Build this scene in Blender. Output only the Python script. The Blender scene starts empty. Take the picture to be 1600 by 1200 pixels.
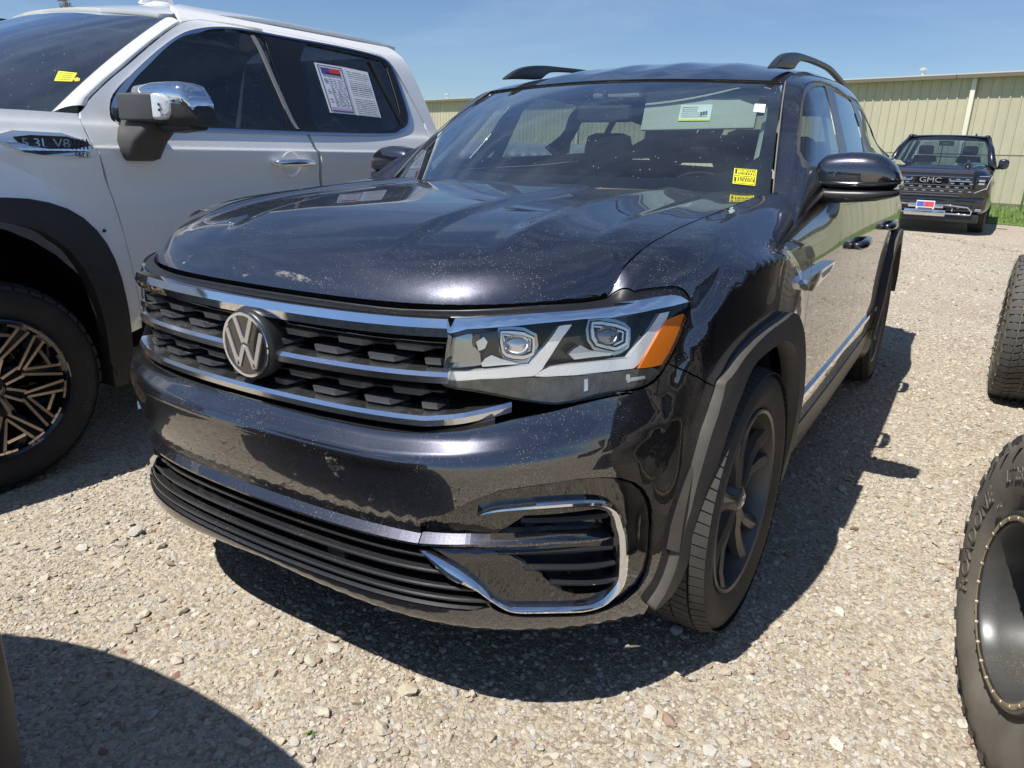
import bpy, bmesh, math, random
import numpy as np
from mathutils import Vector, Matrix
from mathutils.geometry import delaunay_2d_cdt
random.seed(7); rng = np.random.default_rng(7)
sc = bpy.context.scene
COL = sc.collection
R = math.radians

# ---------- camera ----------
cam_d = bpy.data.cameras.new("camera"); cam = bpy.data.objects.new("camera", cam_d); COL.objects.link(cam)
def cam_basis(yaw, pitch, roll):
    f = np.array([math.sin(yaw)*math.cos(pitch), math.cos(yaw)*math.cos(pitch), -math.sin(pitch)])
    r = np.array([math.cos(yaw), -math.sin(yaw), 0.]); u = np.cross(r, f)
    c, s = math.cos(roll), math.sin(roll)
    return c*r+s*u, -s*r+c*u, f
_r0, _u0, _f0 = cam_basis(R(-31.425), R(17.774), R(1.768))
cam.matrix_world = Matrix(((_r0[0], _u0[0], -_f0[0], 1.396), (_r0[1], _u0[1], -_f0[1], -1.062), (_r0[2], _u0[2], -_f0[2], 1.323), (0, 0, 0, 1)))
cam_d.sensor_width = 36; cam_d.lens = 36*1154.95/1600; cam_d.clip_start = .05; cam_d.clip_end = 3000
sc.camera = cam

# ---------- sky, sun, exposure ----------
SUN_EL = 60.5; SUN_DIR = Vector((-.179, -.536, 1.0)).normalized()       # towards the sun
world = bpy.data.worlds.new("World"); sc.world = world; world.use_nodes = True
wn = world.node_tree; wn.nodes.clear()
sky = wn.nodes.new("ShaderNodeTexSky"); sky.sky_type = 'NISHITA'; sky.sun_disc = False
sky.sun_elevation = R(SUN_EL); sky.sun_rotation = math.atan2(SUN_DIR.x, SUN_DIR.y); sky.altitude = 200
sky.air_density = 1.0; sky.dust_density = .15; sky.ozone_density = 3.0
bg = wn.nodes.new("ShaderNodeBackground"); bg.inputs[1].default_value = .082
wo = wn.nodes.new("ShaderNodeOutputWorld")
# thin cirrus veil
tc = wn.nodes.new("ShaderNodeTexCoord"); mp = wn.nodes.new("ShaderNodeMapping"); mp.inputs['Scale'].default_value = (1.0, 1.6, 6.5); mp.inputs['Rotation'].default_value = (0, R(8), R(25))
nz = wn.nodes.new("ShaderNodeTexNoise"); nz.inputs['Scale'].default_value = 1.7; nz.inputs['Detail'].default_value = 7; nz.inputs['Roughness'].default_value = .58; nz.inputs['Distortion'].default_value = .5
cr = wn.nodes.new("ShaderNodeMapRange"); cr.inputs[1].default_value = .44; cr.inputs[2].default_value = .78; cr.inputs[4].default_value = .42
mx = wn.nodes.new("ShaderNodeMix"); mx.data_type = 'RGBA'; mx.inputs[7].default_value = (6.5, 7.2, 8.0, 1)
wn.links.new(tc.outputs['Generated'], mp.inputs[0]); wn.links.new(mp.outputs[0], nz.inputs['Vector']); wn.links.new(nz.outputs[0], cr.inputs[0])
wn.links.new(cr.outputs[0], mx.inputs[0]); wn.links.new(sky.outputs[0], mx.inputs[6]); tn = wn.nodes.new("ShaderNodeMix"); tn.data_type = 'RGBA'; tn.blend_type = 'MULTIPLY'; tn.inputs[0].default_value = 1; tn.inputs[7].default_value = (.74, .84, .98, 1)
wn.links.new(mx.outputs[2], tn.inputs[6]); wn.links.new(tn.outputs[2], bg.inputs[0]); wn.links.new(bg.outputs[0], wo.inputs[0])
sun_d = bpy.data.lights.new("sun", 'SUN'); sun = bpy.data.objects.new("sun", sun_d); COL.objects.link(sun)
sun_d.energy = 4.6; sun_d.angle = R(.53); sun_d.color = (1.0, .955, .88)
sun.rotation_euler = SUN_DIR.to_track_quat('Z', 'Y').to_euler(); sun.location = (0, 0, 30)
sc.view_settings.view_transform = 'Standard'; sc.view_settings.look = 'None'; sc.view_settings.gamma = 1
sc.view_settings.use_curve_mapping = False; sc.view_settings.exposure = 0.38

# ---------- surface mathematics ----------
def pchip(x, y, q):
    """monotone cubic interpolation; y may be (n,m) ; q any shape"""
    x = np.asarray(x, float); y = np.asarray(y, float)
    one = y.ndim == 1
    if one: y = y[:, None]
    h = np.diff(x)[:, None]; dl = np.diff(y, axis=0) / h
    m = np.zeros_like(y)
    if len(x) > 2:
        w1 = 2*h[1:]+h[:-1]; w2 = h[1:]+2*h[:-1]
        ok = dl[1:]*dl[:-1] > 0
        with np.errstate(divide='ignore', invalid='ignore'):
            hm = (w1+w2)/(w1/dl[:-1]+w2/dl[1:])
        m[1:-1] = np.where(ok, hm, 0)
    m[0] = dl[0]; m[-1] = dl[-1]
    q = np.asarray(q, float); k = np.clip(np.searchsorted(x, q)-1, 0, len(x)-2)
    t = ((q-x[k])/h[k, 0])[..., None]; H = h[k]
    r = (2*t**3-3*t**2+1)*y[k]+(t**3-2*t**2+t)*H*m[k]+(-2*t**3+3*t**2)*y[k+1]+(t**3-t**2)*H*m[k+1]
    return r[..., 0] if one else r

def nspline(P, n):
    """natural cubic spline through P, resampled to n points by chord length"""
    P = np.asarray(P, float); t = np.concatenate([[0], np.cumsum(np.linalg.norm(np.diff(P, axis=0), axis=1))])
    k = len(t); h = np.diff(t); A = np.zeros((k, k)); b = np.zeros(P.shape); A[0, 0] = A[-1, -1] = 1
    for i in range(1, k-1):
        A[i, i-1] = h[i-1]; A[i, i] = 2*(h[i-1]+h[i]); A[i, i+1] = h[i]
        b[i] = 6*((P[i+1]-P[i])/h[i]-(P[i]-P[i-1])/h[i-1])
    M = np.linalg.solve(A, b); q = np.linspace(0, t[-1], n)
    j = np.clip(np.searchsorted(t, q)-1, 0, k-2); d = (q-t[j])[:, None]; e = (t[j+1]-q)[:, None]; H = h[j][:, None]
    return M[j]*e**3/(6*H)+M[j+1]*d**3/(6*H)+(P[j]/H-M[j]*H/6)*e+(P[j+1]/H-M[j+1]*H/6)*d, q

def sstep(a, b, x):
    t = np.clip((x-a)/(b-a), 0, 1); return t*t*(3-2*t)

# ---- body plan curve (outermost outline, x right, y back, nose at y=0) ----
PLAN = np.array([(0,0),(0.15,.003),(0.3,0.012),(0.45,0.035),(0.58,0.08),(0.70,0.16),(0.80,0.27),(0.88,0.42),(0.935,0.6),
 (0.962,0.78),(0.975,.95),(0.985,1.4),(0.99,2),(0.99,3),(.985,3.9),(.97,4.4),(.935,4.75),(.85,4.97),(.7,5.05),(.4,5.09),(0,5.1)])
_full = np.vstack([PLAN[:0:-1]*[-1,1], PLAN])
_C, _q = nspline(_full, 4001); _q = _q-_q[-1]/2
_T = np.gradient(_C, axis=0); _T /= np.linalg.norm(_T, axis=1)[:, None]
_N = np.stack([_T[:, 1], -_T[:, 0]], 1)
SMAX = _q[-1]

# ---- body side/front net: rows of (z, inset) against arc length s ----
SK = [0,.35,.55,.75,.95,1.02,1.15,1.35,1.6,1.9,2.2,2.6,3.6,4.6,5.4,6.5]
def _r(z, d): return np.array([z, d], float).T
ROWS = np.array([
 _r([.31,.288,.278,.265,.25,.24,.225,.23,.23,.23,.23,.23,.23,.23,.30,.32],[.12]*7+[.12]*9),
 _r([.314,.294,.285,.272,.25,.24,.222,.24,.24,.24,.24,.24,.24,.24,.31,.33],[.03,.03,.03,.03,.03,.03,.03,.035,.045,.05,.05,.05,.05,.05,.05,.05]),
 _r([.335,.335,.335,.33,.30,.29,.28,.30,.30,.30,.30,.30,.30,.30,.36,.38],[.016,.016,.016,.016,.02,.02,.02,.02,.025,.03,.03,.03,.03,.03,.03,.03]),
 _r([.42,.42,.42,.41,.39,.39,.39,.40,.40,.40,.40,.40,.40,.40,.43,.44],[.022,.022,.022,.02,.014,.012,.01,.01,.012,.016,.016,.016,.016,.015,.01,.01]),
 _r([.467,.467,.467,.472,.475,.475,.475,.48,.48,.48,.48,.48,.48,.48,.50,.50],[.026,.026,.026,.026,.018,.014,.01,.005,.005,.008,.008,.008,.008,.006,.0,.0]),
 _r([.500,.500,.500,.502,.505,.508,.51,.53,.53,.53,.53,.53,.53,.53,.55,.55],[.045,.045,.043,.035,.02,.014,.008,.003,.003,.004,.005,.005,.005,.003,.0,.0]),
 _r([.58,.58,.58,.585,.60,.60,.60,.61,.61,.61,.61,.61,.61,.61,.62,.62],[.018,.018,.018,.018,.014,.01,.005,0,0,0,0,0,0,0,0,.02]),
 _r([.670,.670,.672,.685,.69,.69,.69,.69,.69,.69,.69,.69,.69,.69,.70,.70],[0,0,0,.004,.006,.004,.002,0,0,0,0,0,0,0,.01,.03]),
 _r([.690,.690,.700,.718,.73,.73,.73,.76,.77,.77,.77,.77,.77,.78,.80,.80],[.006,.006,.008,.012,.010,.007,.003,0,0,0,0,0,0,0,.02,.05]),
 _r([.735,.735,.748,.775,.80,.80,.80,.83,.84,.85,.85,.85,.85,.86,.88,.88],[.05,.05,.048,.042,.030,.022,.012,.002,0,0,0,0,0,0,.03,.06]),
 _r([.84,.84,.85,.87,.88,.88,.88,.90,.91,.92,.92,.92,.92,.93,.95,.95],[.055,.055,.055,.062,.046,.030,.016,.006,.002,0,0,0,0,.0,.03,.06]),
 _r([.93,.93,.935,.945,.95,.955,.96,.97,.975,.98,.985,.99,.99,1.0,1.02,1.02],[.058,.058,.060,.066,.058,.042,.026,.014,.008,.004,.002,.001,.001,.002,.035,.07]),
 _r([.985,.985,.99,1.0,1.005,1.015,1.035,1.05,1.055,1.06,1.06,1.06,1.065,1.07,1.10,1.1],[.075,.075,.076,.08,.073,.060,.045,.034,.028,.022,.018,.011,.010,.012,.05,.08]),
 _r([.991,.991,.997,1.006,1.012,1.048,1.083,1.105,1.12,1.135,1.14,1.125,1.13,1.14,1.16,1.15],[.098,.098,.097,.096,.088,.080,.078,.076,.074,.068,.06,.024,.022,.025,.055,.09]),
 _r([.992,.992,.998,1.008,1.016,1.066,1.108,1.133,1.152,1.173,1.182,1.178,1.19,1.22,1.22,1.2],[.099,.099,.099,.099,.095,.098,.112,.125,.13,.122,.11,.036,.036,.04,.06,.1]),
 _r([.993,.993,.999,1.010,1.018,1.078,1.119,1.145,1.165,1.190,1.206,1.222,1.245,1.285,1.28,1.25],[.1,.1,.1,.1,.0996,.1125,.142,.17,.183,.18,.15,.055,.055,.06,.08,.12]),
])   # (row, key, 2)
ROWS[:, :, 1] += 0
NR = len(ROWS)
TS = .065          # metres per row, to keep the (s,t) domain roughly metric

def wheel_bulge(P):
    """muscular arch over each wheel: outward swelling of the skin"""
    y = P[..., 1]; z = P[..., 2]; out = np.zeros(y.shape)
    for cy in (.905, 3.92):
        dy = np.abs(y-cy)/.50; dz = np.maximum(z-.375, 0)/.702
        r = (dy**2.6+dz**2.6)**(1/2.6)
        out = np.maximum(out, 1-sstep(.975, 1.022, r))
    return out

class SurfW:
    vs = TS
    def __init__(self): self.cache = None
    def P(self, s, t, bulge=True):
        s = np.asarray(s, float); t = np.asarray(t, float)/TS
        s, t = np.broadcast_arrays(s, t)
        a = np.abs(s)
        cols = np.stack([pchip(SK, ROWS[k], a) for k in range(NR)], 0)      # (NR,...,2)
        k = np.clip(np.floor(t).astype(int), 0, NR-2)
        f = t-k
        g = lambda j: np.take_along_axis(cols, np.clip(j, 0, NR-1)[None, ..., None].repeat(2, -1), 0)[0]
        p0, p1, p2, p3 = g(k-1), g(k), g(k+1), g(k+2)
        def slope(u, v, w):          # harmonic (no overshoot)
            d1 = v-u; d2 = w-v; ok = d1*d2 > 0
            return np.where(ok, 2*d1*d2/np.where(ok, d1+d2, 1), 0)
        m1 = slope(p0, p1, p2); m2 = slope(p1, p2, p3)
        m1 = np.where((k == 0)[..., None], p2-p1, m1); m2 = np.where((k == NR-2)[..., None], p2-p1, m2)
        f = f[..., None]
        zd = (2*f**3-3*f**2+1)*p1+(f**3-2*f**2+f)*m1+(-2*f**3+3*f**2)*p2+(f**3-f**2)*m2
        i = (s-_q[0])/(_q[1]-_q[0]); i0 = np.clip(np.floor(i).astype(int), 0, len(_q)-2); w = (i-i0)[..., None]
        c = _C[i0]*(1-w)+_C[i0+1]*w; n = _N[i0]*(1-w)+_N[i0+1]*w
        d = zd[..., 1:]
        out = np.concatenate([c-n*d, zd[..., :1]], -1)
        if bulge:
            b = wheel_bulge(out)[..., None]*(a[..., None] > .9)
            b = b*sstep(.12, .34, out[..., 2:])*sstep(.98, 1.25, a)[..., None]
            out = out+np.concatenate([n, np.zeros_like(d)], -1)*b*np.clip(d+.002, 0, .034)
        return out

# ---- bonnet ----
LIPX = np.linspace(-.80, .80, 81)
def _lip(x):
    L = _C-_N*.1; m = (np.abs(L[:, 0]) < .86) & (L[:, 1] < 1.0)
    return np.interp(x, L[m, 0], L[m, 1])
HE = [-.02,0,.012,.03,.06,.10,.16,.27,.44,.70,1.0,1.35,1.6]
HZ = [.975,.992,1.012,1.034,1.062,1.085,1.108,1.133,1.154,1.174,1.188,1.198,1.20]
SEAM = None
class SurfH:
    vs = 1
    def P(self, x, y):
        x, y = np.broadcast_arrays(np.asarray(x, float), np.asarray(y, float))
        e = y-_lip(x); z = pchip(HE, HZ, e)
        ax = np.abs(x)
        z = z+.020*(ax/.75)**3*np.exp(-np.maximum(e, 0)/.10)+.014*(1-(ax/.8)**2)*sstep(.0, .5, e)
        z = z-.006*sstep(.5, .8, ax)*sstep(.3, .9, e)
        # pressed lines: raised centre field, two swages on each side
        f = sstep(.03, .35, e)
        z = z+f*.011*(1-sstep(.268, .318, ax))
        z = z+f*.013*np.exp(-np.maximum(ax-.532, 0)/.06)*sstep(-.060, .0, ax-.532)
        z = z+f*.006*np.exp(-np.maximum(ax-.700, 0)/.04)*sstep(-.05, .0, ax-.700)
        if SEAM is not None:
            xs = np.interp(y, SEAM[0], SEAM[1]); z = z+np.interp(y, SEAM[0], SEAM[2])*np.clip(ax/xs, 0, 1.15)**7*sstep(.0, .035, e)
        return np.stack([x, y, z], -1)

# ---- greenhouse side net (rows belt->roof edge, columns front->rear) ----
GN = np.array([
 [(.930,1.30,1.120),(.930,1.35,1.145),(.905,1.40,1.178),(.865,1.46,1.197),(.805,1.52,1.204)],
 [(.936,1.70,1.190),(.888,1.70,1.292),(.845,1.75,1.352),(.800,1.81,1.387),(.738,1.80,1.393)],
 [(.937,2.10,1.235),(.868,2.10,1.365),(.805,2.11,1.500),(.745,2.12,1.583),(.672,2.085,1.592)],
 [(.936,2.60,1.248),(.866,2.60,1.380),(.803,2.60,1.525),(.738,2.60,1.625),(.648,2.60,1.672)],
 [(.930,3.30,1.268),(.850,3.30,1.395),(.785,3.30,1.540),(.718,3.30,1.645),(.630,3.30,1.695)],
 [(.915,4.00,1.290),(.805,4.00,1.395),(.742,4.00,1.520),(.676,4.00,1.615),(.590,4.00,1.672)],
 [(.880,4.60,1.300),(.740,4.58,1.395),(.682,4.56,1.490),(.618,4.54,1.575),(.540,4.52,1.630)],
 [(.800,4.97,1.290),(.680,4.93,1.375),(.625,4.88,1.465),(.570,4.84,1.545),(.500,4.80,1.590)]])
class SurfG:
    vs = .2
    """u: column index*0.5 (metres-ish), v: row index*0.12"""
    def P(self, u, v):
        u = np.asarray(u, float)/.5; v = np.asarray(v, float)/.13
        u, v = np.broadcast_arrays(u, v)
        sh = u.shape; A = pchip(np.arange(8), GN.reshape(8, 15), u.ravel()).reshape(-1, 5, 3)
        k = np.clip(np.floor(v.ravel()).astype(int), 0, 3); f = (v.ravel()-k)[:, None]
        r = np.arange(len(k)); g = lambda j: A[r, np.clip(j, 0, 4)]
        p0, p1, p2, p3 = g(k-1), g(k), g(k+1), g(k+2)
        m1 = np.where((k == 0)[:, None], p2-p1, (p2-p0)/2); m2 = np.where((k == 3)[:, None], (p2-p1)*.6, (p3-p1)/2)
        o = (2*f**3-3*f**2+1)*p1+(f**3-2*f**2+f)*m1+(-2*f**3+3*f**2)*p2+(f**3-f**2)*m2
        return o.reshape(sh+(3,))

def _sink():
    # feet of the screen pillar follow the wing skin
    for k, (x, y) in enumerate(((.930, 1.28), (.925, 1.33), (.900, 1.42), (.865, 1.49))):
        s = 1.556+(y-.92)*1.0
        t = np.linspace(9*TS, (NR-1)*TS-1e-5, 400); P = W.P(np.full(400, s), t, False); i = np.argmin(np.abs(P[:, 0]-x)); GN[0, k] = P[i]-np.array([0, 0, .004])
# ---- windscreen and roof ----
def ws_bottom(u): return np.stack([.805*u, 1.20+.32*u**2, 1.196+.010*(1-u**2)], -1)
def ws_top(u): return np.stack([.672*u, 1.985+.10*u**2, 1.607-.020*u**2], -1)
class SurfS:
    vs = 1
    """windscreen: u across in metres (-.8...8), v 0..0.9"""
    def P(self, u, v):
        u = np.asarray(u, float)/.8; v = np.asarray(v, float)/.9
        u, v = np.broadcast_arrays(u, v)
        a = ws_bottom(u); b = ws_top(u); w = v[..., None]
        p = a*(1-w)+b*w
        bul = (v*(1-v)*4)*.030
        return p+np.stack([0*u, -bul*.5, bul*.85], -1)
RY = [1.985,2.2,2.6,3.3,4.0,4.52,4.8]; RZ = [1.607,1.664,1.730,1.758,1.738,1.695,1.640]
class SurfR:
    vs = 1
    """roof: u across -0.65..0.65, v along y from windscreen top"""
    def P(self, u, v):
        u = np.asarray(u, float)/.65; v = np.asarray(v, float)
        u, v = np.broadcast_arrays(u, v)
        i = 2+(v-0)/2.8*5.0                       # position along GN columns 2..7
        e = pchip(np.arange(8), GN[:, 4, :], np.clip(i, 0, 7))
        yc = e[..., 1]-.10*(1-v/2.8)*(1)+0*u
        zc = pchip(RY, RZ, yc); 
        z = zc-(zc-e[..., 2])*np.abs(u)**2.4
        y = yc+(e[..., 1]-yc)*u**2
        z = z+.006*sstep(.0, .3, v)*(np.exp(-((np.abs(u)-.55)/.10)**2)+np.exp(-((np.abs(u)-.18)/.10)**2))
        return np.stack([e[..., 0]*u, y, z], -1)

class SurfW0:
    def P(self, s, t): return W.P(s, t, False)
W = SurfW(); W0 = SurfW0(); Hd = SurfH()
_ss = np.linspace(.951, 2.25, 60); _sp = W.P(_ss, np.full(60, (NR-1)*TS-1e-6)); _h0 = Hd.P(_sp[:, 0], _sp[:, 1])
SEAM = (_sp[:, 1], _sp[:, 0], _sp[:, 2]-_h0[:, 2])
Gs = SurfG(); Sh = SurfS(); Rf = SurfR()

_sink()
def normals(S, a, b, h=.0025):
    du = S.P(a+h, b)-S.P(a-h, b); dv = S.P(a, b+h)-S.P(a, b-h)
    n = np.cross(du, dv); l = np.linalg.norm(n, axis=-1, keepdims=True)
    return n/np.maximum(l, 1e-12)

def wz(s, z):
    """row coordinate t of height z at arc length s"""
    t = np.linspace(TS*.001, (NR-1)*TS*.9999, 600); zz = W.P(np.full(600, float(s)), t)[:, 2]; zz = np.maximum.accumulate(zz)
    return float(np.interp(z, zz, t))
def SZ(*pts): return [(s, wz(s, z)) for s, z in pts]
# the SUV stands with a slight lean towards its passenger side (uneven gravel)
LEAN = -math.radians(.85)
def lean(P):
    P = np.asarray(P, float); x = P[..., 0]; z = P[..., 2]; c, s = math.cos(LEAN), math.sin(LEAN)
    px, pz = .5, .7
    return np.stack([px+(x-px)*c+(z-pz)*s, P[..., 1], pz-(x-px)*s+(z-pz)*c], -1)

# ---------- materials ----------
MATS = {}
def mat(name, col, rough=.5, metal=0, coat=0, coat_rough=.03, coat_ior=1.5, spec=.5, bump=None, var=None, dust=None, trans=0, emit=None, flake=0, alpha=1, ior=1.5):
    """principled material; var=(scale, amount) tonal variation, bump=(scale, strength), dust=(amount, colour)"""
    if name in MATS: return MATS[name]
    m = bpy.data.materials.new(name); m.use_nodes = True; nt = m.node_tree; b = nt.nodes['Principled BSDF']
    L = nt.links.new; N = nt.nodes.new
    b.inputs['Roughness'].default_value = rough; b.inputs['Metallic'].default_value = metal
    b.inputs['Coat Weight'].default_value = coat; b.inputs['Coat IOR'].default_value = coat_ior; b.inputs['Coat Roughness'].default_value = coat_rough
    b.inputs['Specular IOR Level'].default_value = spec; b.inputs['IOR'].default_value = ior
    b.inputs['Transmission Weight'].default_value = trans; b.inputs['Alpha'].default_value = alpha
    c = N("ShaderNodeRGB"); c.outputs[0].default_value = (*col, 1); out = c.outputs[0]
    tc = N("ShaderNodeTexCoord").outputs['Object']
    if var:
        n = N("ShaderNodeTexNoise"); n.inputs['Scale'].default_value = var[0]; n.inputs['Detail'].default_value = 5; L(tc, n.inputs['Vector'])
        r = N("ShaderNodeMapRange"); r.inputs[1].default_value = .3; r.inputs[2].default_value = .7; r.inputs[3].default_value = 1-var[1]; r.inputs[4].default_value = 1+var[1]; L(n.outputs[0], r.inputs[0])
        v = N("ShaderNodeVectorMath"); v.operation = 'SCALE'; L(out, v.inputs[0]); L(r.outputs[0], v.inputs['Scale']); out = v.outputs[0]
    if flake:
        vo = N("ShaderNodeTexVoronoi"); vo.inputs['Scale'].default_value = 900; L(tc, vo.inputs['Vector'])
        mr = N("ShaderNodeMapRange"); mr.inputs[3].default_value = 1-flake; mr.inputs[4].default_value = 1+flake; L(vo.outputs['Color'], mr.inputs[0])
        v = N("ShaderNodeVectorMath"); v.operation = 'SCALE'; L(out, v.inputs[0]); L(mr.outputs[0], v.inputs['Scale']); out = v.outputs[0]
    if dust:
        amt, dc = dust[:2]
        film = dust[2] if len(dust) > 2 else 0
        # scattered specks + streaky smears + thin film
        vo = N("ShaderNodeTexVoronoi"); vo.inputs['Scale'].default_value = 210; L(tc, vo.inputs['Vector'])
        n2 = N("ShaderNodeTexNoise"); n2.inputs['Scale'].default_value = 5; n2.inputs['Detail'].default_value = 6; n2.inputs['Roughness'].default_value = .7; L(tc, n2.inputs['Vector'])
        g = N("ShaderNodeMapRange"); g.inputs[1].default_value = .42; g.inputs[2].default_value = .72; g.inputs[3].default_value = .06; g.inputs[4].default_value = .36; L(n2.outputs[0], g.inputs[0])
        s = N("ShaderNodeMath"); s.operation = 'LESS_THAN'; L(vo.outputs['Distance'], s.inputs[0]); L(g.outputs[0], s.inputs[1])
        wnz = N("ShaderNodeTexWhiteNoise"); L(vo.outputs['Position'], wnz.inputs['Vector'])
        lt = N("ShaderNodeMath"); lt.operation = 'LESS_THAN'; lt.inputs[1].default_value = .5; L(wnz.outputs['Value'], lt.inputs[0])
        mm = N("ShaderNodeMath"); mm.operation = 'MULTIPLY'; L(s.outputs[0], mm.inputs[0]); L(lt.outputs[0], mm.inputs[1])
        m2 = N("ShaderNodeMath"); m2.operation = 'MULTIPLY'; m2.inputs[1].default_value = amt; L(mm.outputs[0], m2.inputs[0])
        f2 = N("ShaderNodeMapRange"); f2.inputs[1].default_value = .35; f2.inputs[2].default_value = .8; f2.inputs[3].default_value = film*.5; f2.inputs[4].default_value = film*1.6; L(n2.outputs[0], f2.inputs[0])
        mxx = N("ShaderNodeMath"); mxx.operation = 'MAXIMUM'; L(m2.outputs[0], mxx.inputs[0]); L(f2.outputs[0], mxx.inputs[1])
        d = N("ShaderNodeBsdfDiffuse"); d.inputs[0].default_value = (*dc, 1)
        ms = N("ShaderNodeMixShader"); L(mxx.outputs[0], ms.inputs[0]); L(b.outputs[0], ms.inputs[1]); L(d.outputs[0], ms.inputs[2])
        L(ms.outputs[0], nt.nodes['Material Output'].inputs[0])
    L(out, b.inputs['Base Color'])
    if bump:
        n = N("ShaderNodeTexNoise"); n.inputs['Scale'].default_value = bump[0]; n.inputs['Detail'].default_value = 4; L(tc, n.inputs['Vector'])
        bp = N("ShaderNodeBump"); bp.inputs['Strength'].default_value = bump[1]; bp.inputs['Distance'].default_value = bump[2] if len(bump) > 2 else .002; L(n.outputs[0], bp.inputs['Height']); L(bp.outputs[0], b.inputs['Normal'])
    if emit: b.inputs['Emission Color'].default_value = (*emit[0], 1); b.inputs['Emission Strength'].default_value = emit[1]
    MATS[name] = m; return m

def glass(name, tint, refl=1.0, rough=.0, film=0.0, fm=1.7):
    """thin pane: tinted see-through plus fresnel mirror, optional dust film"""
    if name in MATS: return MATS[name]
    m = bpy.data.materials.new(name); m.use_nodes = True; nt = m.node_tree; nt.nodes.clear(); N = nt.nodes.new; L = nt.links.new
    o = N("ShaderNodeOutputMaterial"); t = N("ShaderNodeBsdfTransparent"); t.inputs[0].default_value = (*tint, 1)
    g = N("ShaderNodeBsdfGlossy"); g.inputs['Roughness'].default_value = rough; g.inputs[0].default_value = (refl*.86, refl*.95, refl, 1)
    f = N("ShaderNodeFresnel"); ge = N("ShaderNodeNewGeometry"); im = N("ShaderNodeMapRange"); im.inputs[3].default_value = 1.5; im.inputs[4].default_value = 1/1.5; L(ge.outputs['Backfacing'], im.inputs[0]); L(im.outputs[0], f.inputs[0])
    ad = N("ShaderNodeMath"); ad.operation = 'MULTIPLY'; ad.inputs[1].default_value = fm; ad.use_clamp = True; L(f.outputs[0], ad.inputs[0])
    mx = N("ShaderNodeMixShader"); L(ad.outputs[0], mx.inputs[0]); L(t.outputs[0], mx.inputs[1]); L(g.outputs[0], mx.inputs[2]); last = mx
    if film:
        n = N("ShaderNodeTexNoise"); n.inputs['Scale'].default_value = 3.5; n.inputs['Detail'].default_value = 7; n.inputs['Roughness'].default_value = .65
        tcx = N("ShaderNodeTexCoord"); L(tcx.outputs['Object'], n.inputs['Vector'])
        r = N("ShaderNodeMapRange"); r.inputs[1].default_value = .3; r.inputs[2].default_value = .75; r.inputs[3].default_value = film*.5; r.inputs[4].default_value = film*1.6; L(n.outputs[0], r.inputs[0])
        vo = N("ShaderNodeTexVoronoi"); vo.inputs['Scale'].default_value = 70; L(tcx.outputs['Object'], vo.inputs['Vector'])
        wz = N("ShaderNodeTexWhiteNoise"); L(vo.outputs['Position'], wz.inputs['Vector'])
        th = N("ShaderNodeMapRange"); th.inputs[1].default_value = .80; th.inputs[2].default_value = 1.0; th.inputs[4].default_value = .17; L(wz.outputs['Value'], th.inputs[0])
        sp = N("ShaderNodeMath"); sp.operation = 'LESS_THAN'; L(vo.outputs['Distance'], sp.inputs[0]); L(th.outputs[0], sp.inputs[1])
        sm = N("ShaderNodeMath"); sm.operation = 'MULTIPLY'; sm.inputs[1].default_value = .4; L(sp.outputs[0], sm.inputs[0])
        mxm = N("ShaderNodeMath"); mxm.operation = 'MAXIMUM'; L(sm.outputs[0], mxm.inputs[0]); L(r.outputs[0], mxm.inputs[1])
        d = N("ShaderNodeBsdfDiffuse"); d.inputs[0].default_value = (.62, .6, .55, 1)
        m2 = N("ShaderNodeMixShader"); L(mxm.outputs[0], m2.inputs[0]); L(mx.outputs[0], m2.inputs[1]); L(d.outputs[0], m2.inputs[2]); last = m2
    L(last.outputs[0], o.inputs[0]); MATS[name] = m; return m

# ---------- object helpers ----------
def thing(name, label, cat, loc=(0, 0, 0), rz=0, group=None):
    o = bpy.data.objects.new(name, None); COL.objects.link(o); o.empty_display_size = .2
    o.location = loc; o.rotation_euler = (0, 0, rz); o['label'] = label; o['category'] = cat
    if group: o['group'] = group
    return o
def mk(name, V, F, m, parent=None, smooth=True, nrm=None, label=None, kind=None):
    assert max(max(f) for f in F) < len(V), name
    me = bpy.data.meshes.new(name); me.from_pydata([tuple(map(float, v)) for v in V], [], F)
    if smooth: me.polygons.foreach_set('use_smooth', [True]*len(me.polygons))
    if m is not None: me.materials.append(m)
    me.update()
    if nrm is not None:
        li = np.zeros(len(me.loops), int); me.loops.foreach_get('vertex_index', li)
        nn = np.asarray(nrm)[li]; ok = np.arange(len(li)); 
        if isinstance(smooth, int) and smooth > 1: nn[smooth:] = 0
        me.normals_split_custom_set([tuple(x) for x in nn])
    o = bpy.data.objects.new(name, me); COL.objects.link(o)
    if parent is not None: o.parent = parent
    if label: o['label'] = label
    if kind: o['kind'] = kind
    return o

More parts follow.
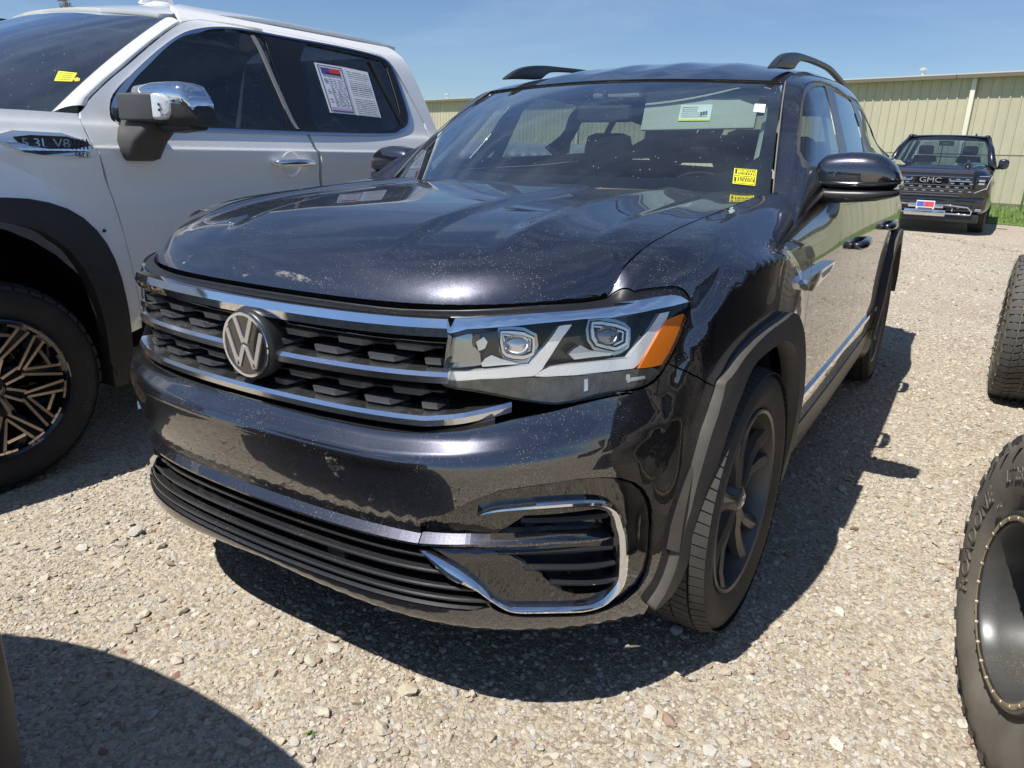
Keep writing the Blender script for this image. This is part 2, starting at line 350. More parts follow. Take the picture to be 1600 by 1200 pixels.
def pip(poly, P):
    x, y = P[:, 0], P[:, 1]; r = np.zeros(len(P), bool); n = len(poly)
    x0, y0 = poly[:, 0], poly[:, 1]; x1, y1 = np.roll(x0, -1), np.roll(y0, -1)
    for i in range(n):
        if y0[i] == y1[i]: continue
        c = ((y0[i] > y) != (y1[i] > y)); r ^= c & (x < (x1[i]-x0[i])*(y-y0[i])/(y1[i]-y0[i])+x0[i])
    return r
def resamp(poly, step, closed=True):
    P = np.asarray(poly, float); Q = np.vstack([P, P[:1]]) if closed else P; out = []
    for a, b in zip(Q[:-1], Q[1:]):
        l = np.linalg.norm(b-a)
        if l < 1e-6: continue
        k = max(1, int(math.ceil(l/step)))
        out += [a+(b-a)*i/k for i in range(k)]
    if not closed: out.append(Q[-1])
    return np.array(out)
def chaikin(P, n=2, closed=True):
    P = np.asarray(P, float)
    for _ in range(n):
        if closed:
            Q = np.roll(P, -1, 0); P = np.stack([.75*P+.25*Q, .25*P+.75*Q], 1).reshape(-1, P.shape[1])
        else:
            Q = P[1:]; B = P[:-1]; M = np.stack([.75*B+.25*Q, .25*B+.75*Q], 1).reshape(-1, P.shape[1]); P = np.vstack([P[:1], M[1:-1], P[-1:]])
    return P
def area2(P): return .5*np.sum(P[:, 0]*np.roll(P[:, 1], -1)-np.roll(P[:, 0], -1)*P[:, 1])
def shrink(P, g):
    """move a closed outline inwards by g"""
    P = np.asarray(P, float); s = 1 if area2(P) > 0 else -1
    a = np.roll(P, 1, 0); b = np.roll(P, -1, 0); t = b-a; l = np.linalg.norm(t, axis=1, keepdims=True); t = t/np.maximum(l, 1e-9)
    return P+s*g*np.stack([-t[:, 1], t[:, 0]], 1)
def clean(P, eps=6e-4):
    out = [P[0]]
    for p in P[1:]:
        if np.linalg.norm(p-out[-1]) > eps: out.append(p)
    if np.linalg.norm(out[-1]-out[0]) < eps: out.pop()
    return np.array(out)

def tri_region(outer, holes, step, lines=()):
    loops = [outer]+list(holes); V = []; E = []
    for lp in loops:
        b = len(V); V += [tuple(p) for p in lp]; E += [(b+i, b+(i+1) % len(lp)) for i in range(len(lp))]
    for ln in lines:
        ln = resamp(ln, step*.45, closed=False); k = pip(outer, ln)
        for h in holes: k &= ~pip(h, ln)
        Bq = np.array(V); k &= np.array([((Bq-p)**2).sum(1).min() > (step*.2)**2 for p in ln]); last = -9
        for i in np.where(k)[0]:
            V.append(tuple(ln[i]))
            if last == i-1: E.append((len(V)-2, len(V)-1))
            last = i
    mn = outer.min(0); mx_ = outer.max(0)
    gx = np.arange(mn[0]+step/2, mx_[0], step); gy = np.arange(mn[1]+step/2, mx_[1], step)
    if len(gx) and len(gy):
        G = np.stack(np.meshgrid(gx, gy, indexing='ij'), -1).reshape(-1, 2)
        G[:, 1] += (np.repeat(np.arange(len(gx)), len(gy)) % 2)*step*.5
        k = pip(outer, G)
        for h in holes: k &= ~pip(h, G)
        G = G[k]
        B = np.array(V)
        if len(G):
            ok = np.ones(len(G), bool)
            for c in range(0, len(G), 2000):
                d = ((G[c:c+2000, None]-B[None])**2).sum(-1).min(1); ok[c:c+2000] = d > (step*.45)**2
            V += [tuple(p) for p in G[ok]]
    r = delaunay_2d_cdt([Vector(v) for v in V], E, [], 0, 1e-7)
    P = np.array([tuple(v) for v in r[0]]); T = np.array(r[2])
    c = P[T].mean(1); k = pip(outer, c)
    for h in holes: k &= ~pip(h, c)
    T = T[k]
    a = P[T]; ar = (a[:, 1, 0]-a[:, 0, 0])*(a[:, 2, 1]-a[:, 0, 1])-(a[:, 1, 1]-a[:, 0, 1])*(a[:, 2, 0]-a[:, 0, 0])
    T[ar < 0] = T[ar < 0][:, ::-1]; T = T[np.abs(ar) > 1e-12]
    return P, T

def panel(name, S, outline, m, parent=None, holes=(), off=0., thick=.012, step=.028, bstep=.014, gap=0., smooth=0, mirror=0, flip=False, label=None, edge=.002, kind=None, hsmooth=0, lines=(), rims=False):
    """a real sheet cut from surface S: outline/holes in the surface's own (a,b) coordinates.
    mirror=0 as is, 1 mirrored copy in x only, 2 both."""
    o = np.asarray(outline, float)
    if smooth: o = chaikin(o, smooth)
    o = clean(resamp(clean(o), bstep))
    if gap: o = shrink(o, gap)
    hs = []
    for h in holes:
        h = np.asarray(h, float)
        if hsmooth: h = chaikin(h, hsmooth)
        h = clean(resamp(clean(h), bstep))
        if gap: h = shrink(h, -gap)
        hs.append(h)
    P, T = tri_region(o, hs, step, lines)
    X = S.P(P[:, 0], P[:, 1]); N = normals(S, P[:, 0], P[:, 1])
    if flip: N = -N
    top = X+N*off
    # boundary edges
    cnt = {}
    for t in T:
        for i in range(3):
            e = (t[i], t[(i+1) % 3]); cnt[e] = 1
    bd = [e for e in cnt if (e[1], e[0]) not in cnt]
    V = list(top); F = [tuple(int(i) for i in (t[::-1] if flip else t)) for t in T]; nt_ = len(F)
    NN = list(N)
    mp_ = {}
    def low(i, k):
        key = (i, k)
        if key not in mp_:
            mp_[key] = len(V); V.append(X[i]+N[i]*(off-(edge if k == 0 else thick))); NN.append((0, 0, 0))
        return mp_[key]
    for a, b in bd:
        a1, b1 = low(a, 1), low(b, 1)
        q = (b, a, a1, b1)
        F.append(tuple(int(i) for i in (q[::-1] if flip else q)))
    V = np.array(V); res = []
    # loop normals: smooth analytic on the skin, flat on the rim
    nl = np.array([NN[i] for f in F[:nt_] for i in f])
    def build(sgn):
        VV = V.copy(); FF = F; n2 = nl.copy()
        if sgn < 0:
            VV[:, 0] *= -1; FF = [f[::-1] for f in F]
            n2 = n2.reshape(-1, 3, 3)[:, ::-1].reshape(-1, 3).copy(); n2[:, 0] *= -1
        me = bpy.data.meshes.new(name); me.from_pydata([tuple(map(float, v)) for v in VV], [], FF)
        sm = [True]*nt_+[rims]*(len(FF)-nt_); me.polygons.foreach_set('use_smooth', sm); me.materials.append(m); me.update()
        allr = np.zeros((len(me.loops), 3)); allr[:len(n2)] = n2
        me.normals_split_custom_set([tuple(x) for x in allr])
        ob = bpy.data.objects.new(name, me); COL.objects.link(ob)
        if parent is not None: ob.parent = parent
        if label: ob['label'] = label
        if kind: ob['kind'] = kind
        return ob
    if mirror in (0, 2): res.append(build(1))
    if mirror in (1, 2): res.append(build(-1))
    return res if len(res) > 1 else res[0]

def grid(name, P, m, parent=None, closed_u=False, flip=False, kind=None, smooth=True):
    """P (nu,nv,3) sheet"""
    nu, nv = P.shape[:2]; V = P.reshape(-1, 3); F = []
    for i in range(nu if closed_u else nu-1):
        for j in range(nv-1):
            a, b, c, d = i*nv+j, ((i+1) % nu)*nv+j, ((i+1) % nu)*nv+j+1, i*nv+j+1
            F.append((a, d, c, b) if flip else (a, b, c, d))
    return mk(name, V, F, m, parent, smooth, kind=kind)

def prism_path(name, path, out, up, prof, m, parent=None, caps=True, smooth=False, closed=False, bev=0):
    """sweep closed profile [(o,u)...] along path; out/up are per-point unit vectors"""
    path = np.asarray(path, float); n = len(path); out = np.broadcast_to(out, path.shape); up = np.broadcast_to(up, path.shape)
    pf = np.asarray(prof, float)
    if pf.ndim == 2: pf = np.broadcast_to(pf, (n,)+pf.shape)
    k = pf.shape[1]
    V = (path[:, None]+out[:, None]*pf[..., :1]+up[:, None]*pf[..., 1:]).reshape(-1, 3); F = []
    for i in range(n if closed else n-1):
        for j in range(k):
            a, b = i*k+j, i*k+(j+1) % k; c, d = ((i+1) % n)*k+(j+1) % k, ((i+1) % n)*k+j
            F.append((a, d, c, b))
    if caps and not closed: F.append(tuple(range(k))); F.append(tuple(range((n-1)*k, n*k))[::-1])
    o = mk(name, V, F, m, parent, smooth)
    fix(o)
    if bev: bevel(o, bev)
    return o
def fix(o):
    bm = bmesh.new(); bm.from_mesh(o.data); bmesh.ops.remove_doubles(bm, verts=bm.verts, dist=1e-6); bmesh.ops.recalc_face_normals(bm, faces=bm.faces); bm.to_mesh(o.data); bm.free(); o.data.update()
def bevel(o, w, seg=2):
    """real rounded edges baked in the mesh"""
    bm = bmesh.new(); bm.from_mesh(o.data)
    es = [e for e in bm.edges if len(e.link_faces) == 2 and e.calc_face_angle(0) > .5]
    bmesh.ops.bevel(bm, geom=es, offset=w, segments=seg, profile=.6, affect='EDGES', clamp_overlap=True)
    bm.to_mesh(o.data); bm.free()
    o.data.polygons.foreach_set('use_smooth', [True]*len(o.data.polygons)); o.data.set_sharp_from_angle(angle=R(38)); o.data.update()
def sharp(o, a=35):
    o.data.polygons.foreach_set('use_smooth', [True]*len(o.data.polygons)); o.data.set_sharp_from_angle(angle=R(a)); return o
def plan_path(s0, s1, z, d, n=40):
    """points along the body's plan curve; z,d numbers or functions of s"""
    s = np.linspace(s0, s1, n); i = (s-_q[0])/(_q[1]-_q[0]); i0 = np.floor(i).astype(int); w = (i-i0)[:, None]
    c = _C[i0]*(1-w)+_C[i0+1]*w; nn = _N[i0]*(1-w)+_N[i0+1]*w
    dd = np.array([d(x) if callable(d) else d for x in s])[:, None]; zz = np.array([z(x) if callable(z) else z for x in s])[:, None]
    return np.hstack([c-nn*dd, zz]), np.hstack([nn, np.zeros_like(zz)]), s
def bar(name, s0, s1, z, d, prof, m, parent=None, n=40, smooth=False, bev=0):
    p, o, s = plan_path(s0, s1, z, d, n)
    return prism_path(name, p, o, np.array([0, 0, 1.]), prof, m, parent, smooth=smooth, bev=bev)
def box(name, c, size, m, parent=None, rot=(0, 0, 0), bev=0, seg=2, label=None, kind=None):
    sx, sy, sz = [x/2 for x in size]; M = (Matrix.Rotation(rot[2], 3, 'Z') @ Matrix.Rotation(rot[1], 3, 'Y') @ Matrix.Rotation(rot[0], 3, 'X'))
    V = [Vector(c)+M @ Vector((x, y, z)) for x in (-sx, sx) for y in (-sy, sy) for z in (-sz, sz)]
    F = [(0, 1, 3, 2), (4, 6, 7, 5), (0, 4, 5, 1), (2, 3, 7, 6), (0, 2, 6, 4), (1, 5, 7, 3)]
    o = mk(name, V, F, m, parent, False, label=label, kind=kind)
    if bev: bevel(o, bev, seg)
    return o
def tube(name, pts, r, m, parent=None, k=8, closed=False, caps=True, kind=None):
    P = np.asarray(pts, float); n = len(P); rr = np.broadcast_to(r, (n,)); V = []; up = np.array([0, 0, 1.])
    T = (np.roll(P, -1, 0)-np.roll(P, 1, 0)) if closed else np.gradient(P, axis=0)
    T = T/np.maximum(np.linalg.norm(T, axis=1)[:, None], 1e-9); a = None
    for i in range(n):
        if a is None: a = np.cross(T[i], up if abs(T[i][2]) < .9 else np.array([1., 0, 0]))
        else: a = a-T[i]*(a@T[i])
        a = a/max(np.linalg.norm(a), 1e-9); b = np.cross(T[i], a)
        for j in range(k):
            t = 2*math.pi*j/k; V.append(P[i]+rr[i]*(a*math.cos(t)+b*math.sin(t)))
    F = []
    for i in range(n if closed else n-1):
        for j in range(k): F.append((i*k+j, i*k+(j+1) % k, ((i+1) % n)*k+(j+1) % k, ((i+1) % n)*k+j))
    if caps and not closed: F.append(tuple(range(k))[::-1]); F.append(tuple(range((n-1)*k, n*k)))
    return mk(name, V, F, m, parent, True, kind=kind)
def lathe(name, prof, m, parent=None, n=64, axis='X', c=(0, 0, 0), smooth=True, sharp_a=None, closed=False):
    """profile [(axial, radius)], revolved round axis through c"""
    pr_ = np.asarray(prof, float); k = len(pr_); V = []
    for i in range(n):
        t = 2*math.pi*i/n
        for a, r in pr_:
            p = {'X': (a, r*math.cos(t), r*math.sin(t)), 'Y': (r*math.cos(t), a, r*math.sin(t)), 'Z': (r*math.cos(t), r*math.sin(t), a)}[axis]
            V.append((c[0]+p[0], c[1]+p[1], c[2]+p[2]))
    F = []
    kk = k if closed else k-1
    for i in range(n):
        for j in range(kk): F.append((i*k+j, ((i+1) % n)*k+j, ((i+1) % n)*k+(j+1) % k, i*k+(j+1) % k))
    o = mk(name, V, F, m, parent, smooth); fix(o)
    if smooth: sharp(o, sharp_a or 40)
    return o
def plate(name, pts, nrm, th, m, parent=None, bev=0, label=None):
    """flat polygon pts (3d) extruded th against nrm"""
    P = [Vector(p) for p in pts]; nv = Vector(nrm).normalized()*th; n = len(P)
    V = P+[p-nv for p in P]; F = [tuple(range(n)), tuple(range(n, 2*n))[::-1]]+[(i, i+n, (i+1) % n+n, (i+1) % n) for i in range(n)]
    o = mk(name, V, F, m, parent, False, label=label); fix(o)
    if bev: bevel(o, bev)
    return o
def text_mesh(body, size, ext=0.0, spacing=1.0):
    cu = bpy.data.curves.new("lettering", 'FONT'); cu.body = body; cu.size = size; cu.extrude = ext; cu.align_x = 'CENTER'; cu.align_y = 'CENTER'; cu.space_character = spacing; cu.resolution_u = 3
    o = bpy.data.objects.new("lettering", cu); COL.objects.link(o)
    dg = bpy.context.evaluated_depsgraph_get(); me = bpy.data.meshes.new_from_object(o.evaluated_get(dg)); bpy.data.objects.remove(o); bpy.data.curves.remove(cu)
    return me
def lettering(name, body, size, loc, xdir, ydir, m, parent=None, ext=.001, sx=1.0, spacing=1.0, bend=None):
    me = text_mesh(body, size, ext, spacing); me.name = name; me.materials.clear(); me.materials.append(m)
    x = Vector(xdir).normalized(); y = Vector(ydir); y = (y-x*y.dot(x)).normalized(); z = x.cross(y)
    M = Matrix((x, y, z)).transposed().to_4x4(); M.translation = Vector(loc)
    if bend:
        for v in me.vertices: v.co = bend(v.co.x*sx, v.co.y, v.co.z)
    else:
        for v in me.vertices: v.co.x *= sx
        me.transform(M)
    o = bpy.data.objects.new(name, me); COL.objects.link(o)
    if parent is not None: o.parent = parent
    return o
def loft(name, secs, m, parent=None, closed=True, caps=True, smooth=True, sa=40):
    """sections: list of equal length closed point loops"""
    S_ = np.asarray(secs, float); n, k = S_.shape[:2]; V = S_.reshape(-1, 3); F = []
    for i in range(n-1):
        for j in range(k if closed else k-1): F.append((i*k+j, i*k+(j+1) % k, (i+1)*k+(j+1) % k, (i+1)*k+j))
    if caps: F.append(tuple(range(k))[::-1]); F.append(tuple(range((n-1)*k, n*k)))
    o = mk(name, V, F, m, parent, smooth); fix(o); sharp(o, sa); return o
def rrect(w, h, r, n=5):
    """rounded rectangle loop (2d)"""
    out = []
    for cx, cy, a0 in ((w/2-r, h/2-r, 0), (-w/2+r, h/2-r, 90), (-w/2+r, -h/2+r, 180), (w/2-r, -h/2+r, 270)):
        for i in range(n): a = R(a0+90*i/(n-1)); out.append((cx+r*math.cos(a), cy+r*math.sin(a)))
    return np.array(out)
def copy_tree(o, parent=None):
    c = o.copy(); COL.objects.link(c)
    if parent is not None: c.parent = parent
    for ch in list(o.children): copy_tree(ch, c)
    return c

def band_trim(name, S, outer, inner, m, parent=None, h=.008, base=.004, th=.02, n=120, mirror=2, bias=.5):
    """moulded trim strip between two outlines on S with a ridge line; real section, swept"""
    def rs(P):
        P = chaikin(np.asarray(P, float), 2, closed=False); d = np.concatenate([[0], np.cumsum(np.linalg.norm(np.diff(P, axis=0), axis=1))])
        q = np.linspace(0, d[-1], n); return np.stack([np.interp(q, d, P[:, 0]), np.interp(q, d, P[:, 1])], 1)
    A = rs(outer); B = rs(inner)
    # match inner points to outer by nearest progress
    out = []
    for sg in ((1, -1) if mirror == 2 else (1,)):
        secs = []
        for a, b in zip(A, B):
            c = a*(1-bias)+b*bias
            pts = []
            for p, off in ((a, base-th), (a, base), (a*.8+b*.2, base+h*.75), (c, base+h), (a*.2+b*.8, base+h*.6), (b, base), (b, base-th)):
                X = S.P(p[0], p[1]); N_ = normals(S, p[0], p[1]); X = X+N_*off; pts.append((sg*X[0], X[1], X[2]))
            secs.append(pts)
        out.append(loft(name, secs, m, parent, sa=28))
    return out

# =====================================================================
#  setting
# =====================================================================
def ground_material():
    m = bpy.data.materials.new('gravel_ground'); m.use_nodes = True; nt = m.node_tree; b = nt.nodes['Principled BSDF']; N = nt.nodes.new; L = nt.links.new
    tc = N("ShaderNodeTexCoord").outputs['Object']; b.inputs['Roughness'].default_value = .95; b.inputs['Specular IOR Level'].default_value = .15
    n1 = N("ShaderNodeTexNoise"); n1.inputs['Scale'].default_value = .55; n1.inputs['Detail'].default_value = 8; n1.inputs['Roughness'].default_value = .6; L(tc, n1.inputs['Vector'])
    r1 = N("ShaderNodeValToRGB"); e = r1.color_ramp.elements; e[0].position = .32; e[0].color = (.40, .335, .255, 1); e[1].position = .68; e[1].color = (.49, .43, .34, 1); L(n1.outputs[0], r1.inputs[0])
    v1 = N("ShaderNodeTexVoronoi"); v1.inputs['Scale'].default_value = 95; v1.inputs['Randomness'].default_value = 1; L(tc, v1.inputs['Vector'])
    hs = N("ShaderNodeSeparateColor"); L(v1.outputs['Color'], hs.inputs[0])
    mr = N("ShaderNodeMapRange"); mr.inputs[3].default_value = .62; mr.inputs[4].default_value = 1.32; L(hs.outputs[0], mr.inputs[0])
    sc_ = N("ShaderNodeVectorMath"); sc_.operation = 'SCALE'; L(r1.outputs[0], sc_.inputs[0]); L(mr.outputs[0], sc_.inputs['Scale'])
    v2 = N("ShaderNodeTexVoronoi"); v2.inputs['Scale'].default_value = 33; L(tc, v2.inputs['Vector'])
    h2 = N("ShaderNodeSeparateColor"); L(v2.outputs['Color'], h2.inputs[0])
    # bigger chips here and there
    g2 = N("ShaderNodeMath"); g2.operation = 'GREATER_THAN'; g2.inputs[1].default_value = .66; L(h2.outputs[0], g2.inputs[0])
    g3 = N("ShaderNodeMath"); g3.operation = 'LESS_THAN'; g3.inputs[1].default_value = .40; L(v2.outputs['Distance'], g3.inputs[0])
    g4 = N("ShaderNodeMath"); g4.operation = 'MULTIPLY'; L(g2.outputs[0], g4.inputs[0]); L(g3.outputs[0], g4.inputs[1])
    rc = N("ShaderNodeValToRGB"); e = rc.color_ramp.elements; e[0].color = (.44, .42, .38, 1); e[1].color = (.26, .17, .13, 1); e[1].position = 1; x = rc.color_ramp.elements.new(.55); x.color = (.52, .48, .42, 1); x = rc.color_ramp.elements.new(.9); x.color = (.40, .34, .27, 1); L(h2.outputs[1], rc.inputs[0])
    mx = N("ShaderNodeMix"); mx.data_type = 'RGBA'; L(g4.outputs[0], mx.inputs[0]); L(sc_.outputs[0], mx.inputs[6]); L(rc.outputs[0], mx.inputs[7])
    L(mx.outputs[2], b.inputs['Base Color'])
    n3 = N("ShaderNodeTexNoise"); n3.inputs['Scale'].default_value = 240; n3.inputs['Detail'].default_value = 4; L(tc, n3.inputs['Vector'])
    s1 = N("ShaderNodeMath"); s1.operation = 'MULTIPLY_ADD'; s1.inputs[1].default_value = -.55; L(v1.outputs['Distance'], s1.inputs[0]); L(n3.outputs[0], s1.inputs[2])
    s2 = N("ShaderNodeMath"); s2.operation = 'MULTIPLY_ADD'; s2.inputs[1].default_value = 1.1; L(g4.outputs[0], s2.inputs[0]); L(s1.outputs[0], s2.inputs[2])
    bp = N("ShaderNodeBump"); bp.inputs['Strength'].default_value = .9; bp.inputs['Distance'].default_value = .006; L(s2.outputs[0], bp.inputs['Height']); L(bp.outputs[0], b.inputs['Normal'])
    return m
gm = ground_material()
# ground: fine undulating sheet near the cars, coarse to the horizon
def gz(x, y): return -.006+.006*np.sin(x*1.9+.7)*np.cos(y*1.3)+.004*np.sin(x*5.1+y*3.7)
xs = np.unique(np.concatenate([[-400, -150, -60, -30, -15, -9], np.arange(-6, 8.01, .2), [11, 16, 30, 60, 150, 400]])); ys_ = np.unique(np.concatenate([[-300, -100, -40, -15, -8], np.arange(-5, 13.01, .2), [15, 17, 19.3, 22, 28, 40, 80, 200, 600]]))
X, Y = np.meshgrid(xs, ys_, indexing='ij'); Zg = gz(X, Y); far = (np.abs(X) > 8) | (Y > 13) | (Y < -5); Zg = np.where(far, -.006, Zg)
g_ = grid('ground', np.stack([X, Y, Zg], -1), gm, None); g_['kind'] = 'structure'

# ---- loose stones ----
stone_cols = [(.50, .47, .42), (.42, .40, .37), (.56, .52, .46), (.40, .33, .26), (.24, .13, .10), (.47, .42, .33)]
def stone_material():
    m = bpy.data.materials.new('stone_mix'); m.use_nodes = True; nt = m.node_tree; b = nt.nodes['Principled BSDF']; N = nt.nodes.new; L = nt.links.new
    oi = N("ShaderNodeObjectInfo"); r = N("ShaderNodeValToRGB"); r.color_ramp.interpolation = 'CONSTANT'; e = r.color_ramp.elements
    cs = [(0, (.47, .42, .33)), (.16, (.43, .385, .31)), (.30, (.50, .455, .365)), (.44, (.41, .355, .275)), (.56, (.47, .44, .39)), (.68, (.40, .38, .345)), (.76, (.36, .29, .22)), (.83, (.33, .24, .18)), (.86, (.56, .52, .45)), (.95, (.37, .36, .34)), (.982, (.29, .17, .13))]
    e[0].position = 0; e[0].color = (*cs[0][1], 1); e[1].position = cs[1][0]; e[1].color = (*cs[1][1], 1)
    for p, c in cs[2:]: x = e.new(p); x.color = (*c, 1)
    L(oi.outputs['Random'], r.inputs[0]); n = N("ShaderNodeTexNoise"); n.inputs['Scale'].default_value = 3; n.inputs['Detail'].default_value = 4; L(N("ShaderNodeTexCoord").outputs['Object'], n.inputs['Vector'])
    mr = N("ShaderNodeMapRange"); mr.inputs[3].default_value = .8; mr.inputs[4].default_value = 1.2; L(n.outputs[0], mr.inputs[0])
    v = N("ShaderNodeVectorMath"); v.operation = 'SCALE'; L(r.outputs[0], v.inputs[0]); L(mr.outputs[0], v.inputs['Scale']); L(v.outputs[0], b.inputs['Base Color'])
    b.inputs['Roughness'].default_value = .88; b.inputs['Specular IOR Level'].default_value = .25
    return m
stone_m = stone_material()
def stone_mesh(seed, flat=.55, sub=2):
    r = np.random.default_rng(seed); bm = bmesh.new(); bmesh.ops.create_icosphere(bm, subdivisions=sub, radius=1)
    planes = [(Vector(r.normal(size=3)).normalized(), r.uniform(.55, .85)) for _ in range(9)]
    for v in bm.verts:
        for n, d in planes:
            k = v.co.dot(n)
            if k > d: v.co -= n*(k-d)
        v.co.z *= flat; v.co.x *= r.uniform(.97, 1.03)
    me = bpy.data.meshes.new('stone'); bm.to_mesh(me); bm.free(); me.materials.append(stone_m); return me
stcol = bpy.data.collections.new('stone_kinds')
for k in range(7): stcol.objects.link(bpy.data.objects.new('stone_kind', stone_mesh(k, [.5, .6, .7, .4, .55, .65, .45][k], 2 if k < 4 else 1)))
def scatter(name, pts, rad, coll):
    me = bpy.data.meshes.new(name); me.from_pydata([tuple(p) for p in pts], [], []); a = me.attributes.new('rad', 'FLOAT', 'POINT'); a.data.foreach_set('value', rad.astype(np.float32))
    o = bpy.data.objects.new(name, me); COL.objects.link(o); o['kind'] = 'stuff'
    ng = bpy.data.node_groups.new(name, 'GeometryNodeTree'); ng.interface.new_socket('Geometry', in_out='INPUT', socket_type='NodeSocketGeometry'); ng.interface.new_socket('Geometry', in_out='OUTPUT', socket_type='NodeSocketGeometry')
    N = ng.nodes.new; L = ng.links.new; gi = N('NodeGroupInput'); go = N('NodeGroupOutput'); ip = N('GeometryNodeInstanceOnPoints'); ci = N('GeometryNodeCollectionInfo'); ci.inputs[0].default_value = coll; ci.inputs['Separate Children'].default_value = True; ci.inputs['Reset Children'].default_value = True
    ip.inputs['Pick Instance'].default_value = True; na = N('GeometryNodeInputNamedAttribute'); na.data_type = 'FLOAT'; na.inputs[0].default_value = 'rad'
    rr = N('FunctionNodeRandomValue'); rr.data_type = 'FLOAT_VECTOR'; rr.inputs[0].default_value = (-.45, -.45, 0); rr.inputs[1].default_value = (.45, .45, 6.28)
    rs = N('FunctionNodeRandomValue'); rs.data_type = 'FLOAT_VECTOR'; rs.inputs[0].default_value = (.75, .65, .6); rs.inputs[1].default_value = (1.3, 1.1, 1.25); rs.inputs['Seed'].default_value = 5
    mu = N('ShaderNodeVectorMath'); mu.operation = 'SCALE'
    L(gi.outputs[0], ip.inputs['Points']); L(ci.outputs[0], ip.inputs['Instance']); L(rr.outputs[0], ip.inputs['Rotation']); L(rs.outputs[0], mu.inputs[0]); L(na.outputs[0], mu.inputs['Scale']); L(mu.outputs[0], ip.inputs['Scale']); L(ip.outputs[0], go.inputs[0])
    md = o.modifiers.new('scatter', 'NODES'); md.node_group = ng; return o
def field(x0, x1, y0, y1, dens, rmin, rmax, p=2.2, lift=.15):
    n = int((x1-x0)*(y1-y0)*dens); x = rng.uniform(x0, x1, n); y = rng.uniform(y0, y1, n); u = rng.uniform(0, 1, n); r = rmin*(1-u*(1-(rmin/rmax)**p))**(-1/p)
    return np.stack([x, y, gz(x, y)+r*lift-.001], 1), r
f = [field(-1.4, 3.2, -.9, 2.4, 8500, .0034, .014), field(-2.6, 4.6, 2.4, 6.5, 3000, .005, .018), field(-1.2, 2.8, -.7, 2.6, 90, .012, .024, 2.5, .25), field(-4, 8, 6.5, 15, 380, .008, .025), field(-1.6, 3.2, -.9, 6.5, 7, .018, .034, 3, .12), field(-3.0, -1.4, -.6, 2.4, 2500, .004, .016)]
scatter('gravel', np.vstack([a for a, b in f]), np.concatenate([b for a, b in f]), stcol)
# single stones the eye picks out
for x, y, r, rz_, lab in ((.39, .125, .024, .4, 'pale grey angular stone lying in front of the SUV just inside sunlight'), (-.905, .215, .022, 1.2, 'flat grey stone with a dark shadow left of the SUV bumper')):
    o = bpy.data.objects.new('stone', stone_mesh(31+int(r*1000), .6, 3)); COL.objects.link(o); o.location = (x, y, .008); o.scale = (r*1.2, r, r); o.rotation_euler = (.2, -.2, rz_); o['label'] = lab; o['category'] = 'stone'
# weed
wm = mat('weed_green', (.10, .16, .03), rough=.7)
V = []; F = []
rw = random.Random(4)
for i in range(26):
    a = rw.uniform(0, 6.28); l = rw.uniform(.008, .018); w = .003; h = rw.uniform(.004, .014); b = len(V)
    V += [(0, 0, 0), (l*.5*math.cos(a)-w*math.sin(a), l*.5*math.sin(a)+w*math.cos(a), h), (l*math.cos(a), l*math.sin(a), h*.8), (l*.5*math.cos(a)+w*math.sin(a), l*.5*math.sin(a)-w*math.cos(a), h*.9)]; F.append((b, b+1, b+2, b+3))
wd = mk('weed', V, F, wm, None, False); wd.location = [(0.2948,-0.1077,0.0000)][0]; wd['label'] = 'tiny green weed sprouting from the gravel at the front left'; wd['category'] = 'weed'

# ---- metal building ----
BO = Vector((2.0, 27.6, 0)); BD = Vector((-.948, .319, 0)); BN = Vector((-.319, -.948, 0))      # origin on the wall line, along the wall, outward
BH = 3.87
tan = mat('tan_sheet', (.500, .462, .340), rough=.5, var=(1.2, .05)); tan2 = mat('tan_sheet_faded', (.475, .440, .330), rough=.55, var=(1.5, .05))
bld = thing('metal_building', 'long tan metal warehouse with ribbed walls behind the parked vehicles', 'building', (BO.x, BO.y, 0), math.atan2(BD.y, BD.x))
def sheet_mesh(w=.915, h=BH, m=tan):
    prof = []
    x = 0
    for k in range(3):
        b = k*.305; prof += [(b, 0), (b+.205, 0), (b+.222, .030), (b+.262, .030), (b+.280, 0)]
    prof.append((w, 0)); V = []; F = []
    for x, d in prof: V += [(x, d, 0), (x, d, h)]
    for i in range(len(prof)-1): F.append((2*i, 2*i+2, 2*i+3, 2*i+1))
    me = bpy.data.meshes.new('wall_sheet'); me.from_pydata(V, [], F); me.materials.append(m); return me
sA, sB = sheet_mesh(), sheet_mesh(m=tan2)
# local frame: +x along BD (leftwards), +y = rot90(x). outward normal BN relative to local y
ly = Vector((-BD.y, BD.x, 0)); sgn = 1 if ly.dot(BN) > 0 else -1
for k in range(-44, 60):
    o = bpy.data.objects.new('wall_sheet', sA if (k*7) % 5 else sB); COL.objects.link(o); o.parent = bld; o.location = (k*.917, 0, .02); o.scale = (1, sgn, 1)
roofm = mat('roof_metal', (.70, .70, .66), rough=.35, metal=.4); gut = mat('brown_gutter', (.16, .135, .10), rough=.5)
def lbox(name, x, y, z, sx, sy_, sz, m, bev=0): return box(name, (x, y*sgn, z), (sx, sy_, sz), m, bld, bev=bev)
for k in range(-10, 14): lbox('eave_trim', k*4.2, .16, BH+.075, 4.19, .36, .035, roofm); 
for k in range(-10, 14): lbox('gutter', k*4.2, .28, BH+.0, 4.185, .12, .11, gut)
for k in range(-10, 14): 
    P = np.array([[(k*4.2-2.1+u*4.19, sgn*y, z) for y, z in ((.3, BH+.09), (-6, BH+.65), (-12, BH+.08))] for u in (0, 1)]); grid('roof_panel', P, roofm, bld, smooth=False)
for xk in (1.62, 19.5, 37, -15): lbox('downspout', xk, .10, BH/2+.05, .14, .09, BH-.05, mat('pale_downspout', (.72, .70, .58), rough=.5), bev=.01)
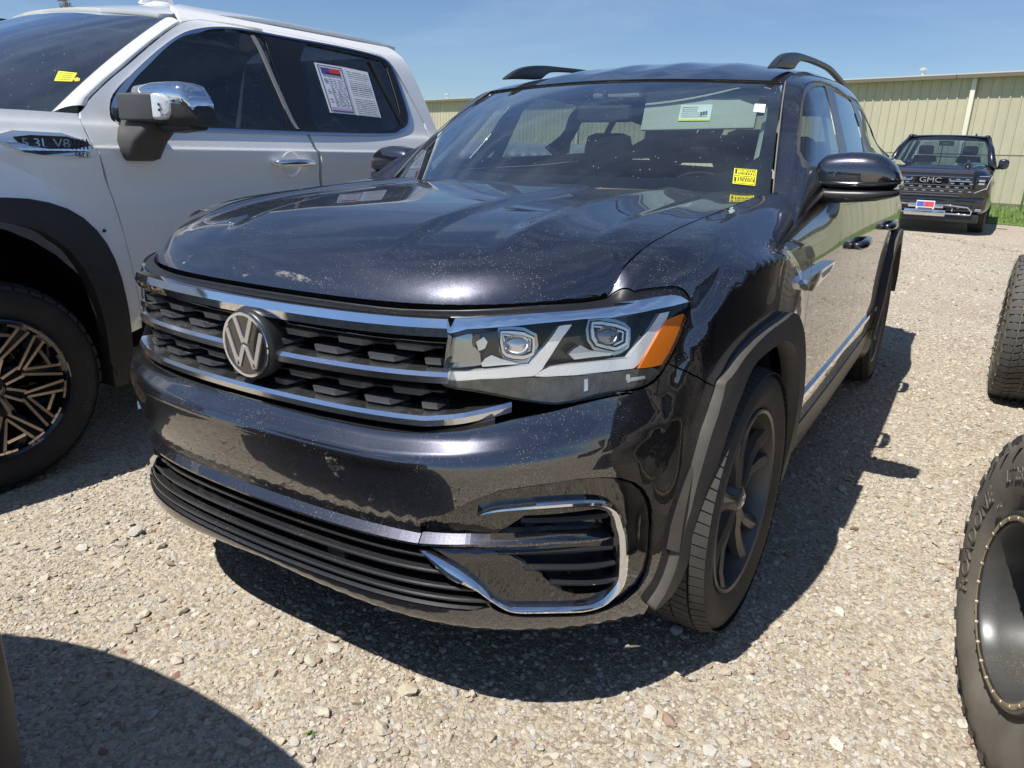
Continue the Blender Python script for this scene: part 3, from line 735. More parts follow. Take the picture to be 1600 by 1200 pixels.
lbox('back_wall', 7, -12, BH/2, 95, .1, BH, tan)
lbox('base_trim', 7, .02, .04, 95, .05, .08, gut)
for xk, hh__ in ((3.45, .20), (31.5, .26)):
    vt = lathe('roof_vent', [(0, .06), (hh__, .06)], roofm, bld, n=14, axis='Z', c=(xk, -sgn*.35, BH+.1)); lathe('vent_cap', [(0, .07), (.03, .13), (.08, .13), (.10, .0)], roofm, vt, n=14, axis='Z', c=(xk, -sgn*.35, BH+.1+hh__))

# ---- grass ----
gmat = mat('grass_green', (.12, .21, .035), rough=.8, var=(3, .35))
gr = mk('lawn', [(-45, 19.35+15, .0), (60, 19.35-.4, .0), (60, 24.5-15, 0), (-45, 45, 0)], [(0, 1, 2, 3)], gmat, None, False)
bpy.data.objects.remove(gr)
def along(u, v, z=0): p = BO+BD*u+BN*v; return (p.x, p.y, z)
lawn = mk('lawn', [along(-60, 8.3, .004), along(60, 8.3, .004), along(60, .1, .004), along(-60, .1, .004)], [(0, 1, 2, 3)], gmat, None, False); lawn['kind'] = 'structure'
V = []; F = []
for i in range(16000):
    u = rng.uniform(-16, 6); v = rng.uniform(.3, 8.45+.15*math.sin(u*3)); h = rng.uniform(.05, .13); a = rng.uniform(0, 3.14); w = .012; p = along(u, v); b = len(V); dx, dy = math.cos(a)*w, math.sin(a)*w
    V += [(p[0]-dx, p[1]-dy, 0), (p[0]+dx, p[1]+dy, 0), (p[0]+rng.normal()*.03, p[1]+rng.normal()*.03, h)]; F.append((b, b+1, b+2))
gb = mk('grass', V, F, mat('grass_blade', (.16, .23, .06), rough=.7, var=(.8, .3)), None, False, kind='stuff')

# ---- chain-link fence in front of the wall ----
galv = mat('galvanised', (.42, .43, .42), rough=.45, metal=.6)
fo_ = 3.63; FH = 1.50
fence = thing('chain_link_fence', 'chain link fence with pipe top rail in front of the tan building', 'fence', along(0, fo_), math.atan2(BD.y, BD.x))
for k in range(-18, 22):
    x = k*3.0-1.5
    p_ = tube('fence_post', [(x, 0, 0), (x, 0, FH+.03)], .03, galv, fence, k=8); lathe('post_cap', [(0, .034), (.03, .02), (.04, 0)], galv, p_, n=10, axis='Z', c=(x, 0, FH+.03))
    tube('top_rail', [(x, 0, FH), (x+3.0, 0, FH)], .021, mat('dark_rail', (.22, .19, .15), rough=.6, metal=.3), fence, k=6)
V = []; F = []
for k in range(int(60/.09)):
    x = -32+k*.09
    for d in (1, -1):
        b = len(V); x1 = x+d*FH; w = .0022
        V += [(x-w, 0, .03), (x+w, 0, .03), (x1+w, 0, FH), (x1-w, 0, FH)]; F.append((b, b+1, b+2, b+3))
mk('wire_mesh', V, F, galv, fence, False, kind='stuff')

# ---- bare pole top behind the white pickup ----
barkm = mat('grey_bark', (.11, .09, .07), rough=.9)
PB = 15.2
pp = [(-39.7498,22.0000,6.8274),(-39.6636,22.0000,7.5536),(-39.6932,22.0000,8.2780)]
pole = thing('utility_pole', 'weathered pole top with vines seen over the roof of the white pickup', 'pole', (pp[0][0], 22.0, 0))
zt = pp[0][2]
tube('pole_shaft', [(0, 0, 0), (0, 0, zt+.75)], [.13, .10], barkm, pole, k=12)
for dz in (.15, .55): box('cross_arm', (0, 0, zt+dz+.35), (1.3, .09, .09), barkm, pole)
V = []; F = []
for i in range(420):
    z = zt+rng.uniform(-.6, .85); a = rng.uniform(0, 6.28); r_ = abs(rng.normal(.12, .10)); c = np.array([math.cos(a)*r_, math.sin(a)*r_, z]); b = len(V); s_ = .045
    for q in range(3): V.append(tuple(c+rng.normal(size=3)*s_))
    F.append((b, b+1, b+2))
mk('vine', V, F, mat('dry_leaf', (.16, .13, .07), rough=.9), pole, False, kind='stuff')

# =====================================================================
#  dark grey SUV in the middle of the picture
# =====================================================================
paint = mat('suv_paint', (.040, .041, .054), rough=.33, metal=.9, coat=1, coat_rough=.012, coat_ior=2.15, flake=.5, dust=(.30, (.55, .50, .42), .006))
inner = mat('suv_inner_black', (.006, .006, .007), rough=.8, spec=.2)
gloss = mat('piano_black', (.008, .008, .009), rough=.06, coat=1, coat_rough=.02, coat_ior=1.6, dust=(.22, (.5, .46, .4), .004))
satin = mat('satin_black_plastic', (.018, .019, .021), rough=.36, dust=(.3, (.5, .46, .4), .012))
matte = mat('grey_arch_plastic', (.042, .040, .038), rough=.62, var=(9, .12), dust=(.25, (.5, .45, .37), .10))
chrome = mat('chrome', (.78, .80, .83), rough=.05, metal=1, dust=(.30, (.45, .43, .4), .03))
blade_m = mat('grille_blade_grey', (.040, .043, .046), rough=.42, dust=(.3, (.5, .48, .44), .05))
chrome_d = mat('chrome_dusty', (.72, .75, .80), rough=.14, metal=1, dust=(.45, (.5, .5, .5), .05), bump=(60, .05))
rubber = mat('tyre_rubber', (.028, .027, .026), rough=.78, var=(14, .25), bump=(120, .25), dust=(.2, (.34, .30, .25), .14))
wheel_m = mat('dark_alloy', (.115, .112, .110), rough=.34, metal=.7, dust=(.1, (.4, .36, .3), .12))
clear = glass('clear_lens', (.96, .97, .97), fm=1.0)
wsg = glass('windscreen_glass', (.76, .88, .86), film=.016, fm=2.3)
sideg = glass('side_glass', (.50, .56, .56), film=.02, fm=1.3)
privg = glass('privacy_glass', (.45, .52, .52), film=.02, fm=1.3)
suv = thing('suv', 'dark grey metallic SUV parked in the middle, with chrome grille bars and round emblem', 'car')
TM = (NR-1)*TS
def row(s, k): return (s, k*TS)
def mir(l): return [(-a, b) for a, b in l]
def sym(half): return list(half)+mir(half)[::-1]

# ---- traced edges (driver side, own surface coordinates) ----
HLB = [(0.7955,0.6032),(0.8926,0.5980),(0.9903,0.6001),(0.9415,0.6039),(1.0070,0.6051),(1.0277,0.6093),(1.0492,0.6152),(1.0654,0.6250),(1.0780,0.6375),(1.0854,0.6438)]   # below the lamp
SEAMB = [(1.0862,0.6425),(1.1203,0.6304),(1.1768,0.6077),(1.2708,0.5534)]                                               # bumper / fender gap
FLF = [(1.2513,0.5638),(1.2298,0.5143),(1.2027,0.4364),(1.1764,0.3858),(1.1571,0.3324),(1.1434,0.2386),(1.1265,0.1840),(1.1092,0.1499),(1.0873,0.1179)]  # front of arch moulding
FLTV = [(1.2503,0.5779),(1.2875,0.5842),(1.3239,0.6022),(1.3807,0.6186),(1.4516,0.6310),(1.5349,0.6371),(1.6225,0.6380)]
FLFV = [(1.2483,0.5661),(1.2235,0.5222),(1.1966,0.4426),(1.1745,0.3912),(1.1580,0.3386),(1.1461,0.2427),(1.1275,0.1884),(1.1085,0.1556),(1.0766,0.1240)]
FLT = [(1.2515,0.5763),(1.2921,0.5837),(1.3344,0.6019),(1.3980,0.6196),(1.4824,0.6309),(1.5845,0.6345),(1.6960,0.6303)]                     # top of arch moulding
FOG = [(0.4719,0.3521),(0.5073,0.3603),(0.5408,0.3750),(0.5720,0.3894),(0.6013,0.4022),(0.6155,0.4075),(0.6702,0.4204),(0.7523,0.4238),(0.8388,0.4237),(0.9024,0.4179),(0.9551,0.4091),(0.9968,0.3966),(1.0262,0.3801),(1.0463,0.3611),(1.0597,0.3383),(1.0659,0.2809),(1.0673,0.2360),(1.0679,0.1987),(1.0607,0.1740),(1.0383,0.1547),(0.9992,0.1367),(0.9503,0.1223),(0.9099,0.1156),(0.8776,0.1137),(0.7944,0.1161),(0.7333,0.1183),(0.7035,0.1223),(0.6740,0.1319),(0.6446,0.1496)]
LIPT = [(.63, 2*TS), (.5, 2*TS), (.3, 2*TS), (0, 2*TS)]
S5 = 5*TS
# upper bumper + lower lip in one skin with one big opening
top_edge = [(s, wz(s, .735)) for s in (0, .2, .4)]+SZ((.5, .742), (.58, .752), (.64, .765), (.70, .780))+HLB[1:]
half_out = top_edge+SEAMB[1:]+FLF[1:]+[(1.07, TS*1.02), (.9, TS), (.6, TS), (.3, TS), (0, TS)]
bumper_out = half_out[:-1]+[(0, TS)]+mir(half_out[1:-1])[::-1]
open_half = [(0, S5), (.2, S5), (.483, S5), (.484, FOG[0][1])]+FOG[1:]+[(.655, 2.2*TS), (.60, 2.02*TS)]+LIPT[1:]
bumper_hole = open_half+mir(open_half[1:-1])[::-1]
CREASE = [[(s, k*TS) for s in np.linspace(-1.24, 1.24, 90)] for k in (5.9, 6.6, 7, 7.33, 7.66, 8, 8.3, 8.6)]
bumper = panel('bumper', W, bumper_out, paint, suv, holes=[bumper_hole], thick=.02, gap=.0015, step=.026, bstep=.012, lines=CREASE)
# dark structure behind everything
panel('grille_backing', W, sym([(0, TS*1.2), (1.0, TS*1.2), (1.05, 8*TS), (.95, 12.6*TS), (0, 12.6*TS)]), inner, suv, off=-.15, thick=.01, step=.08, bstep=.08)
panel('lip_floor', W, sym([(0, .1*TS), (1.05, .1*TS), (1.05, .98*TS), (0, .98*TS)]), satin, suv, thick=.01, step=.06, bstep=.04)

# ---- bonnet ----
lipx = np.linspace(0, .742, 24); lipe = [(x, float(_lip(x))+.004) for x in lipx]
sy = np.linspace(.385, 1.50, 40); seame = [(float(np.interp(y, SEAM[0], SEAM[1])), float(y)) for y in sy]
cowl = [(x, 1.175+.30*(x/.8)**2) for x in np.linspace(.80, 0, 20)]
cowl[0] = (seame[-1][0]-.004, 1.49)
hh = lipe+[(.748, .381)]+seame+cowl
hood = panel('bonnet', Hd, hh[:-1]+[(0, cowl[-1][1])]+mir(hh[1:-1])[::-1], paint, suv, thick=.022, gap=.0018, step=.022, bstep=.012, lines=[[(sx*x, y) for y in np.linspace(.12, 1.45, 60)] for sx in (1, -1) for x in (.262, .285, .308, .330, .457, .482, .507, .532, .56, .65, .675, .700, .725)])
_bs = [(x, float(_lip(x))+.035) for x in np.linspace(-.74, .74, 30)]+[(.76, .50), (.77, 1.45), (-.77, 1.45), (-.76, .50)]
panel('bonnet_seal', Hd, _bs, inner, suv, off=-.03, thick=.004, step=.08, bstep=.05)
def smear(name, seed, dens):
    if name in MATS: return MATS[name]
    m = bpy.data.materials.new(name); m.use_nodes = True; nt = m.node_tree; nt.nodes.clear(); N = nt.nodes.new; L = nt.links.new
    o = N("ShaderNodeOutputMaterial"); d = N("ShaderNodeBsdfDiffuse"); d.inputs[0].default_value = (.60, .56, .50, 1); t = N("ShaderNodeBsdfTransparent"); mx = N("ShaderNodeMixShader")
    tc = N("ShaderNodeTexCoord"); mp = N("ShaderNodeMapping"); mp.inputs['Rotation'].default_value = (0, 0, R(35)); mp.inputs['Scale'].default_value = (30, 130, 60); mp.inputs['Location'].default_value = (seed, seed, 0)
    n = N("ShaderNodeTexNoise"); n.inputs['Scale'].default_value = 1; n.inputs['Detail'].default_value = 8; n.inputs['Roughness'].default_value = .75; r = N("ShaderNodeMapRange"); r.inputs[1].default_value = .5-dens; r.inputs[2].default_value = .75; r.inputs[4].default_value = .75
    L(tc.outputs['Object'], mp.inputs[0]); L(mp.outputs[0], n.inputs['Vector']); L(n.outputs[0], r.inputs[0]); L(r.outputs[0], mx.inputs[0]); L(t.outputs[0], mx.inputs[1]); L(d.outputs[0], mx.inputs[2]); L(mx.outputs[0], o.inputs[0]); MATS[name] = m; return m
for q_, dn in (([(-0.0039,0.1285),(0.0241,0.1333),(0.0906,0.1308),(0.1345,0.1260),(0.1353,0.1186),(0.0996,0.1172),(0.0473,0.1209),(0.0131,0.1226)], .02), ([(-0.3617,0.1349),(-0.3423,0.1526),(-0.3227,0.1521),(-0.3322,0.1310)], -.03), ([(-0.1006,0.1139),(-0.0824,0.1361),(-0.0667,0.1344),(-0.0791,0.1111)], -.03), ([(0.4769,0.1577),(0.5556,0.2079),(0.5667,0.2058),(0.4941,0.1566)], -.12), ([(0.2036,0.1182),(0.3721,0.1383),(0.3655,0.1242),(0.2098,0.1110)], -.13)):
    panel('dried_splash', Hd, q_, smear('splash_%d' % int(dn*100), 3.1+dn, dn), hood, off=.0006, thick=.0004, step=.02, smooth=1)
for q_, dn in (([(0.2635,0.4634),(0.2852,0.4672),(0.3139,0.4370),(0.3055,0.4040),(0.2842,0.3961),(0.2820,0.4170),(0.2609,0.4284)], -.02), ([(0.1391,0.4102),(0.1632,0.4097),(0.1600,0.3958),(0.1388,0.3944)], -.03), ([(0.3608,0.4119),(0.3942,0.4123),(0.3795,0.3769),(0.3609,0.3735)], -.08), ([(0.5092,0.4382),(0.5314,0.4333),(0.5336,0.4070),(0.5126,0.4031)], -.05), ([(-0.1773,0.4356),(-0.0893,0.4473),(-0.1098,0.4268),(-0.1768,0.4212)], -.10), ([(0.7133,0.5996),(0.7423,0.5984),(0.7295,0.5715),(0.7096,0.5716)], -.07), ([(0.9383,0.6042),(0.9579,0.6026),(0.9590,0.5820),(0.9393,0.5839)], -.03)):
    panel('dried_splash', W, q_, smear('splash_%d' % int(dn*100), 3.1+dn, dn), bumper, off=.0006, thick=.0004, step=.02, smooth=1)
cu_ = np.array([[(x, float(_lip(x))+.012+dy, float(Hd.P(x, float(_lip(x))+.01)[2])-dz) for dy, dz in ((0, .006), (.012, .03), (.012, .09))] for x in np.linspace(-.765, .765, 60)]); grid('bonnet_slot', cu_, inner, suv)
# black strip between bonnet and upper chrome
CT = [(0.9044,0.7794),(1.0034,0.7732),(0.9578,0.7883),(1.0207,0.7781),(1.0620,0.7747),(1.0905,0.7707),(1.1128,0.7672),(1.1314,0.7610),(1.1464,0.7533),(1.1547,0.7480)]
LAMPTOP = [(0.9585,0.9600),(1.0112,0.8143),(1.0684,0.7982),(1.1112,0.7881),(1.1332,0.7814),(1.1509,0.7700),(1.1610,0.7595),(1.1653,0.7483),(1.1615,0.7353),(1.1489,0.7163),(1.1299,0.6904),(1.1086,0.6648),(1.0862,0.6432)]
ufh = [(0, 11.9*TS), (.3, 11.9*TS), (.55, 11.9*TS)]+CT+LAMPTOP[:8][::-1]+[(.948, 14.98*TS), (.90, 14.98*TS), (.7, 14.98*TS), (.4, 14.9*TS), (0, 14.9*TS)]
panel('upper_frame', W, ufh[:-1]+[(0, 14.9*TS)]+mir(ufh[1:-1])[::-1], mat('frame_black', (.010, .010, .012), rough=.38, dust=(.2, (.5, .46, .4), .004)), suv, off=-.004, thick=.012, step=.03, bstep=.012)

# ---- upper grille ----
def zb(base): return lambda s: base+.012*abs(s)**2/.3
bar('chrome_top_bar', -.505, .555, lambda s: .967+.020*abs(s)**2, .045, [(.006, .018), (.012, .0), (.004, -.020), (-.02, -.020), (-.02, .018)], chrome, suv, n=60)
bar('chrome_middle_bar', -.515, -.070, lambda s: .859+.024*abs(s)**2, .045, [(-.055, .019), (.004, .013), (.009, .004), (.006, -.011), (-.02, -.012), (-.055, .006)], chrome_d, suv, n=32)
bar('chrome_middle_bar', .085, .555, lambda s: .859+.024*abs(s)**2, .045, [(-.055, .019), (.004, .013), (.009, .004), (.006, -.011), (-.02, -.012), (-.055, .006)], chrome_d, suv, n=32)
bar('chrome_lower_bar', -.60, .70, lambda s: .762+.024*abs(s)**2+(max(0, abs(s)-.5))*.12, lambda s: .045+max(0, abs(s)-.58)*.25, [(-.055, .017), (.004, .012), (.009, .003), (.006, -.011), (-.02, -.012), (-.055, .004)], chrome_d, suv, n=60)
bar('grille_lower_frame', -.66, .66, lambda s: .700+.03*abs(s)**2+(max(0, abs(s)-.48))*.20, .05, [(.002, .020), (.004, .030), (-.004, .032), (-.045, .018), (-.10, .014), (-.10, -.03), (-.002, .0)], satin, suv, n=60)
def blade(sc_, z, d, w=.105):
    p, o, _ = plan_path(sc_-w/2, sc_+w/2, z+.024*abs(sc_)**2, d, 6)
    pf = np.array([[(.0, .004), (.0, -.004), (-.045, -.010), (-.045, .002)]]*6, float)
    for i, a in ((0, .0), (1, 1), (2, 1), (3, 1), (4, 1), (5, .0)):
        pf[i, 0, 0] = .014 if a else -.010; pf[i, 1, 0] = .010 if a else -.012
        pf[i, 0, 1] = .009 if a else .001; pf[i, 1, 1] = -.006 if a else -.002
    pl = p.copy()
    return prism_path('grille_blade', pl, o, np.array([0, 0, 1.]), pf, blade_m, suv)
for z, d, cs in ((.9165, .066, (.15, .305, .46)), (.887, .072, (.075, .228, .383, .535)), (.8200, .066, (.15, .30, .45)), (.789, .072, (.075, .215, .368, .525))):
    for c in cs:
        for sg in (1, -1):
            if c > .5: blade(sg*(c-.022), z, d, .062); continue
            blade(sg*c, z, d, .055 if c < .1 else .108)
for z in (.9165, .820):
    bar('grille_fin', -.535, .535, lambda s, z=z: z+.024*abs(s)**2, .075, [(.004, .002), (.004, -.002), (-.03, -.003), (-.03, .003)], satin, suv, n=50)
for k in range(-6, 7):
    s0_ = k*.0805
    bar('grille_rib', s0_-.0012, s0_+.0012, .83, .115, [(.0, .13), (.0, -.11), (-.02, -.11), (-.02, .13)], inner, suv, n=2)
# small script badge on the passenger side of the grille
bar('grille_badge', -.535, -.490, .902, .050, [(.004, .008), (.004, -.008), (-.004, -.008), (-.004, .008)], chrome, suv, n=3)

# ---- round emblem ----
emb = lathe('emblem_disc', [(-.016, 0), (-.016, .076), (-.012, .081), (-.004, .0835), (.012, .084), (.07, .070), (.07, 0)], satin, suv, n=72, axis='Y', c=(.010, .040, .876))
EC = np.array((.010, .040-.0165, .876))
def ring(name, r0, r1, y, m, par, th=.003): return lathe(name, [(y, r0), (y-th, r0+.001), (y-th, r1-.001), (y, r1)], m, par, n=72, axis='Y', c=tuple(EC), closed=True)
lathe('emblem_face', [(-.0005, 0), (-.0005, .073)], gloss, emb, n=60, axis='Y', c=tuple(EC))
ring('emblem_ring', .069, .077, .0, chrome, emb)
def stroke(a, b, w):
    a = np.array(a); b = np.array(b); t = (b-a)/np.linalg.norm(b-a); n_ = np.array([-t[1], t[0]])*w/2
    P = [a+n_, a-n_, b-n_, b+n_]; pts = [(EC[0]+p[0], EC[1]-.0035, EC[2]+p[1]) for p in P]
    plate('emblem_letter', pts, (0, -1, 0), .004, mat('emblem_silver', (.78, .76, .74), rough=.28, metal=.75), emb)
for sg in (1, -1):
    stroke((sg*.0275, .0635), (sg*.0045, .006), .0115)            # V
    stroke((sg*.0585, .034), (sg*.0285, -.050), .0115)            # W outer legs
    stroke((sg*.0265, -.053), (sg*.0045, -.003), .0115)           # W inner legs

# ---- head lamps ----
LAMP = [(0.5502,0.7317),(0.5695,0.7377),(0.5934,0.7416),(0.7124,0.7435),(0.8676,0.7482),(0.9990,0.7444),(0.9176,0.7452),(0.9841,0.7475),(1.0496,0.7486),(1.1045,0.7473),(1.1450,0.7470),(1.1613,0.7462),(1.1577,0.7313),(1.1398,0.7104),(1.1172,0.6825),(1.0948,0.6592),(1.0777,0.6446),(1.0650,0.6319),(1.0489,0.6221),(1.0276,0.6128),(1.0070,0.6090),(0.9417,0.6050),(0.8468,0.6046),(0.9578,0.6015),(0.8929,0.6006),(0.8465,0.6017),(0.8015,0.6038),(0.7721,0.6086),(0.7135,0.6189),(0.6546,0.6298),(0.6102,0.6378),(0.5651,0.6430),(0.5408,0.6473),(0.5323,0.6520),(0.5340,0.6615),(0.5383,0.6731),(0.5424,0.6891),(0.5458,0.7113)]
CHS = [(0.5510,0.7338),(0.5554,0.7456),(0.5607,0.7566),(0.5650,0.7692),(0.6828,0.7682),(0.8050,0.7706),(1.0034,0.7732),(0.9578,0.7883),(1.0207,0.7781),(1.0620,0.7747),(1.0905,0.7707),(1.1128,0.7672),(1.1314,0.7610),(1.1464,0.7533),(1.1547,0.7480),(1.1410,0.7480),(1.1046,0.7478),(1.0496,0.7491),(0.9842,0.7480),(0.9176,0.7458),(0.9991,0.7450),(0.8676,0.7487),(0.7124,0.7440),(0.5934,0.7424)]
DRL1 = [(0.5388,0.6525),(0.5436,0.6621),(0.5533,0.6659),(0.6239,0.6653),(0.6861,0.6641),(0.7445,0.6640),(0.7780,0.6960),(0.8136,0.7374),(0.8301,0.7392),(0.8467,0.7388),(0.8226,0.7147),(0.7971,0.6823),(0.7724,0.6557),(0.7616,0.6493),(0.7508,0.6462),(0.6862,0.6484),(0.6240,0.6522)]
DRL2 = [(0.7724,0.6536),(0.7942,0.6585),(0.8907,0.6591),(1.0025,0.6608),(0.9410,0.6613),(0.9863,0.6619),(0.9962,0.6707),(1.0378,0.7040),(1.0787,0.7379),(1.1083,0.7373),(1.0963,0.7228),(1.0747,0.7002),(1.0508,0.6806),(1.0320,0.6645),(1.0132,0.6481),(0.9989,0.6408),(0.9394,0.6393),(0.8570,0.6405),(0.9392,0.6360),(0.8731,0.6392),(0.8095,0.6422),(0.7784,0.6434),(0.7538,0.6460)]
AMB = [(1.0965,0.7233),(1.1212,0.7265),(1.1472,0.7283),(1.1538,0.7246),(1.1430,0.7096),(1.1267,0.6924),(1.1091,0.6728),(1.0928,0.6553),(1.0773,0.6419),(1.0544,0.6400),(1.0323,0.6398),(1.0097,0.6405),(1.0252,0.6572),(1.0475,0.6800),(1.0714,0.7031)]
PR1 = [(0.6735,0.7347),(0.7024,0.7328),(0.7310,0.7282),(0.7565,0.7154),(0.7586,0.6955),(0.7555,0.6796),(0.7414,0.6743),(0.7289,0.6729),(0.7068,0.6755),(0.6877,0.6806),(0.6779,0.6888),(0.6729,0.7099)]
PR2 = [(0.9086,0.7403),(0.9355,0.7388),(0.9678,0.7307),(0.9871,0.7220),(0.9969,0.7136),(0.9949,0.6971),(0.9916,0.6844),(0.9753,0.6777),(0.9640,0.6751),(0.9410,0.6808),(0.9169,0.6874),(0.9056,0.7022),(0.9040,0.7233)]
LOW = [(0.5415,0.6529),(0.6243,0.6513),(0.7459,0.6444),(0.8697,0.6376),(0.9978,0.6350),(0.9183,0.6367),(0.9945,0.6386),(1.0511,0.6380),(1.0664,0.6323),(1.0555,0.6230),(1.0336,0.6149),(1.0119,0.6097),(0.9491,0.6068),(0.8511,0.6060),(0.9650,0.6028),(0.8988,0.6022),(0.8046,0.6060),(0.7151,0.6204),(0.6245,0.6369),(0.5621,0.6440),(0.5368,0.6481)]
lampglass = mat('amber_lens', (.80, .20, .012), rough=.12, coat=1, bump=(220, .5, .001), dust=(.1, (.5, .4, .3), .02))
lampglass2 = mat('red_brown_reflector', (.22, .06, .03), rough=.15, coat=1)
silver = mat('lamp_silver', (.80, .82, .84), rough=.22, metal=.85, bump=(300, .35, .0006))
drlm = mat('light_guide', (.97, .98, 1.0), rough=.26, metal=.45, coat=1, bump=(260, .8, .0012))
bezel = mat('lamp_bezel', (.035, .038, .043), rough=.25, coat=.4)
lowm = mat('lamp_lower_prism', (.13, .12, .105), rough=.28, metal=.6, bump=(200, 1.0, .002), var=(30, .3))
def hl_part(name, out, off, m, par_s, holes=(), thick=.01, step=.02, bst=.008, sm=0, label=None):
    for sg, par in par_s:
        panel(name, W, out, m, par, holes=holes, off=off, thick=thick, step=step, bstep=bst, mirror=0 if sg > 0 else 1, smooth=sm, label=label)
lamps = []
for sg in (1, -1):
    r_ = panel('headlight', W, LAMP, bezel, suv, off=-.055, thick=.004, step=.03, bstep=.012, mirror=0 if sg > 0 else 1)
    lamps.append((sg, r_))
# wall of the lamp bowl
for sg, par in lamps:
    o = clean(resamp(np.array(LAMP), .012)); X = W.P(o[:, 0], o[:, 1]); N = normals(W, o[:, 0], o[:, 1])
    V = np.vstack([X-N*.001, X-N*.056]); V[:, 0] *= sg; n = len(o)
    F = [(i, (i+1) % n, (i+1) % n+n, i+n) for i in range(n)]
    mk('lamp_wall', V, F, gloss, par, True)
hl_part('lamp_chrome_strip', CHS, .004, chrome, lamps, thick=.012)
hl_part('light_guide', DRL1, -.014, drlm, lamps, thick=.02)
hl_part('light_guide', DRL2, -.014, drlm, lamps, thick=.02)
hl_part('amber_reflector', AMB, -.010, lampglass, lamps, thick=.02)
hl_part('lower_prism', LOW, -.010, lowm, lamps, thick=.012)
def ringfrom(poly, g): p = clean(np.array(poly)); return p, shrink(p, g)
for nm, poly in (('projector', PR1), ('projector', PR2)):
    a, b = ringfrom(poly, .006)
    hl_part('projector_ring', a, -.028, silver, lamps, holes=[b], thick=.02, step=.03, bst=.006)
    cen = np.mean(np.array(poly), 0); P0 = W.P(cen[0], cen[1]); n0 = normals(W, cen[0], cen[1])
    for sg, par in lamps:
        secs = []
        t1 = np.cross(n0, (0, 0, 1)); t1 /= np.linalg.norm(t1); t2 = np.cross(t1, n0); base = P0-n0*.052
        for rr, hh_ in ((.034, 0), (.032, .008), (.026, .018), (.016, .025), (.004, .028)):
            L = np.array([base+n0*hh_+(t1*math.cos(a)*rr*1.05+t2*math.sin(a)*rr*.85) for a in np.linspace(0, 2*math.pi, 25)[:-1]]); L[:, 0] *= sg; secs.append(L)
        loft('projector_lens', secs, silver if nm and poly is PR1 else mat('projector_glass', (.25, .28, .32), rough=.05, metal=.6, coat=1), par)
refl = mat('lamp_reflector', (.40, .43, .46), rough=.10, metal=1, bump=(35, .25, .002)); hatch = mat('hatched_reflector', (.70, .73, .75), rough=.35, metal=.6, bump=(380, .9, .001))
for q_, m_, of in (([(0.5502,0.7233),(0.5875,0.7318),(0.6012,0.7314),(0.6056,0.7048),(0.6228,0.6893),(0.6265,0.6698),(0.5716,0.6679),(0.5437,0.6665),(0.5404,0.6825)], refl, -.040), ([(0.6214,0.7319),(0.6445,0.7335),(0.6691,0.7348),(0.6720,0.6907),(0.6853,0.6737),(0.6627,0.6692),(0.6297,0.6800),(0.6421,0.7084)], bezel, -.034),
    ([(0.6267,0.6736),(0.6362,0.6814),(0.6521,0.6870),(0.6745,0.6786),(0.7029,0.6709),(0.7187,0.6664),(0.6747,0.6683),(0.6300,0.6693)], hatch, -.024), ([(0.8409,0.6768),(0.8560,0.6860),(0.8730,0.6917),(0.8965,0.6800),(0.9535,0.6705),(0.9505,0.6671),(0.8958,0.6665),(0.8555,0.6653)], hatch, -.024),
    ([(0.8696,0.6933),(0.8964,0.6787),(0.9536,0.6717),(0.9534,0.6685),(0.9029,0.6705),(0.8623,0.6708)], hatch, -.024), ([(0.6026,0.7264),(0.6155,0.7319),(0.6221,0.7297),(0.6224,0.7200),(0.6129,0.7116),(0.6067,0.7013),(0.6018,0.7121)], lampglass2, -.030), ([(0.6128,0.7145),(0.6319,0.7251),(0.6419,0.7129),(0.6358,0.6998),(0.6198,0.6958)], silver, -.026),
    ([(0.8731,0.6317),(0.8815,0.6323),(0.8806,0.6142),(0.8709,0.6138)], hatch, -.0085), ([(0.9787,0.6317),(0.9865,0.6319),(0.9880,0.6189),(0.9816,0.6172),(0.9773,0.6241)], hatch, -.0085), ([(0.9897,0.6254),(1.0260,0.6259),(1.0279,0.6211),(0.9880,0.6193)], hatch, -.0085)):
    hl_part('lamp_reflector', q_, of, m_, lamps, thick=.012, step=.02, bst=.006)
for poly in (PR1, PR2):      # stepped shrouds round each projector
    for g1, g2, o1 in ((-.010, -.003, -.036), (.009, .013, -.036)):
        a = shrink(clean(np.array(poly)), g1); b = shrink(clean(np.array(poly)), g2)
        hl_part('projector_shroud', a, o1, refl if g1 < 0 else silver, lamps, holes=[b], thick=.012, step=.03, bst=.006)
hl_part('headlight_lens', LAMP, .001, clear, lamps, thick=.0015, step=.025)

# ---- fenders ----
ARC_T = FLT[-1]
def arch_pt(cy, ang, rx, rz, off=0):      # point on side skin at wheel-centred angle
    y = cy+rx*math.cos(ang); z = .375+rz*math.sin(ang); return y, z
_sl = np.linspace(.9, 6.3, 1200); _yl = W.P(_sl, np.full(1200, 6*TS))[:, 1]
def sy_(y): return float(np.interp(y, _yl[:900], _sl[:900]))
def YZ(*pts): return [(sy_(y), wz(sy_(y), z)) for y, z in pts]
def flare_arc(cy, a0, a1, rx, rz, n=14, p=2.3):
    out = []
    for a in np.linspace(R(a0), R(a1), n):
        c, s = math.cos(a), math.sin(a); out.append((cy+rx*math.copysign(abs(c)**(2/p), c), .375+rz*math.copysign(abs(s)**(2/p), s)))
    return out
rear_arc = YZ(*flare_arc(.91, 78, 0, .465, .545, 10))+YZ((1.385, .30))
DOOR0 = 1.385
fend = [(.953, TM-1e-4)]+[(s, TM-1e-4) for s in np.linspace(1.0, 2.10, 40)]
cowlp = YZ((1.50, 1.195), (1.42, 1.17), (1.395, 1.10), (DOOR0, 1.0), (DOOR0, .80), (DOOR0, .55), (DOOR0, .40))
fender_out = LAMPTOP+SEAMB[1:]+FLT[:-1]+rear_arc[1:]+cowlp[::-1]+fend[::-1]
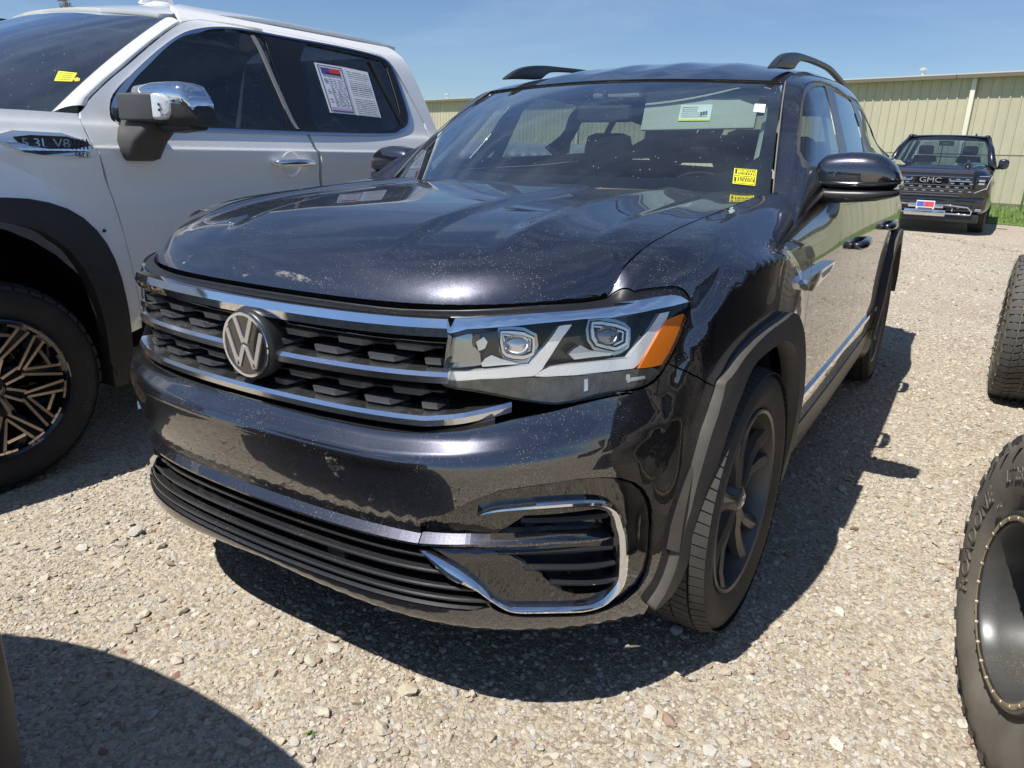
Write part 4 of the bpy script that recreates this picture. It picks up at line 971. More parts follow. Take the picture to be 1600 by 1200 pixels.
panel('fender', W, fender_out, paint, suv, thick=.02, gap=.0016, step=.022, bstep=.011, mirror=2)
# arch mouldings
def arch_band(cy, outer_front=None, ro=(.465, .545), ri=(.395, .462)):
    if outer_front: out = outer_front
    else: out = YZ(*flare_arc(cy, 182, 78, ro[0], ro[1], 16))
    o = out+YZ(*flare_arc(cy, 76, 0, ro[0], ro[1], 12))+YZ((cy+ro[0], .26))
    i = YZ((cy+ri[0], .25))+YZ(*flare_arc(cy, 0, 180, ri[0], ri[1], 30))
    return o, i
FLI = [(1.0711,0.1101),(1.1401,0.1391),(1.1672,0.1700),(1.1885,0.2067),(1.2129,0.2534),(1.2348,0.3523),(1.2624,0.4166),(1.3067,0.4929),(1.3469,0.5413),(1.3968,0.5766),(1.4804,0.5871),(1.6139,0.5843)]
fo = FLFV[::-1]+FLTV
band = fo+YZ(*flare_arc(.91, 76, 0, .465, .545, 12))+YZ((1.375, .26), (1.305, .25))+YZ(*flare_arc(.91, 0, 80, .395, .465, 14))+FLI[::-1]
panel('arch_moulding', W0, chaikin(np.array(band), 1), matte, suv, off=.034, thick=.055, step=.03, bstep=.012, mirror=2, rims=True)
o_, i_ = arch_band(3.92)
panel('arch_moulding', W0, o_+i_, matte, suv, off=.034, thick=.055, step=.03, bstep=.014, mirror=2)

# ---- doors and rear quarter (side skin) ----
TB = TM-1e-4
D1, D2, D3 = DOOR0, 2.42, 3.50
def vline(y, z0, z1, n=8): return YZ(*[(y, z0+(z1-z0)*i/(n-1)) for i in range(n)])
fd = vline(D1, .40, 1.10)+YZ((1.395, 1.12), (1.42, 1.18))+[(sy_(1.52), TB)]+[(sy_(y), TB) for y in np.linspace(1.6, D2, 12)]+vline(D2, 1.20, .40)+YZ((2.1, .40), (1.7, .40))
front_doors = panel('front_door', W, fd, paint, suv, thick=.02, gap=.002, step=.03, mirror=2)
ra = YZ(*flare_arc(3.92, 180, 95, .465, .545, 10))
rd = vline(D2, .40, 1.21)+[(sy_(y), TB) for y in np.linspace(D2, D3-.02, 12)]+vline(D3, 1.22, .96)+ra[::-1][2:]+YZ((3.4, .40), (2.9, .40))
rear_doors = panel('rear_door', W, rd, paint, suv, thick=.02, gap=.002, step=.03, mirror=2)
rq = YZ(*flare_arc(3.92, 92, 0, .465, .545, 12))+YZ((4.4, .38))+[(5.3, 2*TS), (5.8, 2*TS), (6.49, 2*TS), (6.49, 13*TS), (5.8, 13*TS), (5.4, TB)]+[(sy_(y), TB) for y in np.linspace(4.7, D3, 14)]+vline(D3, 1.22, .96)
panel('rear_quarter', W, rq, paint, suv, thick=.02, gap=.002, step=.05, mirror=2)
sill = vline(1.31, .24, .40, 2)+YZ((2.0, .40), (2.8, .40), (3.45, .40))+YZ((3.45, .24), (2.8, .24), (2.0, .24))
panel('sill_cladding', W, sill, mat('sill_plastic', (.05, .048, .045), rough=.35, dust=(.2, (.5, .45, .37), .12)), suv, off=.004, thick=.03, step=.05, mirror=2)
st_ = YZ((1.42, .535), (2.3, .535), (3.2, .535), (3.44, .535), (3.44, .512), (3.2, .512), (2.3, .512), (1.42, .512))
panel('chrome_side_strip', W, st_, chrome, suv, off=.009, thick=.012, step=.04, bstep=.02, mirror=2)
bd = [(1.8538,0.7070),(2.2861,0.7107),(2.2515,0.6921),(2.1609,0.6783),(1.9341,0.6583),(1.8857,0.6675),(1.8471,0.6943)]
panel('fender_badge', W0, bd, chrome, suv, off=.026, thick=.035, step=.03, mirror=2)
bd2 = [(2.0706,0.6966),(2.2347,0.7025),(2.1876,0.6883),(2.0807,0.6815)]
panel('badge_plate', W0, bd2, mat('brushed', (.5, .5, .5), rough=.35, metal=1), suv, off=.0285, thick=.004, step=.03, mirror=2)
for y in (2.28, 3.32):
    for sg in (1, -1):
        s = sy_(y); P0 = W.P(s, wz(s, .985)); pts = [(sg*(P0[0]+dx), y+dy, .985+dz) for dy, dx, dz in ((-.115, -.004, -.004), (-.10, .026, -.001), (-.03, .034, 0), (.04, .034, .002), (.10, .028, .003), (.115, -.004, .004))]
        tube('door_handle', pts, [.012, .017, .019, .019, .017, .012], paint, suv, k=12)
        pass

# inner body shell (dark, behind the gaps)
for s0i, s1i in ((1.0, 6.49),):
    arcF = YZ(*flare_arc(.91, 0, 180, .40, .475, 24)); arcR = YZ(*flare_arc(3.92, 0, 180, .40, .475, 24))
    cavity = [(1.03, 2*TS)]+arcF[::-1][:]+YZ((1.31, .30), (3.50, .30))+arcR[::-1]+YZ((4.32, .30))+[(5.5, 2.1*TS), (6.49, 2.1*TS), (6.49, 14.5*TS), (5.0, 14.8*TS), (2.2, 14.8*TS), (1.2, 14.6*TS), (1.03, 13.4*TS)]
    panel('body_shell', W, cavity, inner, suv, off=-.024, thick=.004, step=.09, bstep=.05, mirror=2)
# wheel houses: inner liners
liner = mat('wheel_liner', (.035, .030, .026), rough=.9, var=(6, .4))
for cy in (.91, 3.92):
    for sg in (1, -1):
        a = np.linspace(R(2), R(176) if cy < 2 else R(185), 26)
        P = np.array([[(sg*x, cy+.43*math.cos(t)*1.0, .375+.475*math.sin(t)) for x in (.955 if cy > 2 else .93, .80, .62)] for t in a]); grid('wheel_liner', P, liner, suv)
        V = [(sg*.62, cy+.43*math.cos(t), .375+.475*math.sin(t)) for t in a]; mk('liner_wall', V, [tuple(range(len(V)))], liner, suv, False)
# floor and rear closing
box('underbody', (0, 2.55, .27), (1.5, 3.9, .06), inner, suv); box('underbody', (0, 2.40, .29), (1.88, 2.15, .05), inner, suv)  # wider second plate added to block sunlight leaking past the sills

slat_m = mat('lower_slat_black', (.020, .021, .023), rough=.24, coat=.6, coat_rough=.08, dust=(.3, (.5, .46, .4), .012))
# ---- lower grille, painted strip, fog surrounds ----
def strip(s0, s1, name='bumper_strip'):
    return bar(name, s0, s1, lambda s: float(np.interp(abs(s), [0, .48, .6, .8, .97], [.489, .489, .500, .498, .478])), lambda s: float(np.interp(abs(s), [0, .5, .97], [.028, .030, .034])),
               [(-.018, .0135), (.004, -.004), (.003, -.010), (-.03, -.012), (-.05, .010)], paint, suv, n=40)
strip(-.482, .482); strip(.485, .955); strip(-.955, -.485)
for z, d, e_ in ((.447, .045, .58), (.417, .034, .60), (.381, .032, .62), (.357, .026, .66)):
    bar('lower_grille_slat', -e_, e_, z, d, [(.002, .0045), (.006, .002), (.006, -.002), (.002, -.0055), (-.045, -.008), (-.045, .001)], slat_m, suv, n=50)
for k in range(-7, 8): bar('lower_grille_rib', k*.077-.001, k*.077+.001, .40, .075, [(0, .06), (0, -.05), (-.02, -.05), (-.02, .06)], inner, suv, n=2)
bar('lip_shelf', -.66, .66, .338, .018, [(.0, .0), (-.01, .006), (-.10, .012), (-.10, -.01), (-.01, -.01)], slat_m, suv, n=50)
for s_ in (.245, -.40):
    p_, o_2, _ = plan_path(s_-.01, s_+.01, .398, .045, 2)
    box('radar_sensor', (float(p_[0][0]), float(p_[0][1])+.01, .398), (.055, .02, .03), satin, suv, bev=.003)
fogp = list(FOG)+[(.64, 2.3*TS), (.62, 2.6*TS), (.56, 3.4*TS), (.50, 4.4*TS), (.487, 5*TS)]
fog_in = panel('fog_surround', W, fogp, gloss, suv, off=-.012, thick=.02, gap=.004, step=.026, mirror=2,
      holes=[[(0.7312,0.3682),(0.9075,0.3598),(0.9325,0.3536),(0.9447,0.3431),(0.9599,0.2642),(0.7340,0.3236),(0.6881,0.3252),(0.6695,0.3342)], [(0.6624,0.2814),(0.9628,0.2353),(0.9711,0.2088),(0.9721,0.1802),(0.9548,0.1667),(0.9184,0.1626),(0.8620,0.1633),(0.8285,0.1704),(0.8086,0.1782)]])
VENT = [(0.6471,0.3637),(0.8331,0.3634),(0.9208,0.3553),(0.9629,0.3413),(0.9890,0.2769),(1.0060,0.2159),(1.0059,0.1726),(0.9884,0.1407),(0.9381,0.1348),(0.8799,0.1375),(0.8247,0.1547),(0.7718,0.1815),(0.7065,0.2235),(0.6470,0.2957)]
panel('vent_back', W, VENT, gloss, suv, off=-.046, thick=.01, step=.04, mirror=2)
def fogslat(px0, px1, w=.006):
    for sg in (1, -1):
        a, b = np.array(px0), np.array(px1); q_ = [a+(b-a)*t for t in np.linspace(0, 1, 14)]
        P = np.array([W.P(u[0], u[1]) for u in q_]); N = np.array([normals(W, u[0], u[1]) for u in q_]); P = P-N*.012
        P[:, 0] *= sg; N = N.copy(); N[:, 0] *= sg
        prism_path('fog_slat', P, N, np.array([0, 0, 1.]), [(.0, w), (.004, .0), (0, -w), (-.035, -w), (-.035, w)], satin, suv)
for seg_ in ([(0.7227,0.3629),(0.9367,0.3492)], [(0.6701,0.2654),(0.9572,0.2370)], [(0.7321,0.2151),(0.9644,0.2083)], [(0.7957,0.1821),(0.9701,0.1764)]):
    fogslat(seg_[0], seg_[1])
sens = [(0.8459,0.1879)][0]; P0 = W.P(*sens)-normals(W, *sens)*.044
for sg in (1, -1): 
    c_ = (sg*P0[0], P0[1], P0[2]); lathe('parking_sensor', [(-.004, 0), (-.004, .009), (0, .011), (.012, .011)], gloss, suv, n=20, axis='Y', c=c_)
CHO = [(0.6227,0.3857),(0.6417,0.3925),(0.6598,0.3967),(0.6988,0.3984),(0.7551,0.3989),(0.8139,0.3951),(0.8765,0.3864),(0.9031,0.3816),(0.9275,0.3761),(0.9460,0.3694),(0.9616,0.3607),(0.9728,0.3477),(0.9842,0.3248),(0.9897,0.2573),(0.9950,0.2283),(0.9951,0.2039),(0.9933,0.1769),(0.9848,0.1629),(0.9642,0.1516),(0.9438,0.1391),(0.9225,0.1318),(0.9012,0.1270),(0.8765,0.1239),(0.7938,0.1255),(0.7181,0.1283),(0.7004,0.1319),(0.6827,0.1392),(0.6651,0.1478),(0.6445,0.1585),(0.6298,0.1655),(0.6150,0.1722),(0.5551,0.1835),(0.5244,0.2114),(0.4847,0.2626)]
CHI = [(0.5034,0.2659),(0.5547,0.2289),(0.6296,0.1776),(0.6738,0.1527),(0.6443,0.1717),(0.6591,0.1613),(0.6767,0.1516),(0.6943,0.1449),(0.7120,0.1417),(0.7933,0.1396),(0.8752,0.1390),(0.9030,0.1418),(0.9204,0.1462),(0.9373,0.1551),(0.9539,0.1651),(0.9671,0.1745),(0.9705,0.1830),(0.9703,0.1996),(0.9701,0.2216),(0.9683,0.2458),(0.9621,0.3056),(0.9546,0.3415),(0.9439,0.3542),(0.9305,0.3619),(0.9126,0.3678),(0.8953,0.3721),(0.8155,0.3836),(0.6991,0.3919)]
tip_ = CHO[0]
oc = CHO; ic = [CHO[0]]+CHI[::-1]
band_trim('fog_chrome_trim', W, oc, ic, chrome, suv, h=.008, base=.0005, th=.025, n=150)

# ---- greenhouse ----
GU, GV = .5, .13
glass_front = [(0.4003,0.3348),(0.5438,0.3592),(0.6958,0.3589),(0.8278,0.3533),(0.9373,0.3485),(1.0776,0.3590),(1.2272,0.3673),(1.3968,0.3686),(1.3293,0.2937),(1.2868,0.2282),(1.2481,0.1623),(1.1881,0.1014)]
glass_mid = [(1.5536,0.3582),(1.7157,0.3397),(1.8799,0.3167),(1.8579,0.2513),(1.8667,0.1948),(1.8481,0.1525),(1.7677,0.0917),(1.3647,0.1030),(1.4079,0.1627),(1.4358,0.2380)]
glass_rear = [(2.0381,0.2966),(2.2069,0.2997),(2.2813,0.2647),(2.2853,0.1948),(2.2099,0.1269),(2.0588,0.0899),(1.8820,0.0898),(1.9883,0.1673),(2.0088,0.2331)]


glass_front = glass_front[:-1]+[(1.14, .045), (.72, .045), (.50, .12), (.42, .22)]
glass_mid = glass_mid[:7]+[(1.86, .045), (1.30, .045)]+glass_mid[7:]
FRM = [(0.3697,0.3739),(0.5099,0.3871),(0.6610,0.3868),(0.7769,0.3863),(0.8846,0.3858),(1.0497,0.3913),(1.2292,0.3995),(1.3936,0.3995),(1.5541,0.3816),(1.7654,0.3333)]+[(2.35, .335), (2.75, .30), (2.80, .20), (2.65, .05), (2.0, .028), (1.5, .028), (1.0, .028), (.62, .045), (.40, .14), (.33, .24)]
panel('upper_side_frame', Gs, [(.0, .0), (.8, .0), (1.6, .0), (2.4, 0), (3.5, .0), (3.5, .52), (2.4, .52), (1.6, .52), (1.0, .52), (.5, .52), (.0, .52)], paint, suv, holes=[FRM], thick=.012, step=.04, bstep=.018, mirror=2, gap=.0015)
trimm = mat('door_frame_trim', (.035, .036, .040), rough=.30, coat=.3, dust=(.15, (.5, .46, .4), .04))
GF2 = glass_front[:]; 
def grow_hole(g, e): return shrink(clean(np.array(g)), -e)
GMID = glass_mid
GREAR = [(2.0, .295), (2.15, .290), (2.40, .275), (2.62, .25), (2.66, .17), (2.50, .07), (2.0, .05), (1.96, .12)]
GMID = [(a if a < 1.88 else 1.88, b) for a, b in glass_mid]
panel('window_surround', Gs, FRM, trimm, suv, holes=[glass_front, GMID, GREAR], off=-.006, thick=.0035, step=.04, bstep=.014, mirror=2, edge=.001)
for nm, g_, mt in (('side_window', glass_front, sideg), ('side_window', GMID, privg), ('side_window', GREAR, privg)):
    panel(nm, Gs, grow_hole(g_, .004), mt, suv, off=-.010, thick=.0006, step=.06, mirror=2, edge=.0002)
# belt ledge between door tops and glass
for sg in (1, -1):      # shoulder between door skins and the glasshouse
    P = []
    for y in np.linspace(1.62, 4.85, 34):
        a = W.P(sy_(y), TB); uu = float(np.interp(y, [1.30, 1.70, 2.1, 2.6, 3.3, 4.0, 4.6, 4.97], np.arange(8)*.5)); b = Gs.P(uu, .012)
        P.append([(sg*a[0], y, a[2]), (sg*(a[0]+b[0])/2, y, max(a[2], b[2])+.002), (sg*b[0], y, b[2]+.004), (sg*b[0]-sg*.03, y, b[2]-.01)])
    grid('shoulder', np.array(P), paint, suv)
    P = np.array([Gs.P(u, .030)*np.array([sg, 1, 1]) for u in np.linspace(.62, 2.7, 30)]); tube('belt_seal', P, .007, satin, suv, k=6)
# roof and windscreen
panel('roof', Rf, [(-.65, .0), (0, 0), (.65, .0), (.65, 1.4), (.65, 2.8), (0, 2.8), (-.65, 2.8), (-.65, 1.4)], paint, suv, thick=.008, gap=.0015, step=.045, bstep=.03)
wsp = panel('windscreen', Sh, [(-.8, .0), (0, 0), (.8, 0), (.8, .9), (0, .9), (-.8, .9)], wsg, suv, off=-.004, thick=.004, gap=.004, step=.06, bstep=.03)
frit = mat('frit_band', (.008, .009, .011), rough=.25)
panel('screen_border', Sh, [(-.8, .0), (0, 0), (.8, 0), (.8, .9), (0, .9), (-.8, .9)], frit, wsp, holes=[chaikin([(-.745, .085), (0, .085), (.745, .085), (.752, .5), (.742, .868), (0, .884), (-.742, .868), (-.752, .5)], 2)], off=-.010, thick=.002, gap=.006, step=.05, bstep=.025)
seal_m = mat('dusty_seal', (.20, .17, .13), rough=.8)
for sg in (1, -1):
    P = [Sh.P(sg*.8, v) for v in np.linspace(0, .9, 24)]; tube('screen_seal', np.array(P)+np.array([sg*.004, -.004, .004]), .0024, seal_m, wsp, k=6)
tube('screen_seal', Sh.P(np.linspace(-.78, .78, 40), np.full(40, .9))+np.array([0, 0, .001]), .0024, inner, wsp, k=6)
# cowl and wipers
cw = np.array([[(.80*u, 1.160+.31*u*u+.07*v, 1.185-.004*v+.01*(1-u*u)) for v in (0, .5, 1.2)] for u in np.linspace(-1, 1, 30)])
grid('cowl_panel', cw, inner, suv)
for (x0, x1, sgn) in ((-.70, -.08, 1), (.12, .70, 1)):
    pts = [Sh.P(x0+(x1-x0)*t, .006+.012*math.sin(t*math.pi)) + np.array([0, -.030, -.012]) for t in np.linspace(0, 1, 12)]
    tube('wiper', pts, .006, satin, suv, k=6)
    lathe('wiper_pivot', [(0, 0), (0, .014), (-.02, .016)], satin, suv, n=16, axis='Z', c=tuple(pts[0]+np.array([0, -.02, .005])))
# roof rails
for sg in (1, -1):
    ky = np.array([2.10, 2.17, 2.27, 2.42, 2.50, 2.62, 2.9, 3.3, 3.8, 4.2, 4.42, 4.52]); kt = [1.648, 1.682, 1.712, 1.733, 1.739, 1.745, 1.757, 1.766, 1.755, 1.735, 1.70, 1.655]
    kb = [1.640, 1.648, 1.656, 1.668, 1.704, 1.720, 1.735, 1.744, 1.732, 1.705, 1.66, 1.645]; yy = np.linspace(2.10, 4.52, 60); zt = pchip(ky, kt, yy); zbt = pchip(ky, kb, yy); xx = np.interp(yy, [2.1, 2.6, 3.3, 4.0, 4.5], [.612, .615, .600, .565, .53])
    secs = []
    for y, a, b, x in zip(yy, zt, zbt, xx):
        L = rrect(.030, max(a-b, .008), .006 if a-b > .02 else .003, 3); secs.append([(sg*(x+p[0]), y, (a+b)/2+p[1]) for p in L])
    loft('roof_rail', secs, satin, suv, sa=50)
for y in (4.3,):
    lathe('roof_aerial', [(0, .001), (.05, .012), (.06, .03), (0, .04)], gloss, suv, n=16, axis='Z', c=(0, 4.35, 1.70))
# tailgate
def rear_row(t):
    return None
ru = np.linspace(-1, 1, 25); top_r = np.array([Rf.P(.65*u, 2.8) for u in ru]); ss_ = [6.4998-abs(u)*1.02 for u in ru]
bot_r = np.array([W.P(math.copysign(s, u) if u else s, TB) for s, u in zip(ss_, ru)])
bot_r[:, 0] = np.linspace(-.80, .80, 25)*1.0; bot_r[:, 1] = 5.0-.12*ru**2; bot_r[:, 2] = 1.26
def rr(t): return top_r*(1-t)+bot_r*t+np.array([0, 1, .25])*(.09*math.sin(math.pi*min(t, 1)))
grid('tailgate_top', np.array([rr(t) for t in (0, .05, .12)]).transpose(1, 0, 2), paint, suv)
grid('tailgate_bottom', np.array([rr(t) for t in (.85, .93, 1.0)]).transpose(1, 0, 2), paint, suv)
for a, b in ((0, 4), (20, 24)): grid('rear_pillar', np.array([rr(t)[a:b+1] for t in np.linspace(.12, .85, 8)]).transpose(1, 0, 2), paint, suv)
grid('rear_window', np.array([rr(t)[4:21] for t in np.linspace(.12, .85, 8)]).transpose(1, 0, 2), glass('rear_glass', (.5, .56, .55)), suv)
g2 = np.array([[W.P(s, TM-1e-3)*np.array([1, 1, 1])+np.array([0, -.09*k, 0]) for k in (0, 1)] for s in np.linspace(5.2, 6.49, 12)]); 
for sg in (1, -1):
    q = g2.copy(); q[..., 0] *= sg; grid('tailgate_ledge', q, paint, suv)

# ---- door mirrors ----
MO = np.array([(.886, 1.216, 1.262), (.896, 1.208, 1.300), (.915, 1.205, 1.322), (.945, 1.201, 1.329), (.99, 1.199, 1.334), (1.04, 1.200, 1.334), (1.08, 1.203, 1.329), (1.11, 1.208, 1.315), (1.135, 1.216, 1.292), (1.152, 1.226, 1.266), (1.157, 1.238, 1.250)])
mxs = np.linspace(.886, 1.157, 26)
for sg in (1, -1):
    root = None; secs = []
    for x in mxs:
        lo = np.interp(x, MO[:, 0], MO[:, 1]); hi = np.interp(x, MO[:, 0], MO[:, 2]); h = (hi-lo)/2; c = (hi+lo)/2
        e = 1-abs((x-1.01)/.160)**4; dep = .085*math.sqrt(max(e, .10)) 
        L = []
        for a in np.linspace(0, 2*math.pi, 33)[:-1]:
            ca, sa_ = math.cos(a), math.sin(a); yy_ = math.copysign(abs(ca)**.75, ca); zz_ = math.copysign(abs(sa_)**.72, sa_)
            yo = 1.79+(yy_*dep if yy_ < 0 else yy_*.045); L.append((sg*x, yo+.10*max(0, x-1.05), c+zz_*h))
        secs.append(L)
    mb = loft('door_mirror', secs, paint, suv, sa=60)
    P = [(sg*x, 1.745+.03*((x-1.0)/.15)**2-.05, 0) for x in mxs]
    # black band, lower shell and arm
    def shell(name, z0, z1, x0, x1, grow, m, d0=.085):
        S_ = []
        for x in np.linspace(x0, x1, 16):
            e = 1-abs((x-1.01)/.163)**4; dep = (d0+grow)*math.sqrt(max(e, .10)); zb_ = np.interp(x, [.88, 1.0, 1.09, 1.14, 1.157], [z0, z0+.0, z0+.010*(z1-z0)/.05, z0+.022*(z1-z0)/.05, z0+.6*(z1-z0)]); L = []
            for a in np.linspace(0, 2*math.pi, 25)[:-1]:
                ca, sa_ = math.cos(a), math.sin(a); yy_ = math.copysign(abs(ca)**.7, ca); zz_ = math.copysign(abs(sa_)**.6, sa_)
                L.append((sg*x, 1.79+(yy_*dep if yy_ < 0 else yy_*.048)+.10*max(0, x-1.05), (zb_+z1)/2+zz_*(z1-zb_)/2))
            S_.append(L)
        return loft(name, S_, m, mb, sa=50)
    shell('mirror_band', 1.216, 1.243, .884, 1.1585, .003, gloss)
    shell('mirror_lower_shell', 1.166, 1.216, .90, 1.1585, .004, satin)
    secs = []
    for x, z0, z1, y0, y1 in ((.890, 1.150, 1.214, 1.66, 1.86) if False else (.84, 1.150, 1.214, 1.70, 1.84), (.85, 1.160, 1.216, 1.70, 1.84), (.86, 1.168, 1.217, 1.70, 1.84), (.90, 1.168, 1.218, 1.712, 1.83), (.985, 1.166, 1.217, 1.714, 1.83)):
        L = rrect(y1-y0, z1-z0, .010, 4); secs.append([(sg*(x+.0), (y0+y1)/2+p[0], (z0+z1)/2+p[1]) for p in L])
    loft('mirror_arm', secs, satin, mb, sa=50)
    plate('mirror_sail', [(sg*.917, 1.62, 1.20), (sg*.917, 1.86, 1.225), (sg*.893, 1.74, 1.275), (sg*.896, 1.68, 1.270)], (sg, 0, .3), .01, satin, mb, bev=.003)
    plate('mirror_glass', [(sg*(1.02+.12*math.cos(a)), 1.836, 1.262+.055*math.sin(a)) for a in np.linspace(0, 2*math.pi, 25)[:-1]], (0, 1, 0), .004, chrome, mb)

# ---- wheels ----
def tyre_prof(Rr, w, rim, tread_n=4):
    h = w/2; P = [(-h*.62, rim-.004), (-h*.80, rim+.004), (-h*.97, rim+(Rr-rim)*.45), (-h*.98, rim+(Rr-rim)*.62), (-h*.90, Rr-.018), (-h*.80, Rr-.006)]
    xs = np.linspace(-h*.72, h*.72, tread_n*2+1)
    for k in range(tread_n):
        a, b = xs[2*k], xs[2*k+1]; gg = .0045
        P += [(a+.000, Rr-.002), ((a+b)/2+.008*0+b*0, Rr)] if False else [(a, Rr-.001), (b+ (xs[1]-xs[0])*.55, Rr-.001), (b+(xs[1]-xs[0])*.58, Rr-.009), (b+(xs[1]-xs[0])*.97, Rr-.009)]
    P += [(h*.72, Rr-.001), (h*.80, Rr-.006), (h*.90, Rr-.018), (h*.98, rim+(Rr-rim)*.62), (h*.97, rim+(Rr-rim)*.45), (h*.80, rim+.004), (h*.62, rim-.004)]
    return P
def tread_blocks(Rr, w, n, m, par, depth=.007, kind='stuff', wob=.012):
    """shoulder and centre sipes as raised lugs"""
    V = []; F = []; h = w/2
    rows_ = [(-h*.93, -h*.66), (h*.66, h*.93)]
    for r0, r1 in rows_:
        for i in range(n):
            a0 = 2*math.pi*i/n; a1 = a0+2*math.pi/n*.80; b = len(V); o = abs(r0) > abs(r1)
            for a in (a0, a1):
                for x, rr_ in ((r0, Rr-(.016 if o else .0)), (r1, Rr-(.0 if o else .016))):
                    for dr in (-.006, depth*.5): V.append((x, (rr_+dr)*math.cos(a), (rr_+dr)*math.sin(a)))
            F += [(b+1, b+5, b+7, b+3), (b, b+1, b+3, b+2), (b+4, b+6, b+7, b+5), (b, b+4, b+5, b+1), (b+2, b+3, b+7, b+6)]
    o = mk('tread_lugs', V, F, m, par, False, kind=kind); return o
wroot = thing('wheel', '', '') ; del wroot['label']; del wroot['category']; wroot.parent = suv; wroot.location = (.872, .91, .3815)
ty = lathe('tyre', tyre_prof(.3745, .245, .262, 1), rubber, wroot, n=90)
def full_tread(Rr, w, n, m, par, rows_, depth=.0075, slant=.02, wid=.86):
    V = []; F = []; h = w/2
    for ri, (r0, r1) in enumerate(rows_):
        for i in range(n):
            a0 = 2*math.pi*(i+.5*(ri % 2))/n; a1 = a0+2*math.pi/n*wid; b = len(V); sl = slant*(1 if r0+r1 > 0 else -1)
            for a in (a0, a1):
                for x, k_ in ((r0*h, 0), (r1*h, 1)):
                    drop = .011*max(0, (abs(x)/h-.70)/.25)**1.5
                    aa = a+sl*k_
                    for dr in (-depth-.006, -drop): V.append((x, (Rr+dr)*math.cos(aa), (Rr+dr)*math.sin(aa)))
            F += [(b+1, b+5, b+7, b+3), (b, b+1, b+3, b+2), (b+4, b+6, b+7, b+5), (b, b+4, b+5, b+1), (b+2, b+3, b+7, b+6)]
    return mk('tread_lugs', V, F, m, par, False, kind='stuff')
full_tread(.3815, .245, 80, mat('tyre_shoulder', (.024, .023, .023), rough=.8, dust=(.15, (.34, .30, .25), .10)), ty, [(-.95, -.66), (-.61, -.24), (-.19, .19), (.24, .61), (.66, .95)])
lathe('rim', [(.085, .262), (.104, .266), (.108, .262), (.104, .254), (.070, .246), (-.08, .236), (-.10, .262)], wheel_m, wroot, n=80)
for k in range(5):
    a0 = 2*math.pi*k/5+.35
    for sgn in (1, -1):
        secs = []
        for r_, w_, x_, sw, th in ((.030, .030, .080, .0, .03), (.085, .026, .078, .06, .026), (.15, .030, .072, .115, .026), (.21, .038, .078, .155, .03), (.252, .044, .092, .175, .03)):
            an = a0+sgn*sw*1.25; tx = np.array([0, -math.sin(an), math.cos(an)]); rx_ = np.array([0, math.cos(an), math.sin(an)]); c = rx_*r_
            L = [(x_, -w_/2), (x_+.006, 0), (x_-.004, w_/2), (x_-th, w_/2), (x_-th, -w_/2)]
            secs.append([tuple(c+tx*(p[1]*sgn)+np.array([p[0], 0, 0])) for p in L])
        loft('spoke', secs, wheel_m, wroot, sa=22)
lathe('hub', [(.092, 0), (.092, .028), (.088, .034), (.06, .050), (.0, .055)], wheel_m, wroot, n=40)
lathe('hub_cap', [(.0945, 0), (.0945, .024), (.092, .027)], mat('cap_grey', (.25, .25, .25), rough=.4, metal=.6), wroot, n=30)
cap = chrome
for sg in (1, -1):
    for a, b in (((sg*.008, .017), (sg*.001, .001)), ((sg*.017, .009), (sg*.008, -.015)), ((sg*.0075, -.015), (sg*.001, -.001))):
        a = np.array(a); b = np.array(b); t = (b-a)/np.linalg.norm(b-a); n_ = np.array([-t[1], t[0]])*.0018
        plate('cap_letter', [(.0965, p[0], p[1]) for p in (a+n_, a-n_, b-n_, b+n_)], (1, 0, 0), .002, chrome, wroot)
lathe('brake_disc', [(.035, .06), (.035, .175), (.01, .175), (.01, .06)], mat('brake_disc', (.25, .23, .21), rough=.35, metal=.8), wroot, n=50)
lathe('rim_well', [(.03, .06), (.0, .245)], inner, wroot, n=30)
box('brake_caliper', (.028, .10, .11), (.05, .10, .12), mat('caliper', (.09, .085, .08), rough=.5), wroot, bev=.012)
for (x, y, rz_) in ((.872, 3.89, 0), (-.872, .91, math.pi), (-.872, 3.89, math.pi)):
    c = copy_tree(wroot, suv); c.location = (x, y, .3815); c.rotation_euler = (.4, 0, rz_)
wroot.rotation_euler = (.0, 0, R(-1.5))

# ---- cabin ----
fabric = mat('seat_fabric', (.035, .035, .038), rough=.85)
lightt = mat('pale_trim', (.42, .43, .38), rough=.8)
dashm = mat('dash_black', (.022, .023, .025), rough=.7)
def seat(x, y, z, w=.50, sc_=1.0, name='seat'):
    s = thing(name, '', ''); del s['label']; del s['category']; s.parent = suv; s.location = (x, y, z)
    prof_b = [(.0, 0), (-.02, .25), (.03, .52), (.10, .64)]
    secs = []
    for t, ww, th in ((0, .5, .16), (.2, .52, .18), (.55, .50, .16), (.85, .40, .13), (1.0, .28, .08)):
        yy_ = .22*t; zz_ = .62*t; L = rrect(ww*w/.5, th, .05, 4); secs.append([(p[0], yy_+p[1], zz_) for p in L])
    loft('seat_back', secs, fabric, s)
    L0 = rrect(.26*w/.5, .11, .045, 5); secs = [[(p[0]*k, .235+p[1]*k2, zz_) for p in L0] for k, k2, zz_ in ((.75, .7, .66), (1, 1, .70), (1.02, 1, .78), (.9, .85, .845), (.6, .5, .86))]
    loft('headrest', secs, fabric, s)
    box('seat_cushion', (0, -.22, -.02), (w, .50, .16), fabric, s, bev=.05, seg=3)
    for dx in (-.06, .06): tube('headrest_post', [(dx, .22, .60), (dx, .235, .72)], .007, dashm, s, k=6)
    return s
seat(.385, 2.55, .58); seat(-.355, 2.50, .56); seat(-.36, 3.40, .60, .46); seat(.40, 3.42, .57, .46); seat(.0, 3.45, .57, .3)
seat(-.25, 4.25, .60, .4); seat(.35, 4.25, .56, .4)
